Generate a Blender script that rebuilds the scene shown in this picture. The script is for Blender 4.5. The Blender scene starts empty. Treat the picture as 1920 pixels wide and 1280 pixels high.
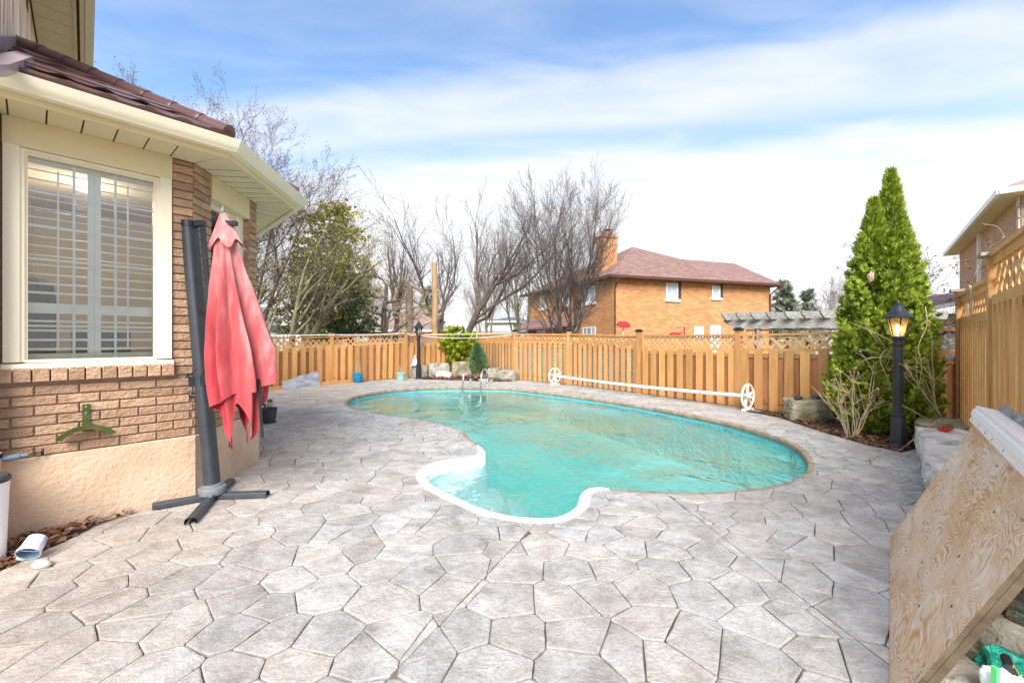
import bpy, bmesh, math, random
import numpy as np
from mathutils import Vector, Matrix, noise as mnoise
from mathutils.geometry import delaunay_2d_cdt

R = math.radians
SC = bpy.context.scene
COL = SC.collection
# ------------------------------------------------------------------ camera
F, HZ, CH = 800.0, 637.0, 1.65          # focal length in photo pixels, horizon row, eye height
cam = bpy.data.cameras.new('camera')
cam.sensor_width = 36.0
cam.lens = F / 1920 * 36
cam.shift_y = (HZ - 640) / 1920
cam.clip_start = 0.05
cam.clip_end = 3000
camo = bpy.data.objects.new('camera', cam)
COL.objects.link(camo)
camo.location = (0, 0, CH)
camo.rotation_euler = (R(90), 0, 0)
SC.camera = camo
# ------------------------------------------------------------------ sky and sun
SUN_EL, SUN_AZ = 41.0, 184.0            # azimuth clockwise from +Y: behind the camera
world = bpy.data.worlds.new('World')
SC.world = world
world.use_nodes = True
wn, wl = world.node_tree.nodes, world.node_tree.links
wn.clear()


def wnode(t, **kw):
    n = wn.new(t)
    for k, v in kw.items():
        if k.startswith('i_'):
            n.inputs[int(k[2:])].default_value = v
        else:
            setattr(n, k, v)
    return n


sky = wnode('ShaderNodeTexSky', sky_type='NISHITA')
sky.sun_disc = False
sky.sun_elevation = R(SUN_EL)
sky.sun_rotation = R(SUN_AZ)
sky.air_density = 1.0
sky.dust_density = 0.25
sky.ozone_density = 2.2
tc = wnode('ShaderNodeTexCoord')
sep = wnode('ShaderNodeSeparateXYZ')
wl.new(tc.outputs['Generated'], sep.inputs[0])


def wmath(op, a, b=None, c=None):
    n = wnode('ShaderNodeMath', operation=op)
    for i, v in enumerate((a, b, c)):
        if v is None:
            continue
        if isinstance(v, (int, float)):
            n.inputs[i].default_value = v
        else:
            wl.new(v, n.inputs[i])
    return n.outputs[0]


zz = wmath('MAXIMUM', sep.outputs[2], 0.03)
uu = wmath('DIVIDE', sep.outputs[0], zz)
vv = wmath('DIVIDE', sep.outputs[1], zz)
comb = wnode('ShaderNodeCombineXYZ')
wl.new(uu, comb.inputs[0])
wl.new(vv, comb.inputs[1])
rot = wnode('ShaderNodeMapping')
rot.inputs['Rotation'].default_value = (0, 0, R(23.5))
rot.inputs['Scale'].default_value = (0.42, 1.0, 1)
wl.new(comb.outputs[0], rot.inputs[0])
# slow noise that bends the cirrus bands, fine noise that frays them
nz1 = wnode('ShaderNodeTexNoise')
nz1.inputs['Scale'].default_value = 1.1
nz1.inputs['Detail'].default_value = 3
wl.new(rot.outputs[0], nz1.inputs['Vector'])
nz2 = wnode('ShaderNodeTexNoise')
nz2.inputs['Scale'].default_value = 3.2
nz2.inputs['Detail'].default_value = 5
nz2.inputs['Roughness'].default_value = 0.55
nz2.inputs['Distortion'].default_value = 0.35
wl.new(rot.outputs[0], nz2.inputs['Vector'])
sep2 = wnode('ShaderNodeSeparateXYZ')
wl.new(rot.outputs[0], sep2.inputs[0])
w0 = wmath('MULTIPLY_ADD', nz1.outputs[0], 0.46, sep2.outputs[1])
w1 = wmath('MULTIPLY_ADD', nz2.outputs[0], 0.24, w0)
wmap = wnode('ShaderNodeMapRange')
wmap.inputs[1].default_value = -3.5
wmap.inputs[2].default_value = 3.5
wl.new(wmath('SUBTRACT', w1, 0.42), wmap.inputs[0])
ramp = wnode('ShaderNodeValToRGB')
ramp.color_ramp.interpolation = 'EASE'


def wpos(w):
    return (w + 3.5) / 7.0


stops = [(-3.3, 1.0), (-2.6, .75), (-2.1, .35), (-1.6, .85), (-1.1, .3), (-.5, .7), (0.1, .25), (.55, .55), (.9, .12), (1.22, .08), (1.5, .62), (1.72, .68), (1.93, .30), (2.28, .86), (2.75, .97)]
els = ramp.color_ramp.elements
while len(els) < len(stops):
    els.new(0.5)
for e, (w, v) in zip(els, stops):
    e.position = wpos(w)
    e.color = (v, v, v, 1)
wl.new(wmap.outputs[0], ramp.inputs[0])
# frayed wisps added to the bands, and the milky air low over the horizon
wisp = wmath('MULTIPLY', wmath('SUBTRACT', nz2.outputs[0], 0.47), 0.8)
cl = wmath('ADD', ramp.outputs[0], wisp)
hz = wnode('ShaderNodeMapRange')
hz.interpolation_type = 'SMOOTHSTEP'
hz.inputs[1].default_value = 0.46
hz.inputs[2].default_value = 0.10
hz.inputs[3].default_value = 0.0
hz.inputs[4].default_value = 1.0
wl.new(sep.outputs[2], hz.inputs[0])
cl = wmath('MINIMUM', wmath('MAXIMUM', wmath('MAXIMUM', cl, hz.outputs[0]), 0.04), 1.0)
bg_sky = wnode('ShaderNodeBackground')
bg_sky.inputs[1].default_value = 0.11
hsv = wnode('ShaderNodeHueSaturation')
hsv.inputs['Saturation'].default_value = 1.08
wl.new(sky.outputs[0], hsv.inputs['Color'])
wl.new(hsv.outputs[0], bg_sky.inputs[0])
bg_cl = wnode('ShaderNodeBackground')
bg_cl.inputs[0].default_value = (0.97, 0.98, 1.0, 1)
bg_cl.inputs[1].default_value = 0.39
wmix = wnode('ShaderNodeMixShader')
wl.new(cl, wmix.inputs[0])
wl.new(bg_sky.outputs[0], wmix.inputs[1])
wl.new(bg_cl.outputs[0], wmix.inputs[2])
wo = wnode('ShaderNodeOutputWorld')
wl.new(wmix.outputs[0], wo.inputs[0])

sun = bpy.data.lights.new('sun', 'SUN')
sun.energy = 2.5
sun.angle = R(40)
sun.color = (1.0, 0.965, 0.92)
suno = bpy.data.objects.new('sun', sun)
COL.objects.link(suno)
sd = Vector((math.sin(R(SUN_AZ)) * math.cos(R(SUN_EL)), math.cos(R(SUN_AZ)) * math.cos(R(SUN_EL)), math.sin(R(SUN_EL))))
suno.rotation_euler = (-sd).to_track_quat('-Z', 'Y').to_euler()
suno.location = sd * 40
SC.view_settings.view_transform = 'Standard'
SC.view_settings.look = 'None'
SC.view_settings.gamma = 1
SC.view_settings.exposure = 1.5
SC.cycles.use_denoising = True
SC.cycles.max_bounces = 8
SC.cycles.transparent_max_bounces = 16


# ------------------------------------------------------------------ helpers
def G(px, py, z=0.0):
    """point of the plane of height z under a pixel of the survey photograph"""
    d = (z - CH) * F / (HZ - py)
    return Vector(((px - 960) / F * d, d, z))


def At(px, py, d):
    return Vector(((px - 960) / F * d, d, CH + (HZ - py) / F * d))


def V(*a):
    return Vector(a)


class MB:
    def __init__(s):
        s.v = []
        s.f = []

    def add(s, vs, fs):
        o = len(s.v)
        s.v.extend([tuple(p) for p in vs])
        s.f.extend([tuple(i + o for i in f) for f in fs])
        return s

    def box(s, c, size, dx=None, dy=None, dz=None):
        dx = dx or Vector((1, 0, 0)); dz = dz or Vector((0, 0, 1)); dy = dy or dz.cross(dx)
        c = Vector(c); a, b, h = size[0] / 2, size[1] / 2, size[2] / 2
        vs = [c + dx * (a * i) + dy * (b * j) + dz * (h * k) for k in (-1, 1) for j in (-1, 1) for i in (-1, 1)]
        return s.add(vs, [(0, 2, 3, 1), (4, 5, 7, 6), (0, 1, 5, 4), (2, 6, 7, 3), (0, 4, 6, 2), (1, 3, 7, 5)])

    def bar(s, a, b, w, h, up=None):
        a, b = Vector(a), Vector(b)
        d = b - a; L = d.length; d = d / L
        up = up or Vector((0, 0, 1))
        y = up.cross(d)
        if y.length < 1e-4:
            y = Vector((1, 0, 0)).cross(d)
        y.normalize()
        return s.box((a + b) / 2, (L, w, h), d, y, d.cross(y))

    def tube(s, pts, rad, n=6, cap=True):
        pts = [Vector(p) for p in pts]
        if not isinstance(rad, (list, tuple)):
            rad = [rad] * len(pts)
        vs, fs = [], []
        t0 = (pts[1] - pts[0]).normalized()
        ref = Vector((0, 0, 1)) if abs(t0.z) < .9 else Vector((1, 0, 0))
        x = t0.cross(ref).normalized()
        for i, p in enumerate(pts):
            t = (pts[min(i + 1, len(pts) - 1)] - pts[max(i - 1, 0)])
            if t.length < 1e-9:
                t = t0
            t = t.normalized()
            x = x - t * x.dot(t)
            if x.length < 1e-6:
                x = t.orthogonal()
            x.normalize()
            y = t.cross(x)
            for k in range(n):
                a = 2 * math.pi * k / n
                vs.append(p + x * (math.cos(a) * rad[i]) + y * (math.sin(a) * rad[i]))
        for i in range(len(pts) - 1):
            for k in range(n):
                k2 = (k + 1) % n
                fs.append((i * n + k, i * n + k2, (i + 1) * n + k2, (i + 1) * n + k))
        if cap:
            fs.append(tuple(range(n - 1, -1, -1)))
            e = (len(pts) - 1) * n
            fs.append(tuple(range(e, e + n)))
        return s.add(vs, fs)

    def lathe(s, c, prof, n=16, cap=True, sx=1.0, rot=0.0):
        c = Vector(c); vs, fs = [], []
        for r, z in prof:
            for k in range(n):
                a = 2 * math.pi * k / n + rot
                vs.append(c + Vector((r * math.cos(a) * sx, r * math.sin(a), z)))
        for i in range(len(prof) - 1):
            for k in range(n):
                k2 = (k + 1) % n
                fs.append((i * n + k, i * n + k2, (i + 1) * n + k2, (i + 1) * n + k))
        if cap:
            fs.append(tuple(range(n - 1, -1, -1)))
            e = (len(prof) - 1) * n
            fs.append(tuple(range(e, e + n)))
        return s.add(vs, fs)

    def prism(s, poly, z0, z1):
        n = len(poly)
        vs = [(p[0], p[1], z0) for p in poly] + [(p[0], p[1], z1) for p in poly]
        fs = [tuple(range(n - 1, -1, -1)), tuple(range(n, 2 * n))]
        fs += [(i, (i + 1) % n, n + (i + 1) % n, n + i) for i in range(n)]
        return s.add(vs, fs)

    def ico(s, c, size, sub=2, amp=0.2, freq=1.5, seed=0, flat=None, rotz=0):
        bm = bmesh.new()
        bmesh.ops.create_icosphere(bm, subdivisions=sub, radius=1)
        vs = []
        cz, sz = math.cos(rotz), math.sin(rotz)
        for v in bm.verts:
            p = v.co.copy()
            if flat:   # push towards a block
                m = max(abs(p.x), abs(p.y), abs(p.z))
                p = p.lerp(p / m, flat)
            q = p * freq + Vector((seed * 7.3, seed * 3.1, seed * 1.7))
            p = p * (1 + amp * (mnoise.noise(q) + .5 * mnoise.noise(q * 2.3)))
            x, y, z = p.x * size[0], p.y * size[1], p.z * size[2]
            vs.append((c[0] + x * cz - y * sz, c[1] + x * sz + y * cz, c[2] + z))
        fs = [tuple(v.index for v in f.verts) for f in bm.faces]
        bm.free()
        return s.add(vs, fs)

    def build(s, name, mat, parent=None, smooth=False, kind=None, label=None):
        off = Vector((0, 0, 0))
        q = parent
        while q is not None:
            off += q.location
            q = q.parent
        me = bpy.data.meshes.new(name)
        vs = s.v if off.length == 0 else [(v[0] - off.x, v[1] - off.y, v[2] - off.z) for v in s.v]
        me.from_pydata(vs, [], s.f)
        if smooth:
            me.polygons.foreach_set('use_smooth', [True] * len(me.polygons))
            if smooth != 'all':
                try:
                    me.set_sharp_from_angle(angle=R(smooth if isinstance(smooth, (int, float)) and smooth > 1 else 40))
                except Exception:
                    pass
        me.update()
        o = bpy.data.objects.new(name, me)
        COL.objects.link(o)
        o.parent = parent
        if mat:
            me.materials.append(mat)
        if kind:
            o['kind'] = kind
        if label:
            o['label'] = label
        return o


def thing(name, label, cat, loc, group=None):
    o = bpy.data.objects.new(name, None)
    o.empty_display_size = .2
    COL.objects.link(o)
    o.location = loc
    o['label'] = label
    o['category'] = cat
    if group:
        o['group'] = group
    return o


def tag(o, label, cat, group=None):
    o['label'] = label
    o['category'] = cat
    if group:
        o['group'] = group
    return o


def inst(name, me, parent, loc, rotz=0.0, rot=None, scale=None):
    """a piece that shares its mesh; loc in world space, parents are only translated"""
    o = bpy.data.objects.new(name, me)
    COL.objects.link(o)
    o.parent = parent
    off = Vector((0, 0, 0))
    q = parent
    while q is not None:
        off += q.location
        q = q.parent
    o.location = Vector(loc) - off
    if rot is not None:
        o.rotation_euler = rot
    else:
        o.rotation_euler = (0, 0, rotz)
    if scale:
        o.scale = scale
    return o


def mesh(name, vs, fs, mat, smooth=False):
    me = bpy.data.meshes.new(name)
    me.from_pydata([tuple(v) for v in vs], [], fs)
    if mat:
        me.materials.append(mat)
    if smooth:
        me.polygons.foreach_set('use_smooth', [True] * len(me.polygons))
    me.update()
    return me


# ------------------------------------------------------------------ materials
class NT:
    def __init__(s, name):
        s.m = bpy.data.materials.new(name)
        s.m.use_nodes = True
        s.n = s.m.node_tree.nodes
        s.l = s.m.node_tree.links
        s.n.clear()
        s.out = s.n.new('ShaderNodeOutputMaterial')

    def node(s, t, **kw):
        n = s.n.new(t)
        for k, v in kw.items():
            setattr(n, k, v)
        return n

    def put(s, sock, v):
        if hasattr(v, 'is_output') or hasattr(v, 'links'):
            s.l.new(v, sock)
        else:
            if isinstance(v, (tuple, list)) and len(v) == 3 and sock.type == 'RGBA':
                v = (*v, 1)
            sock.default_value = v

    def math(s, op, a, b=None, c=None):
        n = s.node('ShaderNodeMath', operation=op)
        for i, v in enumerate((a, b, c)):
            if v is not None:
                s.put(n.inputs[i], v)
        return n.outputs[0]

    def vmul(s, vec, k):
        n = s.node('ShaderNodeVectorMath', operation='MULTIPLY')
        s.put(n.inputs[0], vec)
        s.put(n.inputs[1], k)
        return n.outputs[0]

    def vadd(s, a, b):
        n = s.node('ShaderNodeVectorMath', operation='ADD')
        s.put(n.inputs[0], a)
        s.put(n.inputs[1], b)
        return n.outputs[0]

    def dot(s, a, b):
        n = s.node('ShaderNodeVectorMath', operation='DOT_PRODUCT')
        s.put(n.inputs[0], a)
        s.put(n.inputs[1], b)
        return n.outputs['Value']

    def noise(s, vec, scale, detail=4, rough=.55, dist=0.0):
        n = s.node('ShaderNodeTexNoise')
        s.put(n.inputs['Vector'], vec)
        n.inputs['Scale'].default_value = scale
        n.inputs['Detail'].default_value = detail
        n.inputs['Roughness'].default_value = rough
        n.inputs['Distortion'].default_value = dist
        return n.outputs[0]

    def ramp(s, fac, stops, interp='LINEAR'):
        n = s.node('ShaderNodeValToRGB')
        n.color_ramp.interpolation = interp
        e = n.color_ramp.elements
        while len(e) < len(stops):
            e.new(.5)
        for el, (p, c) in zip(e, stops):
            el.position = p
            el.color = (*c, 1) if len(c) == 3 else c
        s.put(n.inputs[0], fac)
        return n.outputs[0]

    def mix(s, fac, a, b, blend='MIX'):
        n = s.node('ShaderNodeMix', data_type='RGBA', blend_type=blend)
        s.put(n.inputs[0], fac)
        s.put(n.inputs[6], a)
        s.put(n.inputs[7], b)
        return n.outputs[2]

    def rand(s):
        g = s.node('ShaderNodeNewGeometry')
        o = s.node('ShaderNodeObjectInfo')
        return s.math('FRACT', s.math('ADD', g.outputs['Random Per Island'], o.outputs['Random']))

    def pos(s):
        return s.node('ShaderNodeNewGeometry').outputs['Position']

    def bump(s, h, strength, dist=.02):
        n = s.node('ShaderNodeBump')
        n.inputs['Strength'].default_value = strength
        n.inputs['Distance'].default_value = dist
        s.put(n.inputs['Height'], h)
        return n.outputs[0]

    def principled(s, col, rough=.8, normal=None, metal=0.0, spec=.3, **kw):
        p = s.node('ShaderNodeBsdfPrincipled')
        s.put(p.inputs['Base Color'], col)
        s.put(p.inputs['Roughness'], rough)
        s.put(p.inputs['Metallic'], metal)
        s.put(p.inputs['Specular IOR Level'], spec)
        for k, v in kw.items():
            s.put(p.inputs[k.replace('_', ' ')], v)
        if normal is not None:
            s.l.new(normal, p.inputs['Normal'])
        s.l.new(p.outputs[0], s.out.inputs[0])
        return p


def S(r, g, b):
    """an sRGB 0-255 triple as linear colour"""
    f = lambda c: (c / 255 / 12.92) if c <= 10.3 else ((c / 255 + .055) / 1.055) ** 2.4
    return (f(r), f(g), f(b))


def pm(name, cols, scale=5.0, rough=.8, bump=.25, bscale=60.0, stretch=(1, 1, 1), metal=0.0, spec=.3, var=.18, detail=5, hue=None, dist=.01, **kw):
    """mottled procedural material in world space, offset and toned per piece"""
    t = NT(name)
    rnd = t.rand()
    p = t.vmul(t.pos(), tuple(stretch))
    off = t.node('ShaderNodeCombineXYZ')
    t.put(off.inputs[0], t.math('MULTIPLY', rnd, 13.0))
    t.put(off.inputs[1], t.math('MULTIPLY', rnd, 7.0))
    p = t.vadd(p, off.outputs[0])
    n = t.noise(p, scale, detail)
    k = len(cols)
    c = t.ramp(n, [(.3 + .4 * i / max(1, k - 1), cols[i]) for i in range(k)])
    if hue:   # second tone some pieces lean to
        c = t.mix(t.math('MULTIPLY', t.math('POWER', rnd, 1.5), .9), c, hue)
    v = t.math('MULTIPLY_ADD', rnd, 2 * var, 1 - var)
    r2 = t.math('FRACT', t.math('MULTIPLY', rnd, 7.31))
    v = t.math('MULTIPLY_ADD', r2, 2 * var, 1 - var) if hue else v
    c = t.mix(1.0, c, v, 'MULTIPLY')
    nb = t.bump(t.noise(p, bscale, 4), bump, dist) if bump else None
    t.principled(c, rough, nb, metal, spec, **kw)
    return t.m


def glassy(name, tint=(1, 1, 1), ior=1.5, rough=.0, boost=1.0, gloss=(1, 1, 1)):
    t = NT(name)
    tr = t.node('ShaderNodeBsdfTransparent'); t.put(tr.inputs[0], tint)
    gl = t.node('ShaderNodeBsdfGlossy'); gl.inputs['Roughness'].default_value = rough; t.put(gl.inputs[0], gloss)
    wv = t.noise(t.pos(), 1.2, 2)
    t.l.new(t.bump(wv, .25, .01), gl.inputs['Normal'])
    fr = t.node('ShaderNodeFresnel'); fr.inputs[0].default_value = ior
    mx = t.node('ShaderNodeMixShader')
    t.put(mx.inputs[0], t.math('MINIMUM', t.math('MULTIPLY', fr.outputs[0], boost), 1.0))
    t.l.new(tr.outputs[0], mx.inputs[1]); t.l.new(gl.outputs[0], mx.inputs[2])
    t.l.new(mx.outputs[0], t.out.inputs[0])
    return t.m


def far_brick(name, d, c1, c2, mortar, bw=.26, bh=.085):
    t = NT(name)
    p = t.pos()
    cx = t.node('ShaderNodeCombineXYZ')
    t.put(cx.inputs[0], t.dot(p, (d[0], d[1], 0)))
    t.put(cx.inputs[1], t.dot(p, (0, 0, 1)))
    b = t.node('ShaderNodeTexBrick')
    t.l.new(cx.outputs[0], b.inputs['Vector'])
    b.inputs['Color1'].default_value = (*c1, 1)
    b.inputs['Color2'].default_value = (*c2, 1)
    b.inputs['Mortar'].default_value = (*mortar, 1)
    b.inputs['Scale'].default_value = 1
    b.inputs['Mortar Size'].default_value = .009
    b.inputs['Brick Width'].default_value = bw
    b.inputs['Row Height'].default_value = bh
    b.inputs['Bias'].default_value = -.1
    n = t.noise(p, 1.3, 5)
    c = t.mix(1.0, b.outputs[0], t.ramp(n, [(.25, (.82, .82, .82)), (.75, (1.1, 1.08, 1.05))]), 'MULTIPLY')
    t.principled(c, .9, t.bump(b.outputs['Fac'], -.5, .01), 0, .2)
    return t.m


def shingle(name, d, c1, c2):
    t = NT(name)
    p = t.pos()
    cx = t.node('ShaderNodeCombineXYZ')
    t.put(cx.inputs[0], t.dot(p, (d[0], d[1], 0)))
    t.put(cx.inputs[1], t.dot(p, (0, 0, 1)))
    b = t.node('ShaderNodeTexBrick')
    t.l.new(cx.outputs[0], b.inputs['Vector'])
    b.inputs['Color1'].default_value = (*c1, 1)
    b.inputs['Color2'].default_value = (*c2, 1)
    b.inputs['Mortar'].default_value = (*[x * .6 for x in c1], 1)
    b.inputs['Scale'].default_value = 1
    b.inputs['Mortar Size'].default_value = .006
    b.inputs['Brick Width'].default_value = .33
    b.inputs['Row Height'].default_value = .075
    n = t.noise(p, 2.1, 6)
    c = t.mix(1.0, b.outputs[0], t.ramp(n, [(.25, (.85, .83, .83)), (.75, (1.15, 1.12, 1.1))]), 'MULTIPLY')
    t.principled(c, .95, t.bump(t.noise(p, 30, 3), .3, .01), 0, .15)
    return t.m


MT = {}
FEN_F = MT['fence'] = pm('fence_stain', [S(184, 130, 74), S(202, 150, 90), S(212, 164, 106)], 3.0, .75, .3, 50, (6, 6, .5), var=.2, hue=S(188, 136, 88))
FEN_B = MT['fence_rear'] = pm('fence_stain_shade_toned', [S(160, 108, 66), S(178, 126, 82), S(188, 138, 96)], 3.0, .8, .3, 50, (6, 6, .5), var=.14)  # front stain darkened; the rear boards' shade is painted into the colour
MT['fence_near'] = pm('fence_stain_near', [S(194, 138, 80), S(214, 162, 102), S(224, 178, 122)], 4.0, .75, .4, 60, (7, 7, .5), var=.12)
MT['grey_wood'] = pm('weathered_grey_wood', [S(120, 118, 112), S(150, 148, 142), S(176, 174, 168)], 4, .9, .4, 50, (2, 2, 6), var=.15)
MT['lat_pale'] = pm('lattice_pale', [S(196, 150, 100), S(214, 172, 124)], 8, .8, .2, 60, var=.12)
MT['brick'] = pm('rock_face_brick', [S(168, 134, 106), S(190, 156, 126), S(204, 174, 144)], 9, .9, .9, 26, (1, 1, 1.6), var=.15, hue=S(176, 140, 114), dist=.03)
MT['mortar'] = pm('mortar', [S(150, 124, 110), S(170, 144, 128)], 10, .95, .5, 90)
MT['parging'] = pm('foundation_parging', [S(196, 166, 138), S(212, 184, 156), S(222, 198, 172)], 1.4, .92, .6, 26, var=0.02, dist=.02)
MT['cream'] = pm('cream_aluminium', [S(226, 208, 168), S(234, 218, 182)], 1.5, .5, .05, 30, var=.02)
MT['cream2'] = pm('cream_capping', [S(240, 228, 200), S(246, 236, 212)], 1.5, .45, .05, 30, var=.02)
MT['soffit'] = pm('cream_soffit', [S(226, 212, 176), S(232, 220, 188)], 2, .55, .35, 120, var=.03)
MT['slot'] = pm('dark_slot', [S(96, 84, 66), S(112, 98, 78)], 9, .9, 0)
MT['white'] = pm('white_paint', [S(240, 240, 238), S(248, 248, 246)], 2, .4, .05, 40, var=.02)
MT['ivory'] = pm('ivory_shutter', [S(246, 244, 236), S(250, 248, 242)], 2, .45, .05, 40, var=.02)
MT['roofmetal'] = pm('brown_roof_metal', [S(88, 62, 62), S(104, 74, 74)], 3, .32, .08, 60, var=.06, spec=.6)
MT['glass'] = glassy('window_glass', (.95, .97, .96), 1.5, .0, 1.7)
MT['fglass'] = glassy('far_glass', (.3, .34, .38), 1.5, .0, 2.0)
MT['room'] = pm('room_wall', [S(216, 202, 178), S(224, 210, 188)], 1, .9, 0, var=.03)
MT['roomdark'] = pm('room_furniture', [S(60, 48, 44), S(76, 62, 56)], 2, .6, 0)
MT['charcoal'] = pm('charcoal_powder_coat', [S(50, 54, 60), S(62, 66, 72)], 8, .45, .1, 200, var=.05, spec=.5)
MT['hub'] = pm('grey_plastic_hub', [S(104, 108, 112), S(124, 128, 132)], 8, .5, .05, 80, var=.05)
MT['black'] = pm('black_paint', [S(26, 30, 36), S(40, 44, 52)], 6, .35, .06, 60, var=.06, spec=.5)
MT['pot'] = pm('dark_grey_pot', [S(62, 62, 66), S(76, 76, 80)], 6, .55, .05, 60)
MT['steel'] = pm('stainless_steel', [(.75, .74, .72), (.82, .82, .8)], 6, .18, 0, metal=1.0, var=.02)
MT['galv'] = pm('painted_tube', [S(222, 218, 208), S(234, 232, 226)], 6, .35, .03, 60, var=.02)
MT['ivoryplastic'] = pm('ivory_plastic', [S(226, 218, 200), S(238, 232, 218)], 6, .45, .03, 60, var=.03)
MT['limestone'] = pm('limestone', [S(118, 112, 96), S(154, 148, 134), S(180, 175, 164)], 5, .92, .9, 14, var=.06, dist=.04)
MT['limepale'] = pm('pale_limestone', [S(176, 170, 158), S(214, 210, 202), S(230, 228, 222)], 4, .92, .9, 11, (1, 1, 3), var=.05, dist=.04)
MT['mossrock'] = pm('mossy_rock', [S(96, 92, 60), S(146, 138, 112), S(180, 172, 150)], 4, .95, .9, 16, var=.05, dist=.04)
MT['darkrock'] = pm('dark_wet_stone', [S(46, 50, 56), S(76, 82, 90)], 9, .5, .3, 30)
MT['pebble'] = pm('pebble', [S(190, 180, 164), S(214, 206, 192)], 12, .8, .2, 50, var=.2)
MT['leaf'] = pm('dry_leaves', [S(96, 62, 44), S(140, 98, 72), S(176, 136, 106)], 8, .9, .1, 60, var=.35, hue=S(84, 54, 42))
MT['soil'] = pm('bed_soil', [S(62, 48, 38), S(88, 70, 56), S(112, 92, 76)], 9, .95, .8, 40)
MT['bark'] = pm('grey_bark', [S(86, 74, 64), S(118, 104, 92), S(142, 130, 116)], 9, .95, .6, 26, (1, 1, .35), var=.05, dist=.03)
MT['barkdark'] = pm('dark_bark', [S(70, 62, 58), S(96, 86, 80), S(116, 105, 98)], 9, .95, .6, 26, (1, 1, .35), var=.05, dist=.03)
MT['barkgreen'] = pm('greenish_bark', [S(112, 104, 78), S(142, 134, 108), S(160, 152, 130)], 7, .95, .6, 26, (1, 1, .35), var=.05, dist=.03)
MT['twig'] = pm('twigs', [S(84, 74, 70), S(112, 100, 94)], 5, .9, 0, var=.2)
MT['twigpale'] = pm('pale_twigs', [S(176, 156, 126), S(204, 184, 154)], 5, .9, 0, var=.15)
MT['twigfar'] = pm('hazed_twigs', [S(150, 140, 138), S(176, 168, 166)], 3, .95, 0, var=.1)  # paler than the near twigs, distance haze carried in the colour
MT['deadwood'] = pm('bare_dead_wood', [S(142, 126, 110), S(188, 150, 110), S(150, 136, 120)], 4, .9, .6, 20, (1, 1, .25), dist=.03)
MT['cedar'] = pm('cedar_foliage', [S(78, 106, 28), S(124, 148, 42), S(164, 178, 60)], 2.6, .75, 0, var=.42, hue=S(154, 164, 54))
MT['cypress'] = pm('yellow_green_foliage', [S(104, 124, 20), S(146, 160, 32), S(172, 178, 48)], 4, .75, 0, var=.35)
MT['juniper'] = pm('blue_green_foliage', [S(74, 104, 66), S(98, 128, 84), S(120, 148, 100)], 5, .8, 0, var=.35)
MT['pine'] = pm('pine_foliage', [S(138, 144, 70), S(170, 172, 96), S(188, 186, 116)], 1.2, .8, 0, var=.3, hue=S(184, 174, 102))
MT['farpine'] = pm('hazed_spruce_foliage', [S(138, 144, 128), S(158, 162, 146)], 2, .9, 0, var=.25)  # paled and greyed: distance haze is mixed into the foliage colour
MT['fade'] = None


def stone_mat():
    t = NT('stamped_concrete')
    rnd = t.rand()
    p = t.pos()
    off = t.node('ShaderNodeCombineXYZ')
    t.put(off.inputs[0], t.math('MULTIPLY', rnd, 31.0))
    t.put(off.inputs[1], t.math('MULTIPLY', rnd, 17.0))
    q = t.vadd(p, off.outputs[0])
    n1 = t.noise(q, 4.5, 7, .62, .4)
    c = t.ramp(n1, [(.28, S(136, 134, 130)), (.43, S(164, 162, 158)), (.58, S(182, 180, 177)), (.76, S(197, 196, 194))])
    # slabs that lean to tan, and the release-powder tint that lingers by the house
    tan = t.mix(t.noise(q, 3.0, 5), S(178, 154, 128), S(206, 188, 164))
    c = t.mix(t.math('MULTIPLY', t.math('POWER', rnd, 2.0), .18), c, tan)
    big = t.ramp(t.noise(p, .55, 3), [(.42, (0, 0, 0)), (.68, (1, 1, 1))])
    c = t.mix(t.math('MULTIPLY', big, .2), c, tan)
    edge = t.math('ADD', t.dot(p, (-.36, -.10, 0)), t.math('MULTIPLY', t.noise(p, 1.1, 4), .9))
    c = t.mix(t.ramp(edge, [(.75, (0, 0, 0)), (1.0, (.3, .3, .3))]), c, t.mix(t.noise(q, 6.0, 5), S(150, 124, 100), S(200, 178, 150)))
    # dark scuffs and veins
    vein = t.ramp(t.noise(q, 7, 8, .7, 1.6), [(.46, (1, 1, 1)), (.5, (.74, .73, .72)), (.54, (1, 1, 1))])
    c = t.mix(.75, c, vein, 'MULTIPLY')
    sp = t.ramp(t.noise(q, 55, 4, .6), [(.3, (.84, .83, .82)), (.55, (1.03, 1.03, 1.03))])
    c = t.mix(.8, c, sp, 'MULTIPLY')
    v = t.math('MULTIPLY_ADD', t.math('FRACT', t.math('MULTIPLY', rnd, 5.17)), .22, .88)
    c = t.mix(1.0, c, v, 'MULTIPLY')
    stain = t.ramp(t.noise(p, .8, 6, .62, .6), [(.32, (.84, .83, .82)), (.55, (1.03, 1.03, 1.03))])
    c = t.mix(.9, c, stain, 'MULTIPLY')
    h = t.math('ADD', t.math('MULTIPLY', t.noise(q, 5.5, 8, .6, .8), 1.0), t.math('MULTIPLY', t.noise(q, 45, 5), .18))
    t.principled(c, .72, t.bump(h, .7, .04), 0, .35)
    return t.m


MT['stone'] = stone_mat()
MT['joint'] = pm('joint_concrete', [S(78, 71, 64), S(98, 90, 82), S(124, 115, 106)], 3, .95, .4, 80)
MT['coping'] = pm('coping_edge', [S(128, 112, 92), S(156, 140, 118), S(172, 158, 138)], 6, .85, .5, 50)
MT['fibreglass'] = pm('white_fibreglass', [S(238, 238, 236), S(244, 244, 242)], 2, .28, .02, 30, var=.01, spec=.5)


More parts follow.
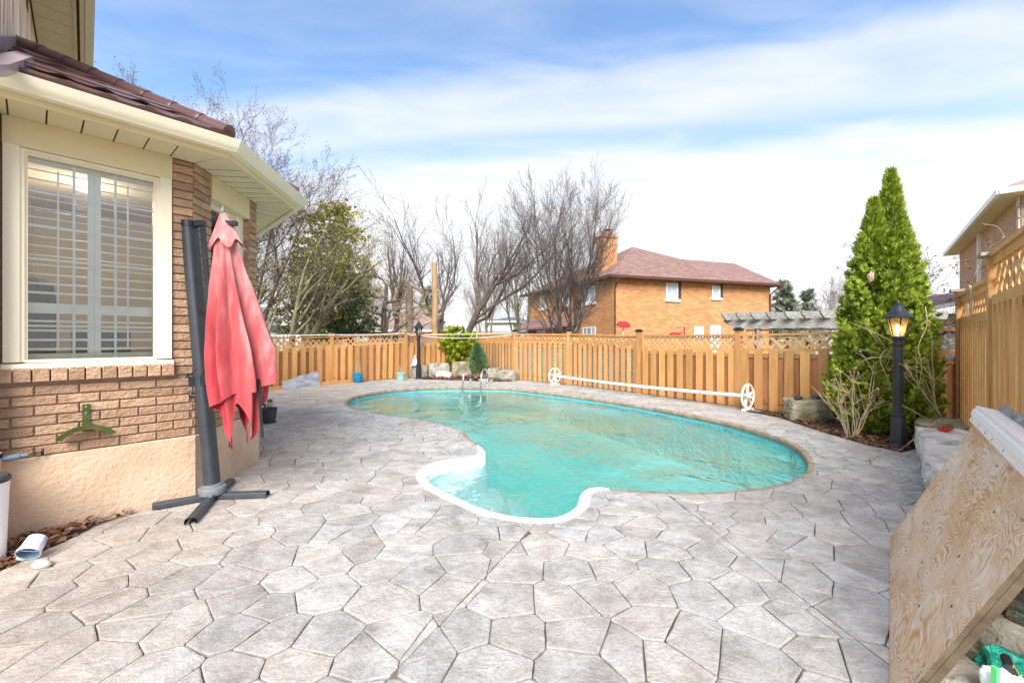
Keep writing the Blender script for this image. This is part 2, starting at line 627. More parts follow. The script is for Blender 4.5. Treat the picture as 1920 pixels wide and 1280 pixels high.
def liner_mat():
    t = NT('pool_liner')
    p = t.pos()
    n = t.noise(p, 1.2, 4)
    c = t.ramp(n, [(.3, S(196, 232, 226)), (.7, S(222, 244, 236))])
    band = t.dot(p, (0, 0, 1))
    k = t.ramp(t.math('MULTIPLY_ADD', band, 1.0, 1.0), [(.775, (0, 0, 0)), (.785, (1, 1, 1))])
    c = t.mix(k, c, S(120, 194, 210))     # blue waterline band printed on the liner
    t.principled(c, .5, None, 0, .3)
    return t.m


MT['liner'] = liner_mat()


def water_mat():
    t = NT('pool_water')
    p = t.pos()
    w = t.vmul(p, (1.0, .6, 1))
    a = t.noise(w, 2.6, 3, .5, .6)
    b = t.noise(w, 9.0, 3, .5, .6)
    # calm and ruffled areas
    calm = t.ramp(t.noise(p, .42, 2), [(.38, (.25, .25, .25)), (.6, (1, 1, 1))])
    h = t.math('MULTIPLY', t.math('ADD', a, t.math('MULTIPLY', b, .42)), calm)
    nb = t.bump(h, .62, .12)
    tr = t.node('ShaderNodeBsdfTransparent'); t.put(tr.inputs[0], (.95, 1, 1))
    gl = t.node('ShaderNodeBsdfGlossy'); gl.inputs['Roughness'].default_value = .02; t.put(gl.inputs[0], (.84, .96, .97))
    t.l.new(nb, gl.inputs['Normal'])
    fr = t.node('ShaderNodeFresnel'); fr.inputs[0].default_value = 1.33
    t.l.new(nb, fr.inputs['Normal'])
    # slightly cloudy water: some of the light is scattered back by the water itself
    df = t.node('ShaderNodeBsdfDiffuse'); t.put(df.inputs[0], t.ramp(t.noise(p, .5, 3), [(.35, S(86, 186, 178)), (.65, S(134, 206, 190))]))
    cl_ = t.node('ShaderNodeMixShader'); cl_.inputs[0].default_value = .26
    t.l.new(tr.outputs[0], cl_.inputs[1]); t.l.new(df.outputs[0], cl_.inputs[2])
    mx = t.node('ShaderNodeMixShader')
    t.put(mx.inputs[0], t.math('MINIMUM', t.math('MULTIPLY', fr.outputs[0], 1.6), 1.0))
    t.l.new(cl_.outputs[0], mx.inputs[1]); t.l.new(gl.outputs[0], mx.inputs[2])
    t.l.new(mx.outputs[0], t.out.inputs[0])
    va = t.node('ShaderNodeVolumeAbsorption')
    va.inputs[0].default_value = (.02, .85, .80, 1)
    va.inputs[1].default_value = .22
    t.l.new(va.outputs[0], t.out.inputs[1])
    return t.m


MT['water'] = water_mat()

# ================================================================== pool outline and patio
def smooth_closed(pts, per=6):
    out = []
    n = len(pts)
    for i in range(n):
        p0, p1, p2, p3 = pts[i - 1], pts[i], pts[(i + 1) % n], pts[(i + 2) % n]
        for k in range(per):
            t = k / per
            out.append(.5 * ((2 * p1) + (p2 - p0) * t + (2 * p0 - 5 * p1 + 4 * p2 - p3) * t * t + (3 * p1 - p0 - 3 * p2 + p3) * t ** 3))
    return out


far_px = [(652, 750), (665, 742.5), (700, 735), (750, 729), (800, 726), (860, 725), (910, 726), (960, 727.5), (1050, 737.5), (1150, 751), (1250, 767.5), (1350, 787.5),
          (1425, 807.5), (1480, 827.5), (1510, 850), (1519, 871), (1513, 887), (1500, 897), (1450, 911), (1400, 917.5), (1340, 922.5), (1275, 923.5), (1200, 919.5), (1142, 917)]
step_px = [(1120, 918.5), (1108, 926), (1104, 937), (1100, 950), (1084, 964), (1055, 976), (1022, 979), (979, 977.5), (935, 971), (891, 959), (854, 942.5), (821, 927),
           (793, 910), (782, 893), (788.5, 881), (808, 869), (836.5, 862.7), (869, 859), (889, 855), (898, 848)]
left_px = [(893, 834), (879, 821), (862, 806), (840, 797.5), (810, 790.5), (765, 782.5), (715, 776.5), (680, 770), (657, 763), (647.5, 756.5)]
POOLC = [G(x, y).to_2d() for x, y in far_px + step_px + left_px]
POOL = smooth_closed(POOLC, 4)                        # counter-clockwise or not: fixed below


def area2(poly):
    return .5 * sum(a.x * b.y - b.x * a.y for a, b in zip(poly, poly[1:] + poly[:1]))


NSTEP0, NSTEP1 = len(far_px) - 1, len(far_px) + len(step_px)
step_idx = set(range(NSTEP0 * 4, NSTEP1 * 4 + 1))


def inside(poly, x, y):
    c = False
    j = len(poly) - 1
    for i in range(len(poly)):
        a, b = poly[i], poly[j]
        if (a[1] > y) != (b[1] > y) and x < (b[0] - a[0]) * (y - a[1]) / (b[1] - a[1]) + a[0]:
            c = not c
        j = i
    return c


# normals of the outline towards the water
sgn = 1 if area2(POOL) > 0 else -1


def inward(i):
    a, b = POOL[i - 1], POOL[(i + 1) % len(POOL)]
    d = (b - a).normalized()
    return Vector((-d.y, d.x)) * sgn


# yard coordinates of the house
dA = Vector((710, 800, 0)).normalized()
nA = Vector((dA.y, -dA.x, 0))
C1 = Vector((-3.333, 4.467, 0))
C2 = Vector((-3.49, 5.84, 0))
dB = (C2 - C1).normalized()
nB = Vector((dB.y, -dB.x, 0))
dC = Vector((-.69, .72, 0)).normalized()
nC = Vector((dC.y, -dC.x, 0))
W0 = C1 - dA * 1.45
C3 = C2 + dC * 2.4

PATIO = [p.to_2d() if len(p) == 3 else Vector(p) for p in [
    C1 - nA * .02, C2 - nB * .02, C3, V(-6.4, 9.5), V(-9.6, 12.4),
    G(470, 732), G(515, 728.2), G(621, 718.8), G(762, 708.5), G(800, 711), G(860, 712.5), G(905, 715), G(971, 711.5), G(1067, 721), G(1198, 737.6), G(1385, 763.1), G(1440, 772),
    G(1500, 796), G(1560, 815), G(1625, 834), G(1690, 848), G(1712, 842), V(6.2, 6.2), V(5.4, 5.1), V(4.75, 4.3), V(4.0, 3.35), V(2.9, 2.1), V(1.9, .6), V(1.9, -1.2), V(-4.2, -1.2), G(-30, 1084), G(60, 1042), G(130, 1010), G(190, 980), G(240, 966)]]
rng = random.Random(5)

# Voronoi cells on a jittered hexagonal grid
SP = .335
seeds = []
yy = -1.6
row = 0
while yy < 20:
    xx = -11 + (SP / 2 if row % 2 else 0)
    while xx < 9:
        seeds.append((xx + rng.uniform(-.125, .125), yy + rng.uniform(-.125, .125)))
        xx += SP
    yy += SP * .866
    row += 1
keep = []
for s in seeds:
    if inside(PATIO, *s) or any(inside(PATIO, s[0] + dx, s[1] + dy) for dx in (-.4, .4) for dy in (-.4, .4)):
        keep.append(s)
sa = np.array(seeds)


def clip(poly, nx, ny, c):     # keep nx*x+ny*y <= c
    out = []
    for i in range(len(poly)):
        a, b = poly[i], poly[(i + 1) % len(poly)]
        da, db = nx * a[0] + ny * a[1] - c, nx * b[0] + ny * b[1] - c
        if da <= 0:
            out.append(a)
        if da * db < 0:
            t = da / (da - db)
            out.append((a[0] + (b[0] - a[0]) * t, a[1] + (b[1] - a[1]) * t))
    return out


# straight saw cuts across the slab
cuts = []
for (a, b) in (((1003, 982), (718, 1280)), ((1256, 930), (1690, 1262)), ((1490, 828), (1700, 846)), ((560, 770), (648, 757))):
    p, q = G(*a), G(*b)
    d = (q - p)
    L = d.length
    d /= L
    cuts.append((p, d, L))


def cut_by(poly, p, d, L):
    n = (-d.y, d.x)
    c = n[0] * p.x + n[1] * p.y
    ds = [n[0] * v[0] + n[1] * v[1] - c for v in poly]
    if min(ds) > -1e-3 or max(ds) < 1e-3:
        return [poly]
    cx = sum(v[0] for v in poly) / len(poly); cy = sum(v[1] for v in poly) / len(poly)
    t = (cx - p.x) * d.x + (cy - p.y) * d.y
    if t < -.05 or t > L + .25:
        return [poly]
    return [q for q in (clip(poly, n[0], n[1], c), clip(poly, -n[0], -n[1], -c)) if len(q) >= 3]


def inset(poly, g):
    n = len(poly)
    cx = sum(v[0] for v in poly) / n; cy = sum(v[1] for v in poly) / n
    q = [tuple(v) for v in poly]
    for i in range(n):
        a, b = poly[i], poly[(i + 1) % n]
        ex, ey = b[0] - a[0], b[1] - a[1]
        L = math.hypot(ex, ey)
        if L < 1e-6:
            continue
        nx, ny = ey / L, -ex / L
        c = nx * a[0] + ny * a[1]
        if nx * cx + ny * cy > c:
            nx, ny, c = -nx, -ny, -c
        q = clip(q, nx, ny, c - g)
        if len(q) < 3:
            return []
    return q


def poly_sub(cell, keep_poly, hole):
    """cell ∩ keep_poly − hole, as boundary loops (via constrained Delaunay)"""
    vs = [Vector(v) for v in cell]
    faces = [list(range(len(cell)))]
    e = []
    tests = []
    for P in (keep_poly, hole):
        if P is None:
            continue
        o = len(vs)
        vs += [Vector((v[0], v[1])) for v in P]
        faces.append([o + i for i in range(len(P))])
    r = delaunay_2d_cdt(vs, [], faces, 0, 1e-5, True)
    ov, oe, of, ovs, oes, ofs = r
    ok = []
    for f, src in zip(of, ofs):
        if 0 not in src:
            continue
        cx = sum(ov[i].x for i in f) / len(f); cy = sum(ov[i].y for i in f) / len(f)
        if keep_poly is not None and not inside(keep_poly, cx, cy):
            continue
        if hole is not None and inside(hole, cx, cy):
            continue
        ok.append(f)
    ed = {}
    for f in ok:
        for i in range(len(f)):
            a, b = f[i], f[(i + 1) % len(f)]
            if (b, a) in ed:
                del ed[(b, a)]
            else:
                ed[(a, b)] = 1
    nxt = {a: b for a, b in ed}
    loops = []
    while nxt:
        s = next(iter(nxt))
        lp = [s]
        k = nxt.pop(s)
        while k != s and k in nxt:
            lp.append(k)
            k = nxt.pop(k)
        if len(lp) >= 3:
            loops.append([(ov[i].x, ov[i].y) for i in lp])
    return loops


def roughen(poly):
    out = []
    n = len(poly)
    for i in range(n):
        a, b = poly[i], poly[(i + 1) % n]
        L = math.hypot(b[0] - a[0], b[1] - a[1])
        out.append(a)
        if L > .1:
            k = 3 if L > .2 else 2
            nx, ny = (b[1] - a[1]) / L, -(b[0] - a[0]) / L
            for j in range(1, k):
                t = j / k + rng.uniform(-.06, .06)
                w = rng.uniform(-.005, .0015)
                out.append((a[0] + (b[0] - a[0]) * t + nx * w, a[1] + (b[1] - a[1]) * t + ny * w))
    # knock the sharp corners off
    res = []
    n = len(out)
    for i in range(n):
        p, a, q = out[i - 1], out[i], out[(i + 1) % n]
        la, lb = math.hypot(p[0] - a[0], p[1] - a[1]), math.hypot(q[0] - a[0], q[1] - a[1])
        if la > .06 and lb > .06:
            k = rng.uniform(.006, .016)
            res.append((a[0] + (p[0] - a[0]) / la * k, a[1] + (p[1] - a[1]) / la * k))
            res.append((a[0] + (q[0] - a[0]) / lb * k, a[1] + (q[1] - a[1]) / lb * k))
        else:
            res.append(a)
    return res


pool_np = np.array([(p.x, p.y) for p in POOL])
# hole for the slab: the pool, pushed out where the white step rim sits flush in the slab
stones = []
for s in keep:
    d2 = ((sa - np.array(s)) ** 2).sum(1)
    near = np.argsort(d2)[1:20]
    cell = [(s[0] - .9, s[1] - .9), (s[0] + .9, s[1] - .9), (s[0] + .9, s[1] + .9), (s[0] - .9, s[1] + .9)]
    for j in near:
        o = sa[j]
        nx, ny = o[0] - s[0], o[1] - s[1]
        c = (o[0] ** 2 + o[1] ** 2 - s[0] ** 2 - s[1] ** 2) / 2
        cell = clip(cell, nx, ny, c)
    pieces = [cell]
    for cu in cuts:
        pieces = [q for pc in pieces for q in cut_by(pc, *cu)]
    for pc in pieces:
        pc = inset(pc, rng.uniform(.002, .0036))
        if len(pc) < 3:
            continue
        cx = sum(v[0] for v in pc) / len(pc); cy = sum(v[1] for v in pc) / len(pc)
        r = max(math.hypot(v[0] - cx, v[1] - cy) for v in pc)
        pd = np.hypot(pool_np[:, 0] - cx, pool_np[:, 1] - cy).min()
        cross_pool = pd < r + .02
        if not cross_pool and inside(POOL, cx, cy):
            continue
        allin = all(inside(PATIO, *v) for v in pc)
        if cross_pool or not allin:
            loops = poly_sub(pc, None if allin else PATIO, [(p.x, p.y) for p in POOL] if cross_pool else None)
        else:
            loops = [pc]
        for lp in loops:
            A = abs(.5 * sum(lp[i][0] * lp[(i + 1) % len(lp)][1] - lp[(i + 1) % len(lp)][0] * lp[i][1] for i in range(len(lp))))
            if A < .0025:
                continue
            if not cross_pool and allin:
                lp = roughen(lp)
            if .5 * sum(lp[i][0] * lp[(i + 1) % len(lp)][1] - lp[(i + 1) % len(lp)][0] * lp[i][1] for i in range(len(lp))) < 0:
                lp = lp[::-1]
            stones.append((lp, A))

# base slab under the stones, with the pool cut out of it, and the ground sheet the same way
def sheet(name, outer, hole, z, mat):
    loops = None
    vs = [Vector((v[0], v[1])) for v in outer] + [Vector((v[0], v[1])) for v in hole]
    n, m = len(outer), len(hole)
    r = delaunay_2d_cdt(vs, [], [list(range(n)), [n + i for i in range(m)]], 0, 1e-5, True)
    ov, of = r[0], r[2]
    fs = []
    for f in of:
        cx = sum(ov[i].x for i in f) / len(f); cy = sum(ov[i].y for i in f) / len(f)
        if inside(outer, cx, cy) and not inside(hole, cx, cy):
            fs.append(tuple(f))
    b = MB()
    b.add([(v.x, v.y, z) for v in ov], fs)
    return b.build(name, mat)


def offset_pool(d):
    return [POOL[i] + inward(i) * d for i in range(len(POOL))]


ground = sheet('ground', [V(-400, -60), V(400, -60), V(400, 600), V(-400, 600)], offset_pool(-.02), -.06, pm('lawn_and_soil', [S(92, 98, 58), S(118, 116, 76), S(134, 122, 92)], 1.2, .95, .6, 30))
ground['kind'] = 'structure'
patio = sheet('patio', PATIO, offset_pool(-.003), -.012, MT['joint'])
patio['kind'] = 'structure'


def view_size(lp, A):
    cx = sum(v[0] for v in lp) / len(lp); cy = sum(v[1] for v in lp) / len(lp)
    if cy < .9 or abs(cx / cy) > 1.25 or CH / cy * F + HZ > 1330:
        return 0
    return A / cy ** 3


stones.sort(key=lambda s: -view_size(*s))
rest = MB()


def stone_geo(b, lp, z):
    n = len(lp)
    cx = sum(v[0] for v in lp) / n; cy = sum(v[1] for v in lp) / n
    r = sum(math.hypot(v[0] - cx, v[1] - cy) for v in lp) / n
    k = max(.8, 1 - .010 / max(r, .03))
    tx, ty = rng.uniform(-.004, .004), rng.uniform(-.004, .004)
    vs = [(v[0], v[1], -.02) for v in lp] + [(v[0], v[1], z - .0035) for v in lp]
    vs += [(cx + (v[0] - cx) * k, cy + (v[1] - cy) * k, z + tx * (v[0] - cx) + ty * (v[1] - cy)) for v in lp]
    fs = [tuple(range(2 * n, 3 * n))]
    for a in (0, n):
        fs += [(a + i, a + (i + 1) % n, a + n + (i + 1) % n, a + n + i) for i in range(n)]
    b.add(vs, fs)


for i, (lp, A) in enumerate(stones):
    z = rng.uniform(-.002, .0015)
    if i < 300 and view_size(lp, A) > 0:
        b = MB()
        stone_geo(b, lp, z)
        b.build('paving_stone', MT['stone'], patio)
    else:
        stone_geo(rest, lp, z)
rest.build('paving_stones_beyond', MT['stone'], patio, kind='stuff')

# ------------------------------------------------------------------ the pool
N = len(POOL)
pool = MB()
# wall of the basin (liner)
vs, fs = [], []
for i, p in enumerate(POOL):
    q = p + inward(i) * .012
    vs += [(q.x, q.y, -.085), (q.x, q.y, -2.6)]
for i in range(N):
    j = (i + 1) % N
    fs.append((2 * i, 2 * j, 2 * j + 1, 2 * i + 1))
pool.add(vs, fs)
# floor: heightfield, shallow at both ends and deep in the middle
deep = G(1010, 800).to_2d()
xs = np.arange(-5.2, 4.4, .16); ys = np.arange(3.4, 16.2, .16)
idx = {}
fv, ff = [], []
for a, x in enumerate(xs):
    for c, y in enumerate(ys):
        dd = math.hypot((x - deep.x) / 3.6, (y - deep.y) / 3.4)
        z = -.85 - 1.3 * math.exp(-dd * dd * 1.3)
        idx[a, c] = len(fv)
        fv.append((x, y, z))
for a in range(len(xs) - 1):
    for c in range(len(ys) - 1):
        x, y = xs[a] + .08, ys[c] + .08
        if inside(POOL, x, y) or np.hypot(pool_np[:, 0] - x, pool_np[:, 1] - y).min() < .26:
            ff.append((idx[a, c], idx[a + 1, c], idx[a + 1, c + 1], idx[a, c + 1]))
used = sorted({i for f in ff for i in f})
mp = {o: k for k, o in enumerate(used)}
pool.add([fv[i] for i in used], [tuple(mp[i] for i in f) for f in ff])
pool_o = pool.build('swimming_pool', MT['liner'], None, smooth='all')
pool_o['kind'] = 'structure'
# concrete lip of the deck around the water
lip = MB()
vs, fs = [], []
for i, p in enumerate(POOL):
    n = inward(i)
    prof = [(-.05, .0005), (.004, .001), (.022, -.006), (.028, -.03), (.026, -.10), (.0, -.11)]
    for o, z in prof:
        q = p + n * o
        vs.append((q.x, q.y, z))
k = 6
for i in range(N):
    if i in step_idx:
        continue
    j = (i + 1) % N
    for a in range(k - 1):
        fs.append((i * k + a, j * k + a, j * k + a + 1, i * k + a + 1))
lip.add(vs, fs)
lip.build('coping', MT['coping'], pool_o, smooth='all')
# white fibreglass step bay: rim and treads
rim = MB()
vs, fs = [], []
order = sorted(step_idx)
for w, i in enumerate(order):
    i = i % N
    p, n = POOL[i], inward(i)
    e = min(w, len(order) - 1 - w)
    f = min(1, (e + 1) / 6.0)
    wd = .105 * math.sqrt(f)
    prof = [(-.012, -.02), (-.012, .006), (.0, .009), (wd * .5, .010), (wd - .018, .006), (wd, -.008), (wd + .004, -.04), (wd + .012, -.16), (wd + .03, -.45), (wd + .05, -.9)]
    for o, z in prof:
        q = p + n * o
        vs.append((q.x, q.y, z))
k = 10
for i in range(len(order) - 1):
    for a in range(k - 1):
        fs.append((i * k + a, (i + 1) * k + a, (i + 1) * k + a + 1, i * k + a + 1))
fs += [tuple(range(k)), tuple(range((len(order) - 1) * k + k - 1, (len(order) - 1) * k - 1, -1))]
rim.add(vs, fs)
rim.build('step_rim', MT['fibreglass'], pool_o, smooth='all')
st_np = np.array([(POOL[i % N].x, POOL[i % N].y) for i in order[6:-6]])
# treads: height steps by distance from the back of the bay
mouth_a, mouth_b = POOL[order[3] % N], POOL[order[-4] % N]
back = G(830, 915).to_2d()
axis = ((mouth_a + mouth_b) / 2 - back).normalized()
tv, tf, tid = [], [], {}
gx = np.arange(-2.0, 2.2, .05); gy = np.arange(3.3, 7.6, .05)
for a, x in enumerate(gx):
    for c, y in enumerate(gy):
        s = (x - back.x) * axis.x + (y - back.y) * axis.y
        m = np.hypot(st_np[:, 0] - x, st_np[:, 1] - y).min()
        s = .55 * s + .75 * max(0, m - .1)
        def stp(e, s=s):
            t = max(0, min(1, (s - e) / .05))
            return t * t * (3 - 2 * t)
        z = -.30 - .24 * stp(.52) - .26 * stp(.95) - .3 * stp(1.4)
        tid[a, c] = len(tv)
        tv.append((x, y, z, s))
for a in range(len(gx) - 1):
    for c in range(len(gy) - 1):
        x, y = gx[a] + .025, gy[c] + .025
        if tv[tid[a, c]][3] < 1.45 and (inside(POOL, x, y)):
            tf.append((tid[a, c], tid[a + 1, c], tid[a + 1, c + 1], tid[a, c + 1]))
used = sorted({i for f in tf for i in f}); mp = {o: k for k, o in enumerate(used)}
trd = MB()
trd.add([tv[i][:3] for i in used], [tuple(mp[i] for i in f) for f in tf])
trd.build('step_treads', MT['fibreglass'], pool_o, smooth='all')
# water: closed body, its top 13 cm under the deck
wat = MB()
WL = -.135
ring = [POOL[i] + inward(i) * .016 for i in range(N)]
wat.add([(p.x, p.y, WL) for p in ring] + [(p.x, p.y, -2.55) for p in ring],
        [tuple(range(N)) if sgn > 0 else tuple(range(N - 1, -1, -1)), tuple(range(2 * N - 1, N - 1, -1)) if sgn > 0 else tuple(range(N, 2 * N))] + [((i, N + i, N + (i + 1) % N, (i + 1) % N) if sgn > 0 else ((i + 1) % N, N + (i + 1) % N, N + i, i)) for i in range(N)])
bm = bmesh.new()
wo_ = wat.build('pool_water', MT['water'])
bm.from_mesh(wo_.data)
bmesh.ops.triangulate(bm, faces=[f for f in bm.faces if len(f.verts) > 4])
bmesh.ops.recalc_face_normals(bm, faces=bm.faces)
bm.to_mesh(wo_.data); bm.free()
wo_['kind'] = 'structure'
# skimmer lid ring floating near the far side

# ================================================================== near house (left)
UP = Vector((0, 0, 1))
ZF, ZS = .655, 3.50           # top of foundation, soffit
house = thing('brick_house', 'tan brick house with octagonal bay, cream eaves and brown metal roof, at left edge', 'house', (C1.x, C1.y, 0))


def wpt(o, d, n, t, z, out=0.0):
    return o + d * t + n * out + UP * z


BR_CACHE = {}


def brick_mesh(L, H, mat, dep=.03):
    k = (round(L, 2), round(H, 3), mat.name)
    if k not in BR_CACHE:
        vs, fs = [], []
        c = .006
        for (ix, iy) in ((0, 0), (0, dep - c), (c, dep)):
            vs += [(ix, -iy, ix), (L - ix, -iy, ix), (L - ix, -iy, H - ix), (ix, -iy, H - ix)]
        for a in (0, 4):
            fs += [(a + i, a + (i + 1) % 4, a + 4 + (i + 1) % 4, a + 4 + i) for i in range(4)]
        fs.append((8, 9, 10, 11))
        BR_CACHE[k] = mesh('brick', vs, fs, mat)
    return BR_CACHE[k]


def lay(parent, o, d, n, t0, t1, z0, z1, BL=.27, BH=.0862, gap=.011, proud=.0, mat=None, bond=True, seed=1, phase=0.0):
    """courses of single bricks; d runs to the right seen from outside"""
    r = random.Random(seed)
    rz = math.atan2(d.y, d.x)
    k = 0
    z = z0
    while z + BH * .6 <= z1:
        h = min(BH, z1 - z) - gap
        t = t0 - (((k % 2) * .5 + phase) % 1) * BL if bond else t0
        while t < t1 - .01:
            a, b = max(t, t0), min(t + BL, t1)
            L = b - a - gap
            if L > .02:
                p = wpt(o, d, n, a + gap / 2, z + gap / 2, proud + r.uniform(-.003, .003))
                inst('brick', brick_mesh(L, h, mat or MT['brick']), parent, p, rz)
            t += BL
        z += BH
        k += 1


TW = 1.45
oA = W0                                # wall A, parameter t from W0 to C1 (=1.45)
GA0, GA1 = TW - 1.148, TW - .321       # glass
FA0, FA1 = TW - 1.285, TW - .185       # outside of the frame
wall = MB()
# mortar body of wall A around the window, 3 cm behind the brick faces
def slab(b, o, d, n, t0, t1, z0, z1, out, th):
    b.box(wpt(o, d, n, (t0 + t1) / 2, (z0 + z1) / 2, out - th / 2), (t1 - t0, th, z1 - z0), d, -n)
IN = -.022
slab(wall, oA, dA, nA, -.15, TW - .02, ZF, 1.29, IN, .2)
slab(wall, oA, dA, nA, -.15, FA0, 1.29, ZS, IN, .2)
slab(wall, oA, dA, nA, FA1, TW - .02, 1.29, ZS, IN, .2)
LB = (C2 - C1).length
slab(wall, C1, dB, nB, .0, .33, ZF, ZS, IN, .1)
slab(wall, C1, dB, nB, 1.18, LB, ZF, ZS, IN, .2)
slab(wall, C1, dB, nB, .33, 1.18, ZF, 1.29, IN, .2)
slab(wall, C1, dB, nB, .33, 1.18, 3.27, ZS, IN, .2)
slab(wall, C2, dC, nC, .02, 2.4, ZF, ZS, IN, .2)
wallo = wall.build('wall', MT['mortar'], house)
lay(wallo, oA, dA, nA, -.12, TW, ZF, 1.292, seed=3, phase=.3, proud=-.03)
lay(wallo, oA, dA, nA, -.12, FA0 - .004, 1.292, ZS, seed=4, phase=.1, proud=-.03)
lay(wallo, oA, dA, nA, FA1 + .004, TW, 1.292, ZS, BL=.19, bond=False, seed=5, proud=-.03)
lay(wallo, C1, dB, nB, .006, .325, ZF, ZS, BL=.32, bond=False, seed=6, proud=-.03)
lay(wallo, C1, dB, nB, 1.18, LB, ZF, ZS, BL=.2, bond=False, seed=7, proud=-.03)
lay(wallo, C1, dB, nB, .33, 1.175, ZF, 1.292, seed=8, proud=-.03)
# return of the far pier that faces the yard, beside the recessed window
pR = C1 + dB * 1.18
lay(wallo, pR - nB * .13, nB, -dB, 0, .125, 1.40, 3.27, BL=.13, bond=False, seed=9, proud=-.028)
# rowlock sill under the big window
rz = math.atan2(dA.y, dA.x)
t = FA0 - .05
while t < FA1 + .02:
    inst('brick', brick_mesh(.098, .118, MT['brick'], .07), wallo, wpt(oA, dA, nA, t, 1.294, -.02 + rng.uniform(-.003, .003)), rz)
    t += .107
# foundation
fnd = MB()
P = [W0 - dA * .5, C1, C2, C3]
prof = [(.022, -.03), (.022, ZF - .012), (.012, ZF - .003), (-.2, ZF - .003)]


def sweep(b, path, norms, prof, closed=False):
    """profile (out, z) along a polyline in plan with mitred corners"""
    vs, fs = [], []
    for i, p in enumerate(path):
        if i == 0:
            m = norms[0]
        elif i == len(path) - 1:
            m = norms[-1]
        else:
            m = (norms[i - 1] + norms[i]).normalized()
            m = m / m.dot(norms[i])
        for o, z in prof:
            q = p + m * o
            vs.append((q.x, q.y, z))
    k = len(prof)
    for i in range(len(path) - 1):
        for a in range(k - 1):
            fs.append((i * k + a, (i + 1) * k + a, (i + 1) * k + a + 1, i * k + a + 1))
    b.add(vs, fs)


norms = [nA, nB, nC]
sweep(fnd, P, norms, prof)
fnd.build('foundation', MT['parging'], house)
# eaves
OV = .455
EP = [W0 - dA * .35, C1, C2, C3]
gut = MB()
sweep(gut, EP, norms, [(OV, 3.66), (OV, 3.535), (OV + .085, 3.53), (OV + .10, 3.555), (OV + .118, 3.575), (OV + .122, 3.60), (OV + .135, 3.625), (OV + .14, 3.645), (OV + .128, 3.648), (OV + .125, 3.63), (OV + .02, 3.62)])
gut.build('gutter', MT['cream2'], house, smooth=35)
fas = MB()
sweep(fas, EP, norms, [(OV - .045, 3.512), (OV - .045, 3.485), (OV - .005, 3.482), (OV + .0, 3.50), (OV + .002, 3.54)])
fas.build('fascia', MT['cream'], house, smooth=35)


def mitre(i, o):
    m = (norms[i] + norms[i + 1]).normalized()
    m = m / m.dot(norms[i])
    return EP[i + 1] + m * o


soff = MB()
sweep(soff, EP, norms, [(-.1, ZS + .022), (OV, ZS + .022)])
soffo = soff.build('soffit', MT['slot'], house)


def soffit_run(start, end, d, n, pitch, m0, m1, jog):
    L = (end - start).length
    lo, hi = 0.0, L
    ts = []
    t = jog
    while t < hi - .05:
        ts.append(t)
        t += pitch
    cuts_ = [lo] + ts + [hi]
    for a, b in zip(cuts_, cuts_[1:]):
        g = .006 if d is dA else .011
        pa, pb = start + d * (a + g), start + d * (b - g)
        qa = pa + n * OV if (a > lo or m0 is None) else m0
        qb = pb + n * OV if (b < hi or m1 is None) else m1
        b_ = MB()
        vs = [(p.x, p.y, z) for z in (ZS, ZS + .012) for p in (pa, pb, qb, qa)]
        b_.add(vs, [(0, 1, 2, 3), (7, 6, 5, 4), (0, 4, 5, 1), (1, 5, 6, 2), (2, 6, 7, 3), (3, 7, 4, 0)])
        b_.build('soffit_panel', MT['soffit'], soffo)


soffit_run(EP[0], EP[1], dA, nA, .212, None, mitre(0, OV), .12)
soffit_run(EP[1], EP[2], dB, nB, .185, mitre(0, OV), mitre(1, OV), .17)
soffit_run(EP[2], EP[3], dC, nC, .26, mitre(1, OV), None, .2)


# window of wall A
def window(nm, o, d, n, f0, f1, g0, g1, zb, zt, rec, cols, rows, headtop, sill=True):
    w = MB()
    # frame with stepped profile: outer casing, inner stop
    zc0, zc1 = zb - .055, zt + .05
    for (a, b) in ((f0, g0 - .045), (g1 + .045, f1)):
        if b - a > .01:
            slab(w, o, d, n, a, b, zb - .02, zc1, -rec + .022, .12)
    for (a, b) in ((g0 - .045, g0 - .018), (g1 + .018, g1 + .045)):
        slab(w, o, d, n, a, b, zb - .02, zc1 - .004, -rec + .006, .1)
    for (a, b) in ((g0 - .018, g0), (g1, g1 + .018)):
        slab(w, o, d, n, a, b, zb - .02, zt + .018, -rec - .012, .08)
    slab(w, o, d, n, g0, g1, zt, zt + .018, -rec - .012, .08)
    slab(w, o, d, n, g0 - .018, g1 + .018, zt + .018, zt + .046, -rec + .004, .09)
    slab(w, o, d, n, g0 - .018, g1 + .018, zb - .028, zb, -rec + .004, .09)
    wo2 = w.build('window_frame', MT['cream2'], house)
    if sill:
        s = MB()
        s.add([wpt(o, d, n, a, z, q) for a in (f0 - .01, f1 + .012) for (q, z) in ((-.12, zb - .028), (-rec + .03, zb - .034), (.045, zb - .058), (.045, zb - .085), (-.1, zb - .085))],
              [(0, 1, 6, 5), (1, 2, 7, 6), (2, 3, 8, 7), (3, 4, 9, 8), (0, 5, 9, 4), (0, 4, 3, 2, 1), (5, 6, 7, 8, 9)])
        s.build('sill', MT['cream2'], wo2)
    hd = MB()
    slab(hd, o, d, n, f0 - .003, f1 + .003, zc1, headtop, .0 if rec > .05 else -rec + .028, .12)
    hd.build('header_board', MT['cream'], wo2)
    # glass
    p = MB()
    slab(p, o, d, n, g0, g1, zb, zt, -rec - .045, .004)
    p.build('glass_pane', MT['glass'], wo2)
    # grille bars between the panes
    for i in range(1, cols):
        m = MB(); tt = g0 + (g1 - g0) * i / cols
        slab(m, o, d, n, tt - .009, tt + .009, zb, zt, -rec - .054, .008)
        m.build('muntin', MT['white'], wo2)
    for i in range(1, rows):
        m = MB(); zz_ = zb + (zt - zb) * i / rows
        slab(m, o, d, n, g0, g1, zz_ - .008, zz_ + .008, -rec - .0535, .007)
        m.build('muntin', MT['white'], wo2)
    return wo2


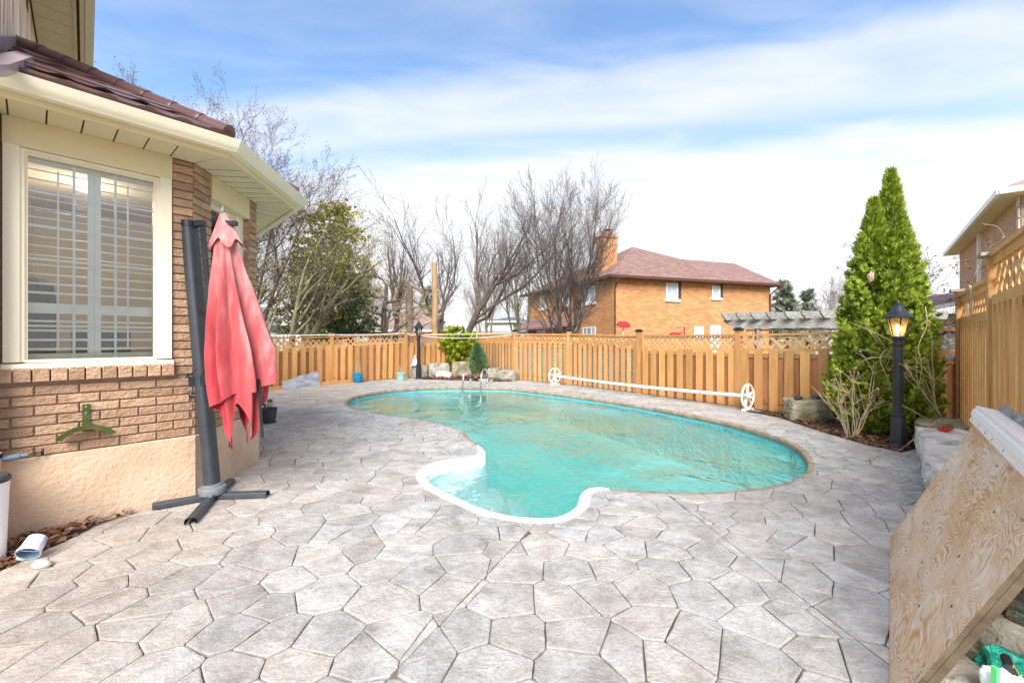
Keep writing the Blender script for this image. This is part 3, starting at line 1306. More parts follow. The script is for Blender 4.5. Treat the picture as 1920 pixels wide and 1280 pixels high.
ZB, ZT = 1.4825, 3.217
winA = window('window', oA, dA, nA, FA0, FA1, GA0, GA1, ZB, ZT, .0, 3, 6, ZS - .002)
winB = window('window', C1, dB, nB, .33, 1.178, .36, .95, ZB, 3.19, .10, 2, 6, ZS - .002)
# plantation shutters inside the big window
sh = MB()
mid = (GA0 + GA1) / 2
RS = -.14
for (a, b) in ((GA0 - .06, GA0 - .01), (mid - .045, mid - .001), (mid + .001, mid + .045), (GA1 + .01, GA1 + .06)):
    slab(sh, oA, dA, nA, a, b, ZB - .05, ZT + .05, RS, .03)
for (a, b) in ((GA0 - .01, mid - .045), (mid + .045, GA1 + .01)):
    for (z0, z1) in ((ZB - .05, ZB + .045), (1.885, 1.975), (ZT - .02, ZT + .05)):
        slab(sh, oA, dA, nA, a, b, z0, z1, RS - .002, .026)
sho = sh.build('shutter', MT['ivory'], winA)
for (a, b) in ((GA0 - .01, mid - .045), (mid + .045, GA1 + .01)):
    z = ZB + .085
    while z < ZT - .03:
        if not 1.86 < z < 2.0:
            m = MB()
            c = wpt(oA, dA, nA, (a + b) / 2, z, RS - .02)
            yv = (-nA * .96 + UP * .18).normalized()
            m.box(c, (b - a, .062, .009), dA, yv, dA.cross(yv))
            m.build('louver', MT['ivory'], winA)
        z += .083
    m = MB()
    slab(m, oA, dA, nA, (a + b) / 2 - .006, (a + b) / 2 + .006, ZB + .09, ZT - .06, RS + .015, .01)
    m.build('tilt_rod', MT['ivory'], winA)
# the room behind the windows
rm = MB()
cI = C1 - nA * 1.6 - dA * .1
dep = 3.4
pts = [W0 - dA * .05 - nA * .25, C1 - nA * .25 - dA * .12, C1 + dB * .05 - nB * .3, C2 - nB * .3, C2 - nB * .3 + dC * .1]
far_ = [W0 - nA * dep - dA * .05, C1 - nA * dep + dA * 1.2]
a0, a1 = W0 - nA * .24 - dA * 1.5, W0 - nA * dep - dA * 1.5
b0, b1 = C2 - nB * .24 + dB * .02, C1 - nA * dep + dA * 1.6
quad = lambda p, q, z0, z1: rm.add([(p.x, p.y, z0), (q.x, q.y, z0), (q.x, q.y, z1), (p.x, p.y, z1)], [(0, 1, 2, 3)])
for p, q in ((a0, a1), (a1, b1), (b1, b0)):
    quad(p, q, .8, 3.45)
rm.add([(p.x, p.y, .8) for p in (a0, a1, b1, b0)], [(0, 1, 2, 3)])
rm.add([(p.x, p.y, 3.46) for p in (a0, a1, b1, b0)], [(0, 1, 2, 3)])
rm.build('room_interior', MT['room'], house)
fr_ = MB()
cc = W0 + dA * .35 - nA * 1.3
fr_.box(cc + UP * 1.5, (.3, .06, 1.2), dA, -nA)
fr_.lathe(cc + UP * 2.1, [(.15, 0), (.14, .12), (.06, .2), (.0, .21)], 12, sx=1)
fr_.box(W0 + dA * .9 - nA * 1.9 + UP * 1.3, (.5, .5, .9), dA, -nA)
fr_.build('chair_inside', MT['roomdark'], house)
# the lit ceiling lamp that shows through the big window
lc = W0 + dA * .75 - nA * 1.5 + UP * 3.36
b = MB(); b.lathe(lc, [(.0, .0), (.09, .01), (.13, .04), (.14, .09)], 16)
tl = NT('lit_ceiling_lamp'); el_ = tl.node('ShaderNodeEmission'); el_.inputs[0].default_value = (1, .8, .5, 1); el_.inputs[1].default_value = 1.5
tl.l.new(el_.outputs[0], tl.out.inputs[0])
b.build('ceiling_lamp', tl.m, house, smooth='all')
pl_ = bpy.data.lights.new('ceiling_lamp_light', 'POINT'); pl_.energy = 7; pl_.color = (1, .86, .66); pl_.shadow_soft_size = .12
plo = bpy.data.objects.new('ceiling_lamp_light', pl_); COL.objects.link(plo); plo.location = lc - UP * .12
# bay roof: brown metal tiles, hips running up to the main wall
HP = Vector((-5.17, 4.46, 4.71))
ZE = 3.665
roof = MB()
ec = [EP[0] + nA * (OV + .06), mitre(0, OV + .06), mitre(1, OV + .06), EP[3] + nC * (OV + .06)]
ec = [Vector((p.x, p.y, ZE)) for p in ec]
w_top = Vector((-4.3 - .9, 3.6 - .6, 0))
roof.add([ec[0], ec[1], ec[2], ec[3], HP, Vector((ec[0].x - 1.3, ec[0].y + .9, HP.z))], [(0, 1, 4, 5), (1, 2, 4), (2, 3, 4)])
roofo = roof.build('roof', MT['roofmetal'], house)
# drip edge
dr = MB()
sweep(dr, EP, norms, [(OV + .01, ZE + .02), (OV + .075, ZE - .012), (OV + .08, ZE - .05), (OV + .072, ZE - .05)])
dr.build('drip_edge', MT['roofmetal'], house)
# pressed tile courses on the slope over the big window
upA = (HP - ec[1]); 
e_dir = (ec[1] - ec[0]).normalized()
sl = upA - e_dir * upA.dot(e_dir)
SLEN = sl.length
sl = sl / SLEN
rn = e_dir.cross(sl).normalized()
if rn.z < 0:
    rn = -rn
corner_t = (ec[1] - ec[0]).length
hip_shift = upA.dot(e_dir)                   # how far the hip moves along the eave over the whole slope
NC = 6
for k in range(NC):
    s0, s1 = SLEN * k / NC + .02, SLEN * (k + 1) / NC + .05
    te0 = corner_t + hip_shift * (s0 / SLEN) - .03
    te1 = corner_t + hip_shift * (min(s1, SLEN) / SLEN) - .03
    ts0 = -.9
    b = MB()
    vs, fs = [], []
    n = int((te0 - ts0) / .035)
    for i in range(n + 1):
        f = i / n
        ta, tb = ts0 + (te0 - ts0) * f, ts0 + (te1 - ts0) * f
        wv = lambda q: .020 * (max(0, math.sin(q * 2 * math.pi / .26)) ** .7) + .012
        for (tt, s, lift) in ((ta, s0, -.012), (ta, s0, .022), (ta, s0 + .03, .02), (tb, s1, .0)):
            q = ec[0] + e_dir * tt + sl * s + rn * ((wv(tt) + lift) if lift > -.01 else .004)
            vs.append(q)
    for i in range(n):
        for a in range(3):
            fs.append((i * 4 + a, (i + 1) * 4 + a, (i + 1) * 4 + a + 1, i * 4 + a + 1))
    b.add(vs, fs)
    b.build('tile_course', MT['roofmetal'], roofo, smooth=30)
# flat snow-guard bar across the tiles
b = MB()
q0, q1 = ec[0] + e_dir * .35 + sl * .34 + rn * .07, ec[0] + e_dir * (corner_t - .45) + sl * .34 + rn * .07
b.bar(q0, q1, .11, .012, rn)
b.build('snow_guard', MT['roofmetal'], roofo)
# rounded hip caps
def hipcaps(a, bq, n):
    d = (bq - a).normalized()
    for i in range(n):
        p0 = a.lerp(bq, i / n) ; p1 = a.lerp(bq, (i + 1.12) / n)
        b = MB()
        r0, r1 = .082, .070
        b.tube([p0 - UP * .01, p0 + d * .012 - UP * .01, p0 + d * .05 - UP * .01, p1 - UP * .01], [.05 if i == 0 else r0 * .96, r0, r0 * .97, r1], 14)
        b.build('hip_cap', MT['roofmetal'], roofo, smooth=40)
hipcaps(ec[1] + UP * .05 - (ec[1] - HP).normalized() * .05, HP + UP * .05, 8)
hipcaps(ec[2] + UP * .05 - (ec[2] - HP).normalized() * .05, HP + UP * .05, 8)
# main house wall above, its soffit and gutter
mD = Vector((-1, 1, 0)).normalized()
mN = Vector((1, 1, 0)).normalized()
mO = Vector((-6.18, 5.46, 0))
up = MB()
slab(up, mO, mD, mN, -2.95, 6.0, 0, 6.02, 0, .25)
upo = up.build('main_wall', pm('pale_rough_siding', [S(150, 104, 76), S(232, 212, 188), S(246, 234, 218)], 6, .85, .5, 30, (1.5, 1.5, .18), var=.02), house)
pat = MB()
slab(pat, mO, mD, mN, -.42, -.2, 5.72, 6.0, .006, .01)
pat.build('bare_patch', pm('bare_sheathing', [S(110, 60, 46), S(140, 82, 62)], 8, .9, .4, 40), upo)
US = 5.99
us = MB()
slab(us, mO, mD, mN, -3.4, 6.0, US + .012, US + .03, .5, .5)
uso = us.build('upper_soffit', MT['slot'], house)
t = -3.0
while t < 4.5:
    m = MB()
    slab(m, mO, mD, mN, t + .004, t + .296, US, US + .012, .40, .38)
    m.build('soffit_panel', MT['soffit'], uso)
    t += .30
m = MB()
slab(m, mO, mD, mN, -3.4, 6.0, US - .02, US + .015, .425, .03)
slab(m, mO, mD, mN, -3.4, 6.0, US - .035, US + .12, .50, .045)
m.build('fascia', MT['cream'], house)
m = MB()
slab(m, mO, mD, mN, -3.4, 6.0, US - .02, US + .11, .58, .075)
slab(m, mO, mD, mN, -3.4, 6.0, US + .09, US + .115, .595, .013)
m.build('gutter', MT['cream2'], house)
m = MB()
m.add([mO + mD * -4 + mN * .6 + UP * (US + .12), mO + mD * 6 + mN * .6 + UP * (US + .12), mO + mD * 6 - mN * 4 + UP * (US + 2.4), mO + mD * -4 - mN * 4 + UP * (US + 2.4)], [(0, 1, 2, 3)])
m.build('upper_roof', MT['roofmetal'], house)
# side wall of the main house, running back from its corner beside the bay
kO = mO - mD * 2.95
kD = -mN
sw_ = MB(); sw_.box(kO + kD * 2.5 + mD * .12 + UP * 3.35, (5.0, .24, 5.3), kD, mD); sw_.build('side_wall', far_brick('side_wall_brick', kD, S(172, 134, 108), S(204, 168, 140), S(160, 134, 118), .27, .0862), house)
sw_ = MB(); sw_.box(kO + kD * 2.49 + mD * .11 + UP * (ZF / 2 + .01), (5.04, .26, ZF + .06), kD, mD); sw_.build('side_foundation', MT['parging'], house)
# wall flashing where the bay roof meets the wall
def hit(px, py_, p0, n):
    o = Vector((0, 0, CH)); d = Vector(((px - 960) / F, 1, (HZ - py_) / F))
    return o + d * ((p0 - o).dot(n) / d.dot(n))


FLM = pm('purple_brown_flashing', [S(150, 130, 138), S(172, 152, 156)], 2, .35, 0, spec=.6)
wpl = mO + mN * .02
b = MB()
b.add([hit(x, y, wpl, mN) for x, y in ((-60, 66), (31, 69), (31, 96), (-60, 112))], [(0, 1, 2, 3)])
b.build('flashing', FLM, roofo)
rp = ec[1] + rn * .085
b = MB()
q = [hit(x, y, rp, rn) for x, y in ((-60, 112), (31, 95), (62, 106), (17, 121), (-60, 124))]
b.add(q + [p - UP * .085 for p in q], [(0, 1, 2, 3, 4), (2, 7, 8, 3), (3, 8, 9, 4)])
b.build('flashing', FLM, roofo)

# ================================================================== umbrella
def umbrella():
    B = Vector((-3.11, 4.43, 0))
    u = thing('patio_umbrella', 'closed faded red cantilever umbrella on charcoal pole beside the bay window', 'umbrella', B)
    feet = [G(286, 955), G(502, 931), G(357, 984), G(433, 906)]
    c = Vector((B.x, B.y, 0))
    for f in feet:
        d = (f - c); L = d.length; d.normalize()
        s = UP.cross(d)
        b = MB()      # upturned channel: web and two flanges
        vs = []
        for t in (.05, L):
            for (a, z) in ((-.05, .012), (-.046, .045), (-.028, .062), (.028, .062), (.046, .045), (.05, .012), (.04, .008), (.024, .05), (-.024, .05), (-.04, .008)):
                vs.append(c + d * t + s * a + UP * (z))
        n = 10
        b.add(vs, [(i, (i + 1) % n, n + (i + 1) % n, n + i) for i in range(n)])
        b.build('foot', MT['charcoal'], u, smooth=30)
    b = MB()
    b.lathe(c, [(.06, .05), (.12, .06), (.125, .075), (.125, .12), (.118, .135), (.09, .14), (.085, .16), (.075, .165)], 28)
    b.lathe(c + V(.06, -.105, 0), [(.02, .05), (.024, .06), (.024, .085), (.012, .092)], 10)
    b.build('base_hub', MT['hub'], u, smooth=40)
    top = At(354, 416, 4.47)
    ax = (top - (c + UP * .14)).normalized()
    sd_ = Vector((1, .0, 0)); sd_ = (sd_ - ax * sd_.dot(ax)).normalized(); sf = ax.cross(sd_)

    def oval(b, p0, p1, rx, ry, n=16, cap=True):
        vs = []
        for p in (p0, p1):
            for k in range(n):
                a = 2 * math.pi * k / n
                ca, sa_ = math.cos(a), math.sin(a)
                vs.append(p + sd_ * (rx * math.copysign(abs(ca) ** .7, ca)) + sf * (ry * math.copysign(abs(sa_) ** .7, sa_)))
        fs = [(k, (k + 1) % n, n + (k + 1) % n, n + k) for k in range(n)]
        if cap:
            fs += [tuple(range(n - 1, -1, -1)), tuple(range(n, 2 * n))]
        b.add(vs, fs)
    base = c + UP * .12
    b = MB(); oval(b, base, top - ax * .05, .062, .078)
    b.build('pole', MT['charcoal'], u, smooth=40)
    b = MB(); jt = base + (top - base) * .235
    oval(b, jt, jt + ax * .02, .066, .082)
    b.build('pole_joint', MT['charcoal'], u, smooth=40)
    b = MB(); oval(b, top - ax * .06, top, .07, .084)
    b.box(top + sd_ * .10 - ax * .03, (.13, .06, .055), sd_, sf, ax)
    capo = b.build('pole_cap', MT['black'], u, smooth=40)
    b = MB(); b.lathe((0, 0, 0), [(.0, 0), (.012, .001), (.013, .006), (.0, .009)], 10)
    bolt_at = top + sd_ * .12 - ax * .028 - sf * (-.033)
    b.v = [tuple(bolt_at + Vector((v[0], -v[2], v[1]))) for v in b.v]
    b.build('bolt', MT['steel'], capo, smooth=40)
    # upper strut from the cap down to the canopy runner
    s1 = At(392, 575, 4.40)
    b = MB()
    a0 = top + sd_ * .14 - ax * .03
    b.bar(a0, s1, .045, .028, sf)
    b.build('strut', MT['black'], u)
    b = MB(); b.bar(s1 + V(-.02, 0, .07), s1 + V(.06, 0, -.05), .05, .05); b.build('strut_bracket', MT['black'], u)
    # crank box, D handle and lever on the pole
    m = base + (top - base) * .40
    b = MB()
    b.box(m, (.19, .15, .10), sd_, sf, ax)
    b.box(m + sd_ * .11 + ax * .03, (.16, .05, .05), (sd_ + ax * .35).normalized(), sf, None) if False else b.bar(m + sd_ * .04 + ax * .02, m + sd_ * .2 + ax * .07, .06, .07)
    cr = b.build('crank_housing', MT['black'], u)
    b = MB()
    h0 = m - sd_ * .08
    b.tube([h0 + ax * .05, h0 - sd_ * .07 + ax * .06, h0 - sd_ * .105 + ax * .02, h0 - sd_ * .09 - ax * .09, h0 - sd_ * .045 - ax * .15, h0 + sd_ * .03 - ax * .14], .017, 8)
    b.build('handle', MT['black'], cr, smooth='all')
    b = MB()
    b.tube([m + sd_ * .16 - sf * -.09 + ax * .03, m + sd_ * .10 - sf * -.11 - ax * .10, m + sd_ * .05 - sf * -.115 - ax * .14], [.007, .008, .011], 7)
    b.build('crank_lever', MT['steel'], cr, smooth='all')
    b = MB(); hk = base + (top - base) * .66; b.box(hk + sd_ * .075, (.05, .04, .03), sd_, sf, ax); b.build('strap_hook', MT['black'], u)

    # canopy: hanging folds
    t = NT('faded_red_canvas')
    p = t.pos()
    n = t.noise(t.vmul(p, (4, 4, .5)), 2.0, 4, .5, .4)
    c0 = t.ramp(n, [(.32, S(156, 40, 48)), (.52, S(172, 58, 66)), (.66, S(184, 88, 90)), (.80, S(200, 132, 130))])
    fd = t.ramp(t.math('ADD', t.math('MULTIPLY_ADD', t.dot(p, (.36, -.1, .16)), 2.27, 3.2), t.math('MULTIPLY', t.math('SUBTRACT', t.noise(t.vmul(p, (4, 4, 1)), 2.5, 4), .5), .7)), [(.4, (0, 0, 0)), (.75, (.15, .15, .15)), (1.0, (.75, .75, .75))])
    c1 = t.mix(fd, c0, S(216, 172, 166))   # sun-bleached towards the top and outer side
    weave = t.noise(p, 420, 2)
    t.principled(c1, .85, t.bump(t.math('ADD', t.math('MULTIPLY', weave, .15), t.noise(t.vmul(p, (1, 1, .3)), 9, 3)), .35, .02), 0, .15, Sheen_Weight=.2)
    canv = t.m
    axis_top = At(418, 398, 4.30)
    axis_bot = At(447, 820, 4.22)

    def drape(z_of, r_of, ang0, ang1, folds, amp, na, nz, zt, inner=0.0, seed=0, shift=None):
        vs, fs = [], []
        rr_ = random.Random(seed)
        ridges = [(2 * math.pi * (q + rr_.uniform(-.22, .22)) / folds, rr_.uniform(.24, .40) * 6.5 / folds, rr_.uniform(.65, 1.05)) for q in range(folds)]
        for j in range(nz + 1):
            s = j / nz
            for i in range(na + 1):
                a = ang0 + (ang1 - ang0) * i / na
                zb = z_of(a)
                z = zt + (zb - zt) * s
                g = (axis_top.z - z) / (axis_top.z - axis_bot.z)
                cx = axis_top.lerp(axis_bot, g)
                w = -1.0
                for (fa, fw, fh) in ridges:
                    da = (a - fa - .14 * math.sin(g * 4 + fa * 3) + math.pi) % (2 * math.pi) - math.pi
                    w = max(w, -1 + 2 * fh * math.exp(-(da / fw) ** 2))
                fold = 1 + amp * (min(1, g * 2.6 + .12)) * w + .12 * mnoise.noise(Vector((math.cos(a) * 1.3, math.sin(a) * 1.3, g * 3 + seed))) + .05 * mnoise.noise(Vector((math.cos(a) * 4, math.sin(a) * 4, g * 9 + seed)))
                r = r_of(g, a) * fold - inner
                vs.append((cx.x + math.cos(a) * r, cx.y + math.sin(a) * r * .8, z))
        m = na + 1
        for j in range(nz):
            for i in range(na):
                fs.append((j * m + i, j * m + i + 1, (j + 1) * m + i + 1, (j + 1) * m + i))
        return vs, fs

    def prof(g, a):
        base_r = .045 + .185 * min(1, g / .62) ** .85
        # fuller on the right-hand side, as the panels hang out there
        k = 1 + .42 * max(0, math.cos(a - .1)) * min(1, g / .6) - .06 * max(0, -math.cos(a))
        taper = 1 - .28 * max(0, g - .74) / .26
        return base_r * k * taper * .94

    zt = axis_top.z
    low, mid_, hi = .60, .95, 1.26

    def z_inner(a):
        tips = abs(math.cos(a * 2 + .5)) ** 2.2
        return .58 + .40 * (1 - tips) + .10 * max(0, math.cos(a))

    def z_outer(a):
        aa = (a + math.pi) % (2 * math.pi) - math.pi
        return 1.02 + .20 * max(0, math.cos(aa + .05)) + .05 * math.sin(aa * 3)
    b = MB()
    b.add(*drape(z_inner, lambda g, a: prof(g, a) * .84, 0, 2 * math.pi, 9, .36, 220, 50, zt - .12, .012, seed=2))
    b.build('canopy_lining', canv, u, smooth='all')
    b = MB()
    b.add(*drape(z_outer, prof, -2.65, .85, 9, .38, 220, 60, zt - .1, 0, seed=5))
    cano = b.build('canopy', canv, u, smooth='all')
    # hem: turned edge of the outer panel
    # vent flap over the top
    def z_flap(a):
        return zt - .33 - .05 * math.sin(a * 5)
    b = MB()
    b.add(*drape(z_flap, lambda g, a: .02 + .155 * min(1, (g / .18)) ** .9 * (1 + .12 * math.cos(a)), 0, 2 * math.pi, 5, .22, 80, 14, zt, 0, seed=9))
    b.build('vent_flap', canv, u, smooth='all')
    b = MB()
    b.lathe(axis_top + V(0, 0, -.03), [(.0, .0), (.025, 0), (.02, .05), (.006, .09), (.0, .1)], 10)
    b.build('finial', MT['hub'], u, smooth='all')
    b = MB(); e = At(437, 419, 4.28)
    b.box(e, (.07, .05, .045)); b.box(e + V(-.05, 0, .01), (.03, .052, .03))
    b.build('rib_end_clip', MT['black'], u)
    for (x0, y0, x1, y1, dd) in ((428, 815, 432, 838, 4.2), (484, 770, 492, 820, 4.16), (398, 700, 399, 760, 4.22)):
        b = MB(); b.bar(At(x0, y0 - 60, dd), At(x1, y1, dd), .02, .02, Vector((0, 1, 0))); b.build('rib', MT['black'], u)


umbrella()


# ================================================================== small things on the left
def pot_thing(name, label, cat, c, prof, mat, soil_z=None, soil_r=None, n=28):
    t = thing(name, label, cat, c)
    b = MB(); b.lathe(c, prof, n, cap=False); b.lathe(c, [(0.001, prof[0][1] + .004), (prof[0][0], prof[0][1] + .004)], n, cap=False)
    b.build('pot', mat, t, smooth=40)
    if soil_z:
        s = MB(); s.lathe(c, [(.001, soil_z + .012), (soil_r * .6, soil_z + .006), (soil_r, soil_z)], n, cap=False); s.build('soil', MT['soil'], t, smooth='all')
    return t


pc = G(503, 792)
dp = pc.y
k = dp / F
pt = pot_thing('plant_pot', 'dark grey plastic pot with a dead plant behind the umbrella', 'plant pot', pc, [(.10, .0), (.12, .005), (.125, .02), (.16, .25), (.165, .29), (.15, .29), (.14, .24)], MT['pot'], .24, .14)
b = MB()
r = random.Random(3)
for i in range(14):
    a = r.uniform(0, 6.28)
    d = V(math.cos(a), math.sin(a), 0)
    p0 = pc + d * r.uniform(0, .05) + UP * .24
    p1 = p0 + d * r.uniform(.02, .07) + UP * r.uniform(.08, .16)
    p2 = p1 + d * r.uniform(.0, .06) + UP * r.uniform(.02, .10)
    b.tube([p0, p1, p2], [.006, .004, .003], 4)
    for q in range(5):
        c = p2 + V(r.uniform(-.04, .04), r.uniform(-.04, .04), r.uniform(-.03, .04))
        e, f = V(r.uniform(-1, 1), r.uniform(-1, 1), r.uniform(-1, 1)).normalized() * .022, V(r.uniform(-1, 1), r.uniform(-1, 1), r.uniform(-1, 1)).normalized() * .016
        b.add([c - e, c + f, c + e, c - f], [(0, 1, 2, 3)])
b.build('dead_stems', MT['leaf'], pt)
b = MB(); b.lathe(pc, [(.13, .002), (.15, .006), (.155, .022), (.14, .022)], 28); b.build('saucer', MT['pot'], pt, smooth=40)

# hose hanger bracket on the brick
hg = wpt(oA, dA, nA, 0, 0, .0)
th = TW - .80
hc = wpt(oA, dA, nA, th, .93, .03)
hh = thing('hose_hanger', 'green rusty metal hose hanger screwed to the brick below the window', 'hose hanger', wpt(oA, dA, nA, th, .74, .0))
MT['greenmetal'] = pm('worn_green_enamel', [S(48, 70, 32), S(76, 88, 42), S(116, 104, 54)], 9, .45, .2, 60, var=.05, spec=.5)
b = MB()
slab(b, oA, dA, nA, th - .024, th + .024, .85, 1.07, .016, .012)
pl = b.build('back_plate', MT['greenmetal'], hh)
for zz_ in (.99, 1.045):
    b = MB(); b.lathe((0, 0, 0), [(0, 0), (.008, 0), (.007, .004), (0, .005)], 8)
    o_ = wpt(oA, dA, nA, th, zz_, .016)
    b.v = [tuple(o_ + dA * v[0] + UP * v[1] + nA * v[2]) for v in b.v]
    b.build('screw', MT['steel'], pl)
b = MB()
vs, fs = [], []
na_ = 20
for i in range(na_ + 1):
    a = -1.05 + 2.1 * i / na_
    for rr_, out in ((.175, .016), (.175, .105), (.215, .118), (.213, .124), (.168, .112), (.168, .016)):
        vs.append(wpt(oA, dA, nA, th + math.sin(a) * rr_ * 1.05, .70 + math.cos(a) * rr_ * .9 - .0, out))
for i in range(na_):
    for q in range(6):
        fs.append((i * 6 + q, i * 6 + (q + 1) % 6, (i + 1) * 6 + (q + 1) % 6, (i + 1) * 6 + q))
fs += [tuple(range(6)), tuple(na_ * 6 + q for q in (5, 4, 3, 2, 1, 0))]
b.add(vs, fs)
b.build('saddle', MT['greenmetal'], hh, smooth=40)
b = MB(); slab(b, oA, dA, nA, th - .03, th + .03, .845, .90, .06, .05); b.build('bracket', MT['greenmetal'], hh)

# white tank with a hose and tap at the picture's left edge
wc = G(-40, 1062); wc = wc + V(-.03, 0, 0)
tk = thing('water_tank', 'tall white plastic tank with dark lid cut off by the left picture edge', 'tank', wc)
b = MB(); b.lathe(wc, [(.13, .0), (.15, .02), (.165, .50), (.17, .60), (.0, .61)], 28); b.build('tank_body', MT['white'], tk, smooth=40)
b = MB(); b.lathe(wc, [(.176, .60), (.178, .625), (.16, .645), (.06, .65), (.055, .70), (.0, .70)], 28); b.build('lid', MT['pot'], tk, smooth=40)
tp0 = wpt(oA, dA, nA, .335, .695, .0)
tap = thing('garden_tap', 'wall tap with grey coupling and black hose above the white tank', 'tap', tp0)
ye = MT['brass'] = pm('old_brass', [S(120, 100, 62), S(150, 128, 84)], 9, .45, .1, 60, metal=.7)
b = MB(); e0 = tp0 + nA * .0
b.tube([tp0, tp0 + nA * .05, tp0 + nA * .09 - dA * .03], .011, 8); b.build('spout', ye, tap, smooth='all')
b = MB(); b.tube([tp0 + nA * .045 + dA * .0, tp0 + nA * .045 + dA * .05], .006, 6); b.tube([tp0 + nA * .045 + dA * .05 - UP * .03, tp0 + nA * .045 + dA * .052 + UP * .03], .009, 8); b.build('valve_handle', MT['black'], tap, smooth='all')
b = MB(); g0 = tp0 + nA * .09 - dA * .03
g1 = g0 - dA * .15 - UP * .006
b.tube([g0, g0.lerp(g1, .3), g0.lerp(g1, .32), g0.lerp(g1, .75), g0.lerp(g1, .77), g1], [.017, .017, .024, .024, .02, .02], 10); b.build('coupling', pm('blue_grey_plastic', [S(96, 112, 130), S(112, 128, 146)], 5, .5, 0), tap, smooth=40)
b = MB(); b.tube([g1, g1 + UP * .06 - dA * .012, g1 + UP * .13 - dA * .03, g1 + UP * .17 - dA * .09, g1 + UP * .19 - dA * .16], .02, 10); b.build('hose', MT['black'], tap, smooth='all')
b = MB(); b.tube([g1 + UP * .045 - dA * .010, g1 + UP * .062 - dA * .0125], .0235, 10); b.build('clamp', MT['steel'], tap)

# tipped paint bucket
bk = G(62, 1030, .07)
bt = thing('paint_bucket', 'small white paint bucket with blue inside lying in dry leaves by the foundation', 'bucket', (bk.x, bk.y, 0))
axd = V(.22, -.62, -.45).normalized()
sx_ = axd.cross(UP).normalized(); sy_ = sx_.cross(axd)
MT['bucket_in'] = pm('blue_paint_inside', [S(70, 104, 128), S(104, 138, 160)], 8, .4, .2, 30)
MT['bucket'] = pm('label_white', [S(206, 212, 222), S(236, 238, 242), S(140, 158, 190)], 5, .4, .05, 30, (1, 1, 2))
def ax_lathe(b, c, prof, n=24):
    vs, fs = [], []
    for rr, h in prof:
        for q in range(n):
            a = 2 * math.pi * q / n
            vs.append(c + sx_ * (math.cos(a) * rr) + sy_ * (math.sin(a) * rr) + axd * h)
    for i in range(len(prof) - 1):
        for q in range(n):
            fs.append((i * n + q, i * n + (q + 1) % n, (i + 1) * n + (q + 1) % n, (i + 1) * n + q))
    b.add(vs, fs)
c0 = Vector((bk.x, bk.y, .10)) - axd * .06
b = MB(); ax_lathe(b, c0, [(.0, .0), (.058, .0), (.066, .11), (.072, .112), (.072, .124), (.064, .124)]); b.build('bucket_shell', MT['bucket'], bt, smooth=40)
b = MB(); ax_lathe(b, c0, [(.064, .124), (.052, .03), (.0, .03)]); b.build('bucket_inside', MT['bucket_in'], bt, smooth=40)
b = MB(); q0 = c0 + axd * .115; b.tube([q0 + sx_ * .072, q0 + sx_ * .06 + sy_ * .05 + axd * .03, q0 + sy_ * .085 + axd * .035, q0 - sx_ * .06 + sy_ * .05 + axd * .03, q0 - sx_ * .072], .003, 6); b.build('bail', MT['steel'], bt)
for i, (px, py, s, lab) in enumerate(((45, 1048, .05, 'greenish white pebble between white tank and paint bucket'), (78, 1063, .065, 'long white pebble at the patio edge below the paint bucket'), (131, 995, .045, 'grey pebble in the dry leaves right of the paint bucket'))):
    c = G(px, py)
    b = MB(); b.ico((c.x, c.y, s * .35), (s, s * .7, s * .5), 2, .15, 1.2, i); tag(b.build('pebble', MT['pebble'], None, smooth='all'), lab, 'pebble')


# leaf litter
def litter(name, poly_pts, n, size, z0, zh, mat, label, seed):
    r = random.Random(seed)
    xs_ = [p[0] for p in poly_pts]; ys_ = [p[1] for p in poly_pts]
    b = MB(); k = 0
    while k < n:
        x, y = r.uniform(min(xs_), max(xs_)), r.uniform(min(ys_), max(ys_))
        if not inside(poly_pts, x, y):
            continue
        k += 1
        s = size * r.uniform(.5, 1.3)
        c = Vector((x, y, z0 + r.random() ** 2 * zh + .006))
        a = r.uniform(0, 6.28)
        e = V(math.cos(a), math.sin(a), r.uniform(-.5, .5)).normalized()
        f = e.cross(V(r.uniform(-.5, .5), r.uniform(-.5, .5), 1)).normalized()
        cu = UP * (s * r.uniform(.05, .35))
        b.add([c - e * s, c - e * .2 * s + f * s * .5 + cu, c + e * .4 * s + f * s * .42 + cu, c + e * s, c + e * .4 * s - f * s * .42 + cu, c - e * .2 * s - f * s * .5 + cu],
              [(0, 1, 5), (1, 2, 4, 5), (2, 3, 4)])
    o = b.build(name, mat, None, kind='stuff', label=label)
    o['category'] = 'leaf litter'
    return o


def bed(name, poly, z, label):
    b = MB()
    n = len(poly)
    cx = sum(p[0] for p in poly) / n; cy = sum(p[1] for p in poly) / n
    vs = [(p[0], p[1], -.05) for p in poly] + [(cx + (p[0] - cx) * .93, cy + (p[1] - cy) * .93, z) for p in poly] + [(cx, cy, z + .02)]
    fs = [(i, (i + 1) % n, n + (i + 1) % n, n + i) for i in range(n)] + [(n + i, n + (i + 1) % n, 2 * n) for i in range(n)]
    b.add(vs, fs)
    o = b.build(name, MT['soil'])
    o['kind'] = 'structure'
    return o


lp = [tuple(p.to_2d()) for p in (G(-60, 1100), G(60, 1042), G(130, 1010), G(190, 980), G(240, 966))] + [tuple((C1 - dA * .45 + nA * .05).to_2d()), tuple((W0 - dA * .3 + nA * .03).to_2d())]
bed('planting_strip', lp, -.004, '')
litter('leaf_litter', lp, 520, .035, .0, .05, MT['leaf'], 'brown dry leaves heaped against the house foundation', 4)

# ================================================================== fences
BOARD = {}


def board_mesh(w, h, th, mat):
    k = (round(w, 3), round(h, 2), mat.name)
    if k not in BOARD:
        b = MB(); b.box((0, 0, h / 2), (w, th, h))
        BOARD[k] = mesh('board', b.v, b.f, mat)
    return BOARD[k]


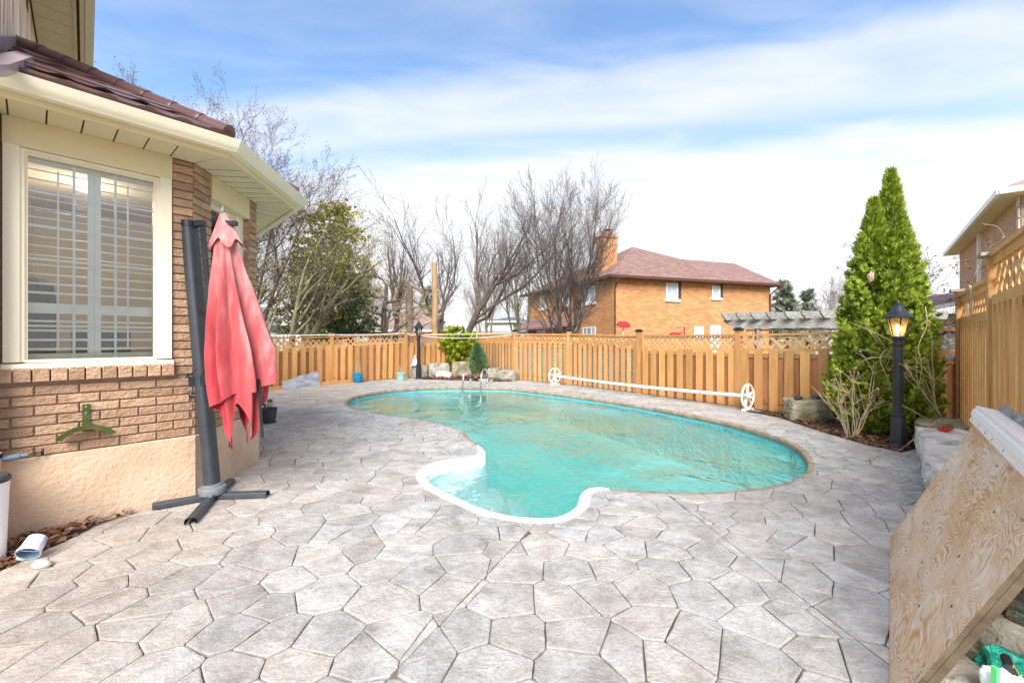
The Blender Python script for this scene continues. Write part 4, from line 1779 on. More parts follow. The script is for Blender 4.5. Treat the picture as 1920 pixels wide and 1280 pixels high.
def lattice(b, p0, p1, z0, z1, pitch, w, th, n, dirs=(1, -1), clipz=True):
    """diagonal strips clipped to the rectangle p0-p1, z0-z1"""
    d = (p1 - p0); L = d.length; d = d / L
    H = z1 - z0
    for k_, sgn_ in enumerate(dirs):
        t = -H
        while t < L + H:
            # centre line from (t,0) to (t+H, H) or mirrored
            a = [(t, 0.0), (t + H, H)] if sgn_ > 0 else [(t + H, 0.0), (t, H)]
            (x0, y0), (x1, y1) = a
            # clip x to [0,L]
            dx = x1 - x0
            lo, hi = 0.0, 1.0
            if dx > 0:
                lo, hi = max(lo, (0 - x0) / dx), min(hi, (L - x0) / dx)
            else:
                lo, hi = max(lo, (L - x0) / dx), min(hi, (0 - x0) / dx)
            if hi - lo > .06:
                q0 = p0 + d * (x0 + dx * lo) + UP * (z0 + H * lo) + n * (th * (k_ + .5) - th)
                q1 = p0 + d * (x0 + dx * hi) + UP * (z0 + H * hi) + n * (th * (k_ + .5) - th)
                dd = (q1 - q0).normalized()
                b.box((q0 + q1) / 2, ((q1 - q0).length, w, th), dd, n.cross(dd), n)
            t += pitch


def fence(name, label, pts, tops, zb, style, post_px=None, caps=None, facing=None, post_w=.13, mats=None, seed=1):
    """a run of fence panels between posts; boards in two staggered layers"""
    r = random.Random(seed)
    root = thing(name, label, 'fence', pts[0])
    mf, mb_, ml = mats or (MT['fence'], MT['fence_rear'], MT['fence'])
    for i, (p, zt) in enumerate(zip(pts, tops)):
        if style['posts'][i]:
            d = ((pts[min(i + 1, len(pts) - 1)] - pts[max(i - 1, 0)])).normalized()
            b = MB(); b.box(p + UP * ((zt + .10 + zb) / 2), (post_w, post_w, zt + .10 - zb), d)
            po = b.build('post', mf, root)
            c = MB()
            if style['posts'][i] == 'black':
                c.box(p + UP * (zt + .125), (post_w + .05, post_w + .05, .05), d)
                c.box(p + UP * (zt + .162), (post_w - .02, post_w - .02, .03), d)
                c.build('post_cap', MT['black'], po)
            elif style['posts'][i] == 'stone':
                c.box(p + UP * (zt + .115), (post_w + .16, post_w + .16, .035), d)
                c.build('post_cap', MT['limestone'], po)
            else:
                c.box(p + UP * (zt + .11), (post_w + .04, post_w + .04, .022), d)
                c.build('post_cap', mf, po)
    for i in range(len(pts) - 1):
        st = style['panels'][i]
        a, c = pts[i], pts[i + 1]
        d = (c - a); L = d.length; d.normalize()
        n = Vector((d.y, -d.x, 0))
        if n.dot(Vector((0, 0, 0)) - a) < 0:
            n = -n
        za, zc = tops[i], tops[i + 1]
        lat = st.get('lat', .36)
        e = post_w / 2
        pa, pc_ = a + d * e, c - d * e
        def rail(off, h, w=.05, out=0.0, m=mf, nm='rail'):
            b = MB()
            b.bar(pa + UP * (za - off) + n * out, pc_ + UP * (zc - off) + n * out, w, h)
            b.build(nm, m, root)
        rail(.02, .05, .09)
        rail(lat, .06, .075, .0)
        for zr in (st.get('low', .22),):
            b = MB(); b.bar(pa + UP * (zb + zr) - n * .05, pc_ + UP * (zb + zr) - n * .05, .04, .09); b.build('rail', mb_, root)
        b = MB(); b.bar(pa + UP * ((za) - lat - .14) - n * .045, pc_ + UP * ((zc) - lat - .14) - n * .045, .04, .09); b.build('rail', mf, root)
        b = MB()
        zt_ = min(za, zc)
        lattice(b, pa, pc_, zt_ - lat + .03, zt_ - .045, st.get('pitch', .2), st.get('sw', .045), .012, n, st.get('dirs', (1, -1)))
        b.build('lattice', st.get('lm', ml), root, kind='stuff')
        # small frame strips round the lattice
        sp, bw = st['sp'], st['bw']
        m = max(1, int(round(L / sp)))
        spx = L / m
        rz_ = math.atan2(d.y, d.x)
        for q in range(m):
            tq = spx * (q + .5)
            zt2 = za + (zc - za) * tq / L - lat - .03
            lean = st.get('lean', 0.0) * (1 if tq > L * .55 else 0)
            w = bw * r.uniform(.95, 1.04)
            o = inst('board', board_mesh(bw, zt2 - zb - .02, .02, mf), root, a + d * tq + n * (.028 + r.uniform(-.004, .004)) + UP * (zb + .02), 0)
            o.rotation_euler = (0, lean + r.uniform(-.006, .006), rz_)
        if st.get('rear', True):
            for q in range(m + 1):
                tq = min(max(spx * q, .08), L - .08)
                zt2 = za + (zc - za) * tq / L - lat - st.get('rdrop', .14)
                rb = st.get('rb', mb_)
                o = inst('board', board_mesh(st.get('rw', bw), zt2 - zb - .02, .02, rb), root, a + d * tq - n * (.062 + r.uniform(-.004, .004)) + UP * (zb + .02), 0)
                o.rotation_euler = (0, r.uniform(-.006, .006), rz_)
    return root


L0, L1, L2 = G(470, 733), G(621, 719), G(760, 708.5)
COR = Vector((-1.79, 20.4, 0))
BP = [Vector((.12, 17.68, 0)), G(1067, 720.8), G(1198, 737.5), G(1385, 763)]
dirB = (BP[3] - BP[2]).normalized()
BP.append(BP[3] + dirB * 3.3)
END = BP[3] + dirB * 4.7
wd = dict(sp=.30, bw=.185, pitch=.21, sw=.05, rw=.27)
fence('fence', 'orange stained board fence with lattice top running from the umbrella to the far lamp post', [L0, L1, L2], [1.70, 1.78, 1.90], 0.0,
      dict(posts=['wood', 'wood', 'wood'], panels=[wd, dict(sp=.29, bw=.18, pitch=.21, sw=.05, lean=.02, rw=.26)]), seed=2)
fence('fence', 'orange board fence with fine brown lattice behind the stone bench and green shrubs', [L2 + V(.12, .09, 0), COR], [1.86, 1.94], 0.0,
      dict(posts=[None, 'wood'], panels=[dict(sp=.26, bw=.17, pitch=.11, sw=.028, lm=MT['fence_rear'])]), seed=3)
g_ = dict(sp=.245, bw=.145, pitch=.095, sw=.036, dirs=(1, -1), rb=MT['grey_wood'], rw=.21, lat=.33)
fence('fence', 'orange board fence with close diagonal lattice behind the white pool reel and ladder', [COR + V(.1, -.14, 0), BP[0], BP[1], BP[2]], [1.92, 1.90, 1.87, 1.80], 0.0,
      dict(posts=[None, 'black', 'black', 'black'], panels=[g_, g_, g_]), seed=4)
w2 = dict(sp=.315, bw=.19, rw=.29, pitch=.17, sw=.048, lm=MT['lat_pale'], lat=.37)
fence('fence', 'orange board fence with open pale lattice in front of the pergola', [BP[2] + dirB * .12, BP[3], BP[4]], [1.79, 1.78, 1.83], 0.0,
      dict(posts=[None, 'black', None], panels=[w2, dict(w2, pitch=.24, sw=.055)]), seed=5)
w3 = dict(sp=.31, bw=.19, rw=.28, pitch=.2, sw=.05, lm=MT['mossrock'], lat=.42)
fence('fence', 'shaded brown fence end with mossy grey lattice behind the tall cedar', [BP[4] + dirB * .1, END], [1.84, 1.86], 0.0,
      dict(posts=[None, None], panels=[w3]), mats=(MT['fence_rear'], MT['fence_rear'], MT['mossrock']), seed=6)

# tall fence on the right, near the camera: strips of its lattice are single pieces
dR = Vector((.653, .757, 0)).normalized()
R1 = Vector((7.37, 7.0, 0)); R0 = Vector((5.55, 4.89, 0)); RN = R0 - dR * 2.6
RM = RN - dR * 2.6
nR = Vector((-dR.y, dR.x, 0))
rf = thing('tall_fence', 'tall orange board fence with lattice top and stone post caps at the right edge', 'fence', R0)
NF = MT['fence_near']


def rpanel(a, c, zt, zl, zb, sp, bw, pitch, sw, cap):
    L = (c - a).length
    b = MB(); b.bar(a + UP * zt, c + UP * zt, .13, .05); b.bar(a + UP * (zt - .07) + nR * .01, c + UP * (zt - .07) + nR * .01, .05, .09); b.build('top_rail', NF, rf)
    b = MB(); b.bar(a + UP * zl, c + UP * zl, .09, .11); b.build('rail', NF, rf)
    b = MB(); b.bar(a + UP * (zb + .3) - nR * .05, c + UP * (zb + .3) - nR * .05, .04, .09); b.build('rail', NF, rf)
    for i_, dr_ in enumerate(((1,), (-1,))):
        lb = MB(); lattice(lb, a, c, zl + .055, zt - .11, pitch, sw, .014, nR, dr_)
        k = len(lb.v) // 8
        for q in range(k):
            s = MB(); s.v = [tuple(Vector(v) + nR * (.016 * i_)) for v in lb.v[q * 8:q * 8 + 8]]; s.f = [(0, 2, 3, 1), (4, 5, 7, 6), (0, 1, 5, 4), (2, 6, 7, 3), (0, 4, 6, 2), (1, 3, 7, 5)]
            s.build('lattice_strip', MT['lat_pale'], rf)
    m = int(L / sp)
    rz_ = math.atan2(dR.y, dR.x)
    for q in range(m + 1):
        t = min(sp * (q + .5), L - .05)
        inst('board', board_mesh(bw, zl - zb - .05, .024, NF), rf, a + dR * t + nR * .035 + UP * zb, rz_)
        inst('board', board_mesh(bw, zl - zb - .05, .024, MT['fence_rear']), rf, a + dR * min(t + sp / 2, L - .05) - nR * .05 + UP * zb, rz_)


for p, zt, cp in ((R1 - dR * .08, 2.42, 1), (R0, 2.60, 1), (RN, 2.68, 1), (RM, 2.68, 1)):
    b = MB(); b.box(p + UP * (zt / 2), (.14, .14, zt), dR); po = b.build('post', NF, rf)
    b = MB(); b.box(p + UP * (zt + .03), (.27, .27, .04), dR); b.box(p + UP * (zt + .005), (.18, .18, .012), dR); b.build('post_cap', MT['limestone'], po)
rpanel(R0 + dR * .09, R1 - dR * .16, 2.36, 1.94, .05, .19, .115, .21, .03, 1)
rpanel(RN + dR * .09, R0 - dR * .09, 2.62, 2.10, .05, .25, .15, .26, .042, 1)
rpanel(RM + dR * .09, RN - dR * .09, 2.62, 2.10, .05, .25, .15, .26, .042, 1)
# hoop of dry vine hung on the tall fence
hp = At(1835, 565, 5.75)
b = MB(); ring_ = [hp + dR * (math.cos(a) * .2) + UP * (math.sin(a) * .22) + nR * .08 for a in np.linspace(0, 6.28, 25)]
b.tube(ring_, .007, 5); b.tube([p + nR * .015 + UP * .01 for p in ring_], .005, 5)
tag(b.build('vine_hoop', MT['twigpale'], None, smooth='all'), 'thin hoop of dry vine hung on the tall right fence lattice', 'vine hoop')

# ================================================================== lamp posts
def lamp_post(label, c, H, lit, s=1.0):
    t = thing('lamp_post', label, 'lamp post', c, 'black post lanterns by the pool')
    k = s
    b = MB()
    b.lathe(c, [(.115 * k, 0), (.115 * k, .03), (.10 * k, .045), (.092 * k, .06), (.078 * k, .42 * k), (.092 * k, .43 * k), (.092 * k, .455 * k), (.07 * k, .47 * k)], 8, rot=R(22.5))
    b.build('base', MT['black'], t)
    b = MB(); zt = H - .62 * k
    b.lathe(c, [(.058 * k, .46 * k), (.052 * k, zt - .04), (.066 * k, zt - .03), (.066 * k, zt), (.048 * k, zt + .01), (.048 * k, zt + .05)], 18)
    b.build('shaft', MT['black'], t, smooth=35)
    z0 = zt + .05
    b = MB()
    b.lathe(c, [(.05 * k, z0), (.075 * k, z0 + .01 * k), (.078 * k, z0 + .035 * k), (.066 * k, z0 + .05 * k)], 6)
    lan = b.build('lantern', MT['black'], t)
    zb_, zr = z0 + .05 * k, z0 + .29 * k
    r0, r1 = .066 * k, .122 * k
    for i in range(6):
        a0, a1 = math.pi / 3 * i, math.pi / 3 * (i + 1)
        p = [c + V(math.cos(a) * r, math.sin(a) * r, z) for (a, r, z) in ((a0, r0, zb_), (a1, r0, zb_), (a1, r1, zr), (a0, r1, zr))]
        b = MB(); b.add(p, [(0, 1, 2, 3)]); b.build('glass_pane', AMBER if lit else LGLASS, lan)
        b = MB(); b.bar(p[0], p[3], .011 * k, .011 * k, Vector((math.cos(a0), math.sin(a0), 0))); b.build('glazing_bar', MT['black'], lan)
    b = MB()
    b.lathe(c, [(.118 * k, zr - .002), (.165 * k, zr + .004), (.165 * k, zr + .018 * k), (.12 * k, zr + .06 * k), (.075 * k, zr + .12 * k), (.05 * k, zr + .165 * k), (.035 * k, zr + .18 * k), (.035 * k, zr + .2 * k), (.018 * k, zr + .21 * k), (.012 * k, zr + .235 * k), (.001, zr + .25 * k)], 24)
    b.build('lantern_roof', MT['black'], t, smooth=35)
    b = MB()
    b.lathe(c, [(.012 * k, zb_), (.014 * k, zb_ + .05 * k), (.028 * k, zb_ + .07 * k), (.036 * k, zb_ + .10 * k), (.03 * k, zb_ + .135 * k), (.012 * k, zb_ + .155 * k), (.001, zb_ + .158 * k)], 16)
    b.build('bulb', BULB if lit else MT['white'], t, smooth='all')
    if lit:
        l = bpy.data.lights.new('lamp_light', 'POINT'); l.energy = 4; l.color = (1, .66, .3); l.shadow_soft_size = .04
        lo = bpy.data.objects.new('lamp_light', l); COL.objects.link(lo); lo.location = (c.x, c.y - .0, zb_ + .10 * k)
    return t


t_ = NT('amber_lantern_glass')
a_tr = t_.node('ShaderNodeBsdfTransparent'); a_tr.inputs[0].default_value = (1, .84, .6, 1)
a_tl = t_.node('ShaderNodeBsdfTranslucent'); a_tl.inputs[0].default_value = (.95, .68, .36, 1)
a_mx = t_.node('ShaderNodeMixShader'); a_mx.inputs[0].default_value = .5
t_.l.new(a_tr.outputs[0], a_mx.inputs[1]); t_.l.new(a_tl.outputs[0], a_mx.inputs[2]); t_.l.new(a_mx.outputs[0], t_.out.inputs[0])
AMBER = t_.m
LGLASS = glassy('lantern_glass', (.96, .93, .86), 1.45, .05, 1.2)
t_ = NT('lit_bulb'); em = t_.node('ShaderNodeEmission'); em.inputs[0].default_value = (1, .74, .38, 1); em.inputs[1].default_value = 5
t_.l.new(em.outputs[0], t_.out.inputs[0]); BULB = t_.m
lp2 = G(1684, 838)
lamp_post('black lamp post with a lit amber lantern in front of the tall cedar', lp2, CH + (HZ - 557) / F * lp2.y, True, 1.14)
lp1 = G(785, 710)
lamp_post('black lamp post with an unlit lantern beside the seated statue', lp1, CH + (HZ - 598) / F * lp1.y, False, 1.3)

# ================================================================== far corner
# stone bench blocks of the raised bed
SB = thing('stone_edging', 'row of rough limestone blocks edging the far corner bed behind the lamp post', 'stone wall', G(830, 712))


def block(parent, a, c, w, h, mat, seed, name='stone_block', z0=-.03, flat=.82, amp=.07):
    d = (c - a); L = d.length; d.normalize()
    m = (a + c) / 2
    b = MB(); b.ico((m.x, m.y, z0 + h / 2), (L / 2 * .94, w / 2, h / 2), 4, amp, 2.1, seed, flat, math.atan2(d.y, d.x))
    return b.build(name, mat, parent, smooth=28)


q = [G(766, 711) + V(0, .45, 0), G(792, 710) + V(0, .6, 0), G(838, 709.5) + V(0, .9, 0), G(893, 709.5) + V(0, 1.0, 0)]
block(SB, q[0], q[1], .62, .60, MT['limestone'], 1)
block(SB, q[1] + V(.05, .1, 0), q[2], .6, .66, MT['limestone'], 2)
block(SB, q[2] + V(.03, .1, 0), q[3], .6, .72, MT['mossrock'], 3)
SB2 = thing('stone_edging', 'two flat grey stone blocks beside the pool ladder under the fence', 'stone wall', G(940, 712))
block(SB2, G(905, 711) + V(0, .5, 0), G(938, 711) + V(0, .3, 0), .7, .48, MT['limestone'], 4)
block(SB2, G(936, 713) + V(.02, .25, 0), G(972, 714) + V(0, .12, 0), .75, .46, MT['limestone'], 5)
cb = [tuple(p.to_2d()) for p in (G(792, 711.6), G(860, 713), G(905, 715.5), G(965, 715.2), G(968, 711), G(880, 703), G(800, 706))]
bed('corner_bed', cb, .03, '')
litter('leaf_litter', cb, 700, .085, .02, .08, MT['leaf'], 'brown leaf litter in the far corner bed behind the ladder', 8)
c = G(832, 709); b = MB(); b.ico((c.x, c.y, .12), (.36, .2, .2), 3, .15, 1.4, 3, .3)
tag(b.build('rock', MT['limepale'], None, smooth=30), 'pale rounded rock in the far corner bed of leaves', 'rock')
c = G(912, 714); b = MB(); b.ico((c.x, c.y, .03), (.32, .26, .035), 3, .12, 1.4, 6, .5)
tag(b.build('flat_stone', MT['white'], None, smooth=30), 'flat white stone lying right of the ladder', 'stone')

# seated statue
sc_ = G(775, 711) + V(.0, .3, .56)
sc_.z = .56
stt = thing('statue', 'small white seated meditating statue on the stone block by the far lamp', 'statue', sc_)
b = MB()
s = .0128 * 1.0
k = sc_.y / F          # metres per photo pixel at the statue
def el(cx, cz, rx, ry, rz_, yy=0.0, sub=2, amp=0.02):
    b.ico((sc_.x + cx * k, sc_.y + yy, sc_.z + cz * k), (rx * k, ry * k, rz_ * k), sub, amp, 2, 1)
el(0, 1.2, 6.2, 4.5, 1.4); el(0, 3.2, 5.6, 3.6, 1.9); el(-3.6, 3.4, 2.6, 2.6, 1.5, -.05); el(3.6, 3.4, 2.6, 2.6, 1.5, -.05)
el(0, 8.0, 3.3, 2.4, 4.6); el(-3.4, 8.2, 1.2, 1.4, 3.6); el(3.4, 8.2, 1.2, 1.4, 3.6); el(0, 11.4, 3.6, 2.0, 1.6)
el(-1.2, 5.0, 2.0, 1.2, .9, -.07); el(1.2, 5.0, 2.0, 1.2, .9, -.07)
el(0, 13.2, 1.0, 1.0, 1.6); el(0, 15.6, 2.0, 2.0, 2.5); el(0, 18.0, 1.1, 1.1, 1.1); el(0, 19.4, .5, .5, .9); el(-2.0, 15.2, .35, .6, 1.3); el(2.0, 15.2, .35, .6, 1.3); el(0, 15.3, .35, .5, .8, -.045)
b.build('figure', pm('weathered_white_plaster', [S(196, 200, 210), S(226, 228, 232)], 9, .8, .2, 40), stt, smooth='all')
b = MB(); b.box(sc_ + UP * .012, (.30, .24, .03)); b.build('plinth', MT['limepale'], stt)

# slate slab leaning on the fence
dl = (L1 - L0).normalized(); nl = Vector((dl.y, -dl.x, 0))
a_ = G(524, 729.8); 
tv_ = [(0, 0), (1.45, 0), (1.43, .50), (1.36, .56), (1.05, .48), (.72, .44), (.35, .33), (.03, .28)]
b = MB(); n = len(tv_)
base_s = a_ + nl * .05
vs = []
for o_ in (0, .045):
    for (x, z) in tv_:
        vs.append(base_s + dl * (x * .92) + UP * (z * .95) - nl * (z * .25) + nl * (o_) + nl * .12)
b.add(vs, [tuple(range(n)), tuple(range(2 * n - 1, n - 1, -1))] + [(i, n + i, n + (i + 1) % n, (i + 1) % n) for i in range(n)])
tag(b.build('slate_slab', pm('grey_slate', [S(128, 134, 142), S(160, 164, 170), S(182, 184, 188)], 3, .8, .5, 12, (1, 1, 3), var=.02)), 'irregular grey slate slab leaning against the left fence', 'slate slab')

# blue bucket, pale green pot
bc = G(671, 717)
bt = thing('bucket', 'blue plastic bucket with dead twigs in front of the fence', 'bucket', bc)
MT['blueplastic'] = pm('blue_plastic', [S(28, 130, 176), S(44, 150, 194)], 5, .4, .05, 30, var=.05)
b = MB(); b.lathe(bc, [(.14, 0), (.15, .01), (.185, .34), (.21, .345), (.21, .37), (.185, .37), (.16, .1), (.0, .1)], 26); b.build('bucket_shell', MT['blueplastic'], bt, smooth=40)
b = MB(); b.tube([bc + V(.205 * math.cos(a), -.21, .34 - .16 * math.sin(a)) for a in np.linspace(0, math.pi, 13)], .009, 6); b.build('bail', MT['blueplastic'], bt, smooth='all')
b = MB(); r = random.Random(8)
for i in range(22):
    p0 = bc + V(r.uniform(-.1, .1), r.uniform(-.1, .1), .12); p1 = p0 + V(r.uniform(-.1, .1), r.uniform(-.1, .1), r.uniform(.35, .75)); b.tube([p0, (p0 + p1) / 2 + V(r.uniform(-.02, .02), 0, 0), p1], [.008, .006, .003], 4)
b.build('dead_twigs', MT['twigpale'], bt)
gc = G(752, 712.5)
gp = thing('flower_pot', 'pale green square-rimmed pot with dry stems beside the statue', 'flower pot', gc)
MT['palegreen'] = pm('pale_green_plastic', [S(140, 176, 168), S(160, 194, 186)], 5, .5, .05, 30, var=.04)
b = MB(); b.lathe(gc, [(.15, 0), (.19, .25), (.21, .255), (.215, .32), (.19, .32), (.18, .25), (.0, .25)], 24); b.build('pot', MT['palegreen'], gp, smooth=40)
b = MB()
for i in range(9):
    p0 = gc + V(r.uniform(-.1, .1), r.uniform(-.1, .1), .25); p1 = p0 + V(r.uniform(-.15, .15), 0, r.uniform(.2, .45)); b.tube([p0, (p0 + p1) / 2, p1], [.007, .006, .003], 4)
b.build('dry_stems', MT['twigpale'], gp)
# timber sleeper at the foot of the left fence
b = MB(); b.bar(G(500, 732.5) + UP * .06, G(672, 716) + UP * .06, .10, .12)
tag(b.build('timber_sleeper', MT['fence']), 'long orange timber sleeper along the foot of the left fence', 'timber')

# pool ladder
ld = thing('pool_ladder', 'stainless steel pool ladder with two hooped rails at the far edge', 'pool ladder', G(888, 719))
for px in (869.5, 903):
    top_e = G(px, 728.0)
    bk_ = Vector((top_e.x * 1.0 + (.15), top_e.y + .75, 0))
    pts_ = [Vector((bk_.x, bk_.y, -.01)), Vector((bk_.x, bk_.y, .40))]
    fr0 = Vector((top_e.x, top_e.y - .10, .4))
    for a in np.linspace(0, math.pi, 9):
        m = (pts_[1] + fr0) / 2
        h = (fr0 - pts_[1]) / 2
        pts_.append(m - h * math.cos(a) + UP * (.0 + .24 * math.sin(a)))
    pts_ += [Vector((top_e.x - .02, top_e.y - .16, 0.0)), Vector((top_e.x - .02, top_e.y - .16, -.9))]
    b = MB(); b.tube(pts_, .034, 10); ro = b.build('rail', MT['steel'], ld, smooth='all')
    b = MB(); b.lathe((bk_.x, bk_.y, 0), [(.075, .0), (.075, .012), (.045, .03), (.036, .03)], 16); b.build('flange', MT['steel'], ro, smooth=40)
ea, ec_ = G(869.5, 728), G(903, 728)
for z in (-.2, -.5):
    b = MB(); b.box(((ea.x + ec_.x) / 2 - .02, ea.y - .16, z), (ec_.x - ea.x, .1, .035)); b.build('tread', MT['white'], ld)

# solar cover reel
w1_, w2_ = G(1040, 721.5), G(1402, 769.5)
rl = thing('pool_cover_reel', 'long white pool cover reel with spoked end wheels before the fence', 'pool cover reel', w1_)
ax_ = (w2_ - w1_).normalized()
px_ = Vector((ax_.y, -ax_.x, 0))
for wi, wpos_ in enumerate((w1_, w2_)):
    R_ = .275
    cen = wpos_ + UP * (.335)
    b = MB(); b.tube([cen + px_ * (math.cos(a) * R_) + UP * (math.sin(a) * R_) for a in np.linspace(0, 2 * math.pi, 33)], .026, 8, cap=False)
    wh = b.build('wheel', MT['ivoryplastic'], rl, smooth='all')
    for i in range(5):
        a = 2 * math.pi * i / 5 + .3
        b = MB(); b.bar(cen, cen + (px_ * math.cos(a) + UP * math.sin(a)) * R_, .035, .05, ax_); b.build('spoke', MT['ivoryplastic'], wh)
    b = MB(); sg = -1 if wi == 0 else 1
    b.tube([cen - ax_ * .06, cen + ax_ * .06], .06, 12); b.build('wheel_hub', MT['ivoryplastic'], wh, smooth=40)
    if wi == 1:
        b = MB(); b.tube([cen - px_ * -.12 + ax_ * .04, cen - px_ * -.12 + ax_ * .2], .018, 8); b.tube([cen, cen + px_ * .12 + ax_ * .05], .014, 8); b.build('crank_handle', MT['ivoryplastic'], wh, smooth=40)
    b = MB()
    b.bar(wpos_ + UP * .03 - px_ * .2, wpos_ + UP * .03 + px_ * .2, .09, .05)
    b.bar(wpos_ + UP * .04 - ax_ * .05 * sg, cen - ax_ * .05 * sg, .06, .05, px_)
    b.build('stand', MT['ivoryplastic'], rl)
ca, cb_ = w1_ + UP * .335, w2_ + UP * .335
sag = [ca.lerp(cb_, t) - UP * (.05 * math.sin(math.pi * t)) for t in np.linspace(0, 1, 15)]
b = MB(); b.tube(sag, .047, 12); tbo = b.build('tube', MT['galv'], rl, smooth=40)
for t in (.18, .27, .36, .55, .63, .74, .83, .92):
    p = ca.lerp(cb_, t) - UP * (.05 * math.sin(math.pi * t))
    b = MB(); b.tube([p + px_ * .05 - UP * .02, p + px_ * .06 - UP * .10, p + px_ * .075 - UP * (.26 - .08 * (t > .6))], .007, 5)
    b.tube([p + px_ * .05 + UP * .02, p - px_ * .0 + UP * .052, p - px_ * .05], .008, 5)
    b.build('strap', MT['hub'], tbo)

# string lights along the fence tops and the twin line across the corner
def line_thing(name, label, cat, pts_, rad, mat, bulbs=0, seed=0):
    t = thing(name, label, cat, pts_[0])
    b = MB(); b.tube(pts_, rad, 5); b.build('cable', mat, t, smooth='all')
    r = random.Random(seed)
    for i in range(bulbs):
        f = (i + .5) / bulbs * (len(pts_) - 1)
        j = int(f); p = pts_[j].lerp(pts_[j + 1], f - j)
        b = MB(); b.lathe(p - UP * .05, [(.001, 0), (.012, .008), (.013, .025), (.007, .04), (.006, .05)], 6); b.build('bulb', MT['white'], t, smooth='all')
    return t


def sagged(a, c, s, n=9):
    return [a.lerp(c, i / (n - 1)) - UP * (s * math.sin(math.pi * i / (n - 1))) for i in range(n)]


nLf = -(Vector((dl.y, -dl.x, 0)))
tw = [L0 + UP * 1.77 + nl * .06, *sagged(L1 + UP * 1.84 + nl * .08, L2 + UP * 1.95 + nl * .08, .03)]
line_thing('string_lights', 'white string lights draped along the top of the left fence', 'string lights', tw, .014, MT['white'], 12, 1)
ls = L2 + UP * 1.93 + nl * .12
line_thing('clothes_line', 'upper pale cord stretched across the corner shrubs from post to post', 'cord', sagged(ls, BP[0] + UP * 1.96 + V(-.08, -.1, 0), .06), .012, MT['galv'])
line_thing('clothes_line', 'lower pale cord stretched across the corner shrubs past the lamp post', 'cord', sagged(ls - UP * .04, BP[0] + UP * 1.86 + V(-.1, -.12, 0), .16), .012, MT['galv'])
pa_, pb_ = BP[0] + UP * 1.88, BP[2] + UP * 1.78
nB_ = Vector((-(pb_ - pa_).normalized().y, (pb_ - pa_).normalized().x, 0))
if nB_.y > 0:
    nB_ = -nB_
zig = []
for i in range(25):
    p = pa_.lerp(pb_, i / 24) + nB_ * .09
    zig.append(p - UP * (.02 if i % 2 == 0 else .3))
line_thing('string_lights', 'string of tiny white lights zigzagging over the fence lattice behind the reel', 'string lights', zig, .0025, MT['hub'], 36, 2)

# ================================================================== right garden bed
gb = [tuple(p.to_2d()) for p in (G(1384, 768.5), G(1440, 777), G(1500, 796), G(1560, 815), G(1625, 834), G(1690, 848), G(1712, 840))] + [(7.1, 7.0), (7.7, 7.55), (6.75, 8.75), (6.0, 9.65)]
bed('garden_bed', gb, .02, '')
litter('leaf_litter', gb, 1500, .045, .01, .05, MT['leaf'], 'brown leaf litter under the tall cedar along the patio edge', 9)
c = G(1524, 789); b = MB(); b.ico((c.x, c.y + .12, .19), (.42, .3, .24), 4, .14, 1.7, 11, .72, -.3)
tag(b.build('boulder', MT['mossrock'], None, smooth=28), 'mossy squared boulder against the fence left of the cedar', 'boulder')
for i, (dx, lab) in enumerate(((-.24, 'dark wet stone on the left of the mossy boulder'), (.13, 'dark wet stone on the right of the mossy boulder'))):
    b = MB(); b.ico((c.x + dx, c.y + .08, .46), (.085, .06, .055), 3, .2, 1.7, 20 + i)
    tag(b.build('dark_stone', MT['darkrock'], None, smooth=30), lab, 'stone')
for i, (px, py, lab) in enumerate(((1522, 789, 'tan pebble at the foot of the mossy boulder'), (1534, 786, 'pale pebble right of the tan one under the boulder'), (1515, 785, 'small grey pebble against the front of the mossy boulder'))):
    p = G(px, py); b = MB(); b.ico((p.x, p.y - .08, .04), (.075, .05, .04), 2, .12, 1.5, 30 + i)
    tag(b.build('pebble', MT['pebble'], None, smooth='all'), lab, 'pebble')

# limestone retaining blocks on the right
RW = thing('stone_wall', 'low retaining wall of pale limestone blocks behind the right lamp post', 'stone wall', G(1715, 850))
qs = [Vector((6.9, 7.15, 0)), Vector((6.12, 6.38, 0)), Vector((5.32, 5.42, 0)), Vector((4.52, 4.55, 0)), Vector((3.95, 3.75, 0)), Vector((3.1, 2.85, 0))]
for i in range(4):
    o_ = Vector((.28, -.22, 0)) * (1.0 if i else 1.0)
    dd_ = (qs[i] - qs[i + 1]).normalized()
    nn_ = Vector((dd_.y, -dd_.x, 0))
    block(RW, qs[i + 1] + nn_ * (.26 + .04 * (i % 2)) + dd_ * .02, qs[i] + nn_ * (.26 + .03 * ((i + 1) % 2)), .72, (.44, .42, .40, .42, .4)[i], MT['mossrock'] if i == 0 else MT['limepale'], 40 + i, flat=.86, amp=.085)
p = At(1772, 806, 5.9); b = MB(); b.box((p.x, p.y, .42), (.16, .12, .03), V(.9, .43, 0).normalized()); b.box((p.x + .03, p.y + .02, .44), (.06, .05, .02), V(.9, .43, 0).normalized())
tag(b.build('red_scrap', pm('red_plastic', [S(170, 40, 34), S(190, 60, 50)], 5, .4, 0)), 'small red plastic scrap lying behind the limestone wall', 'scrap')

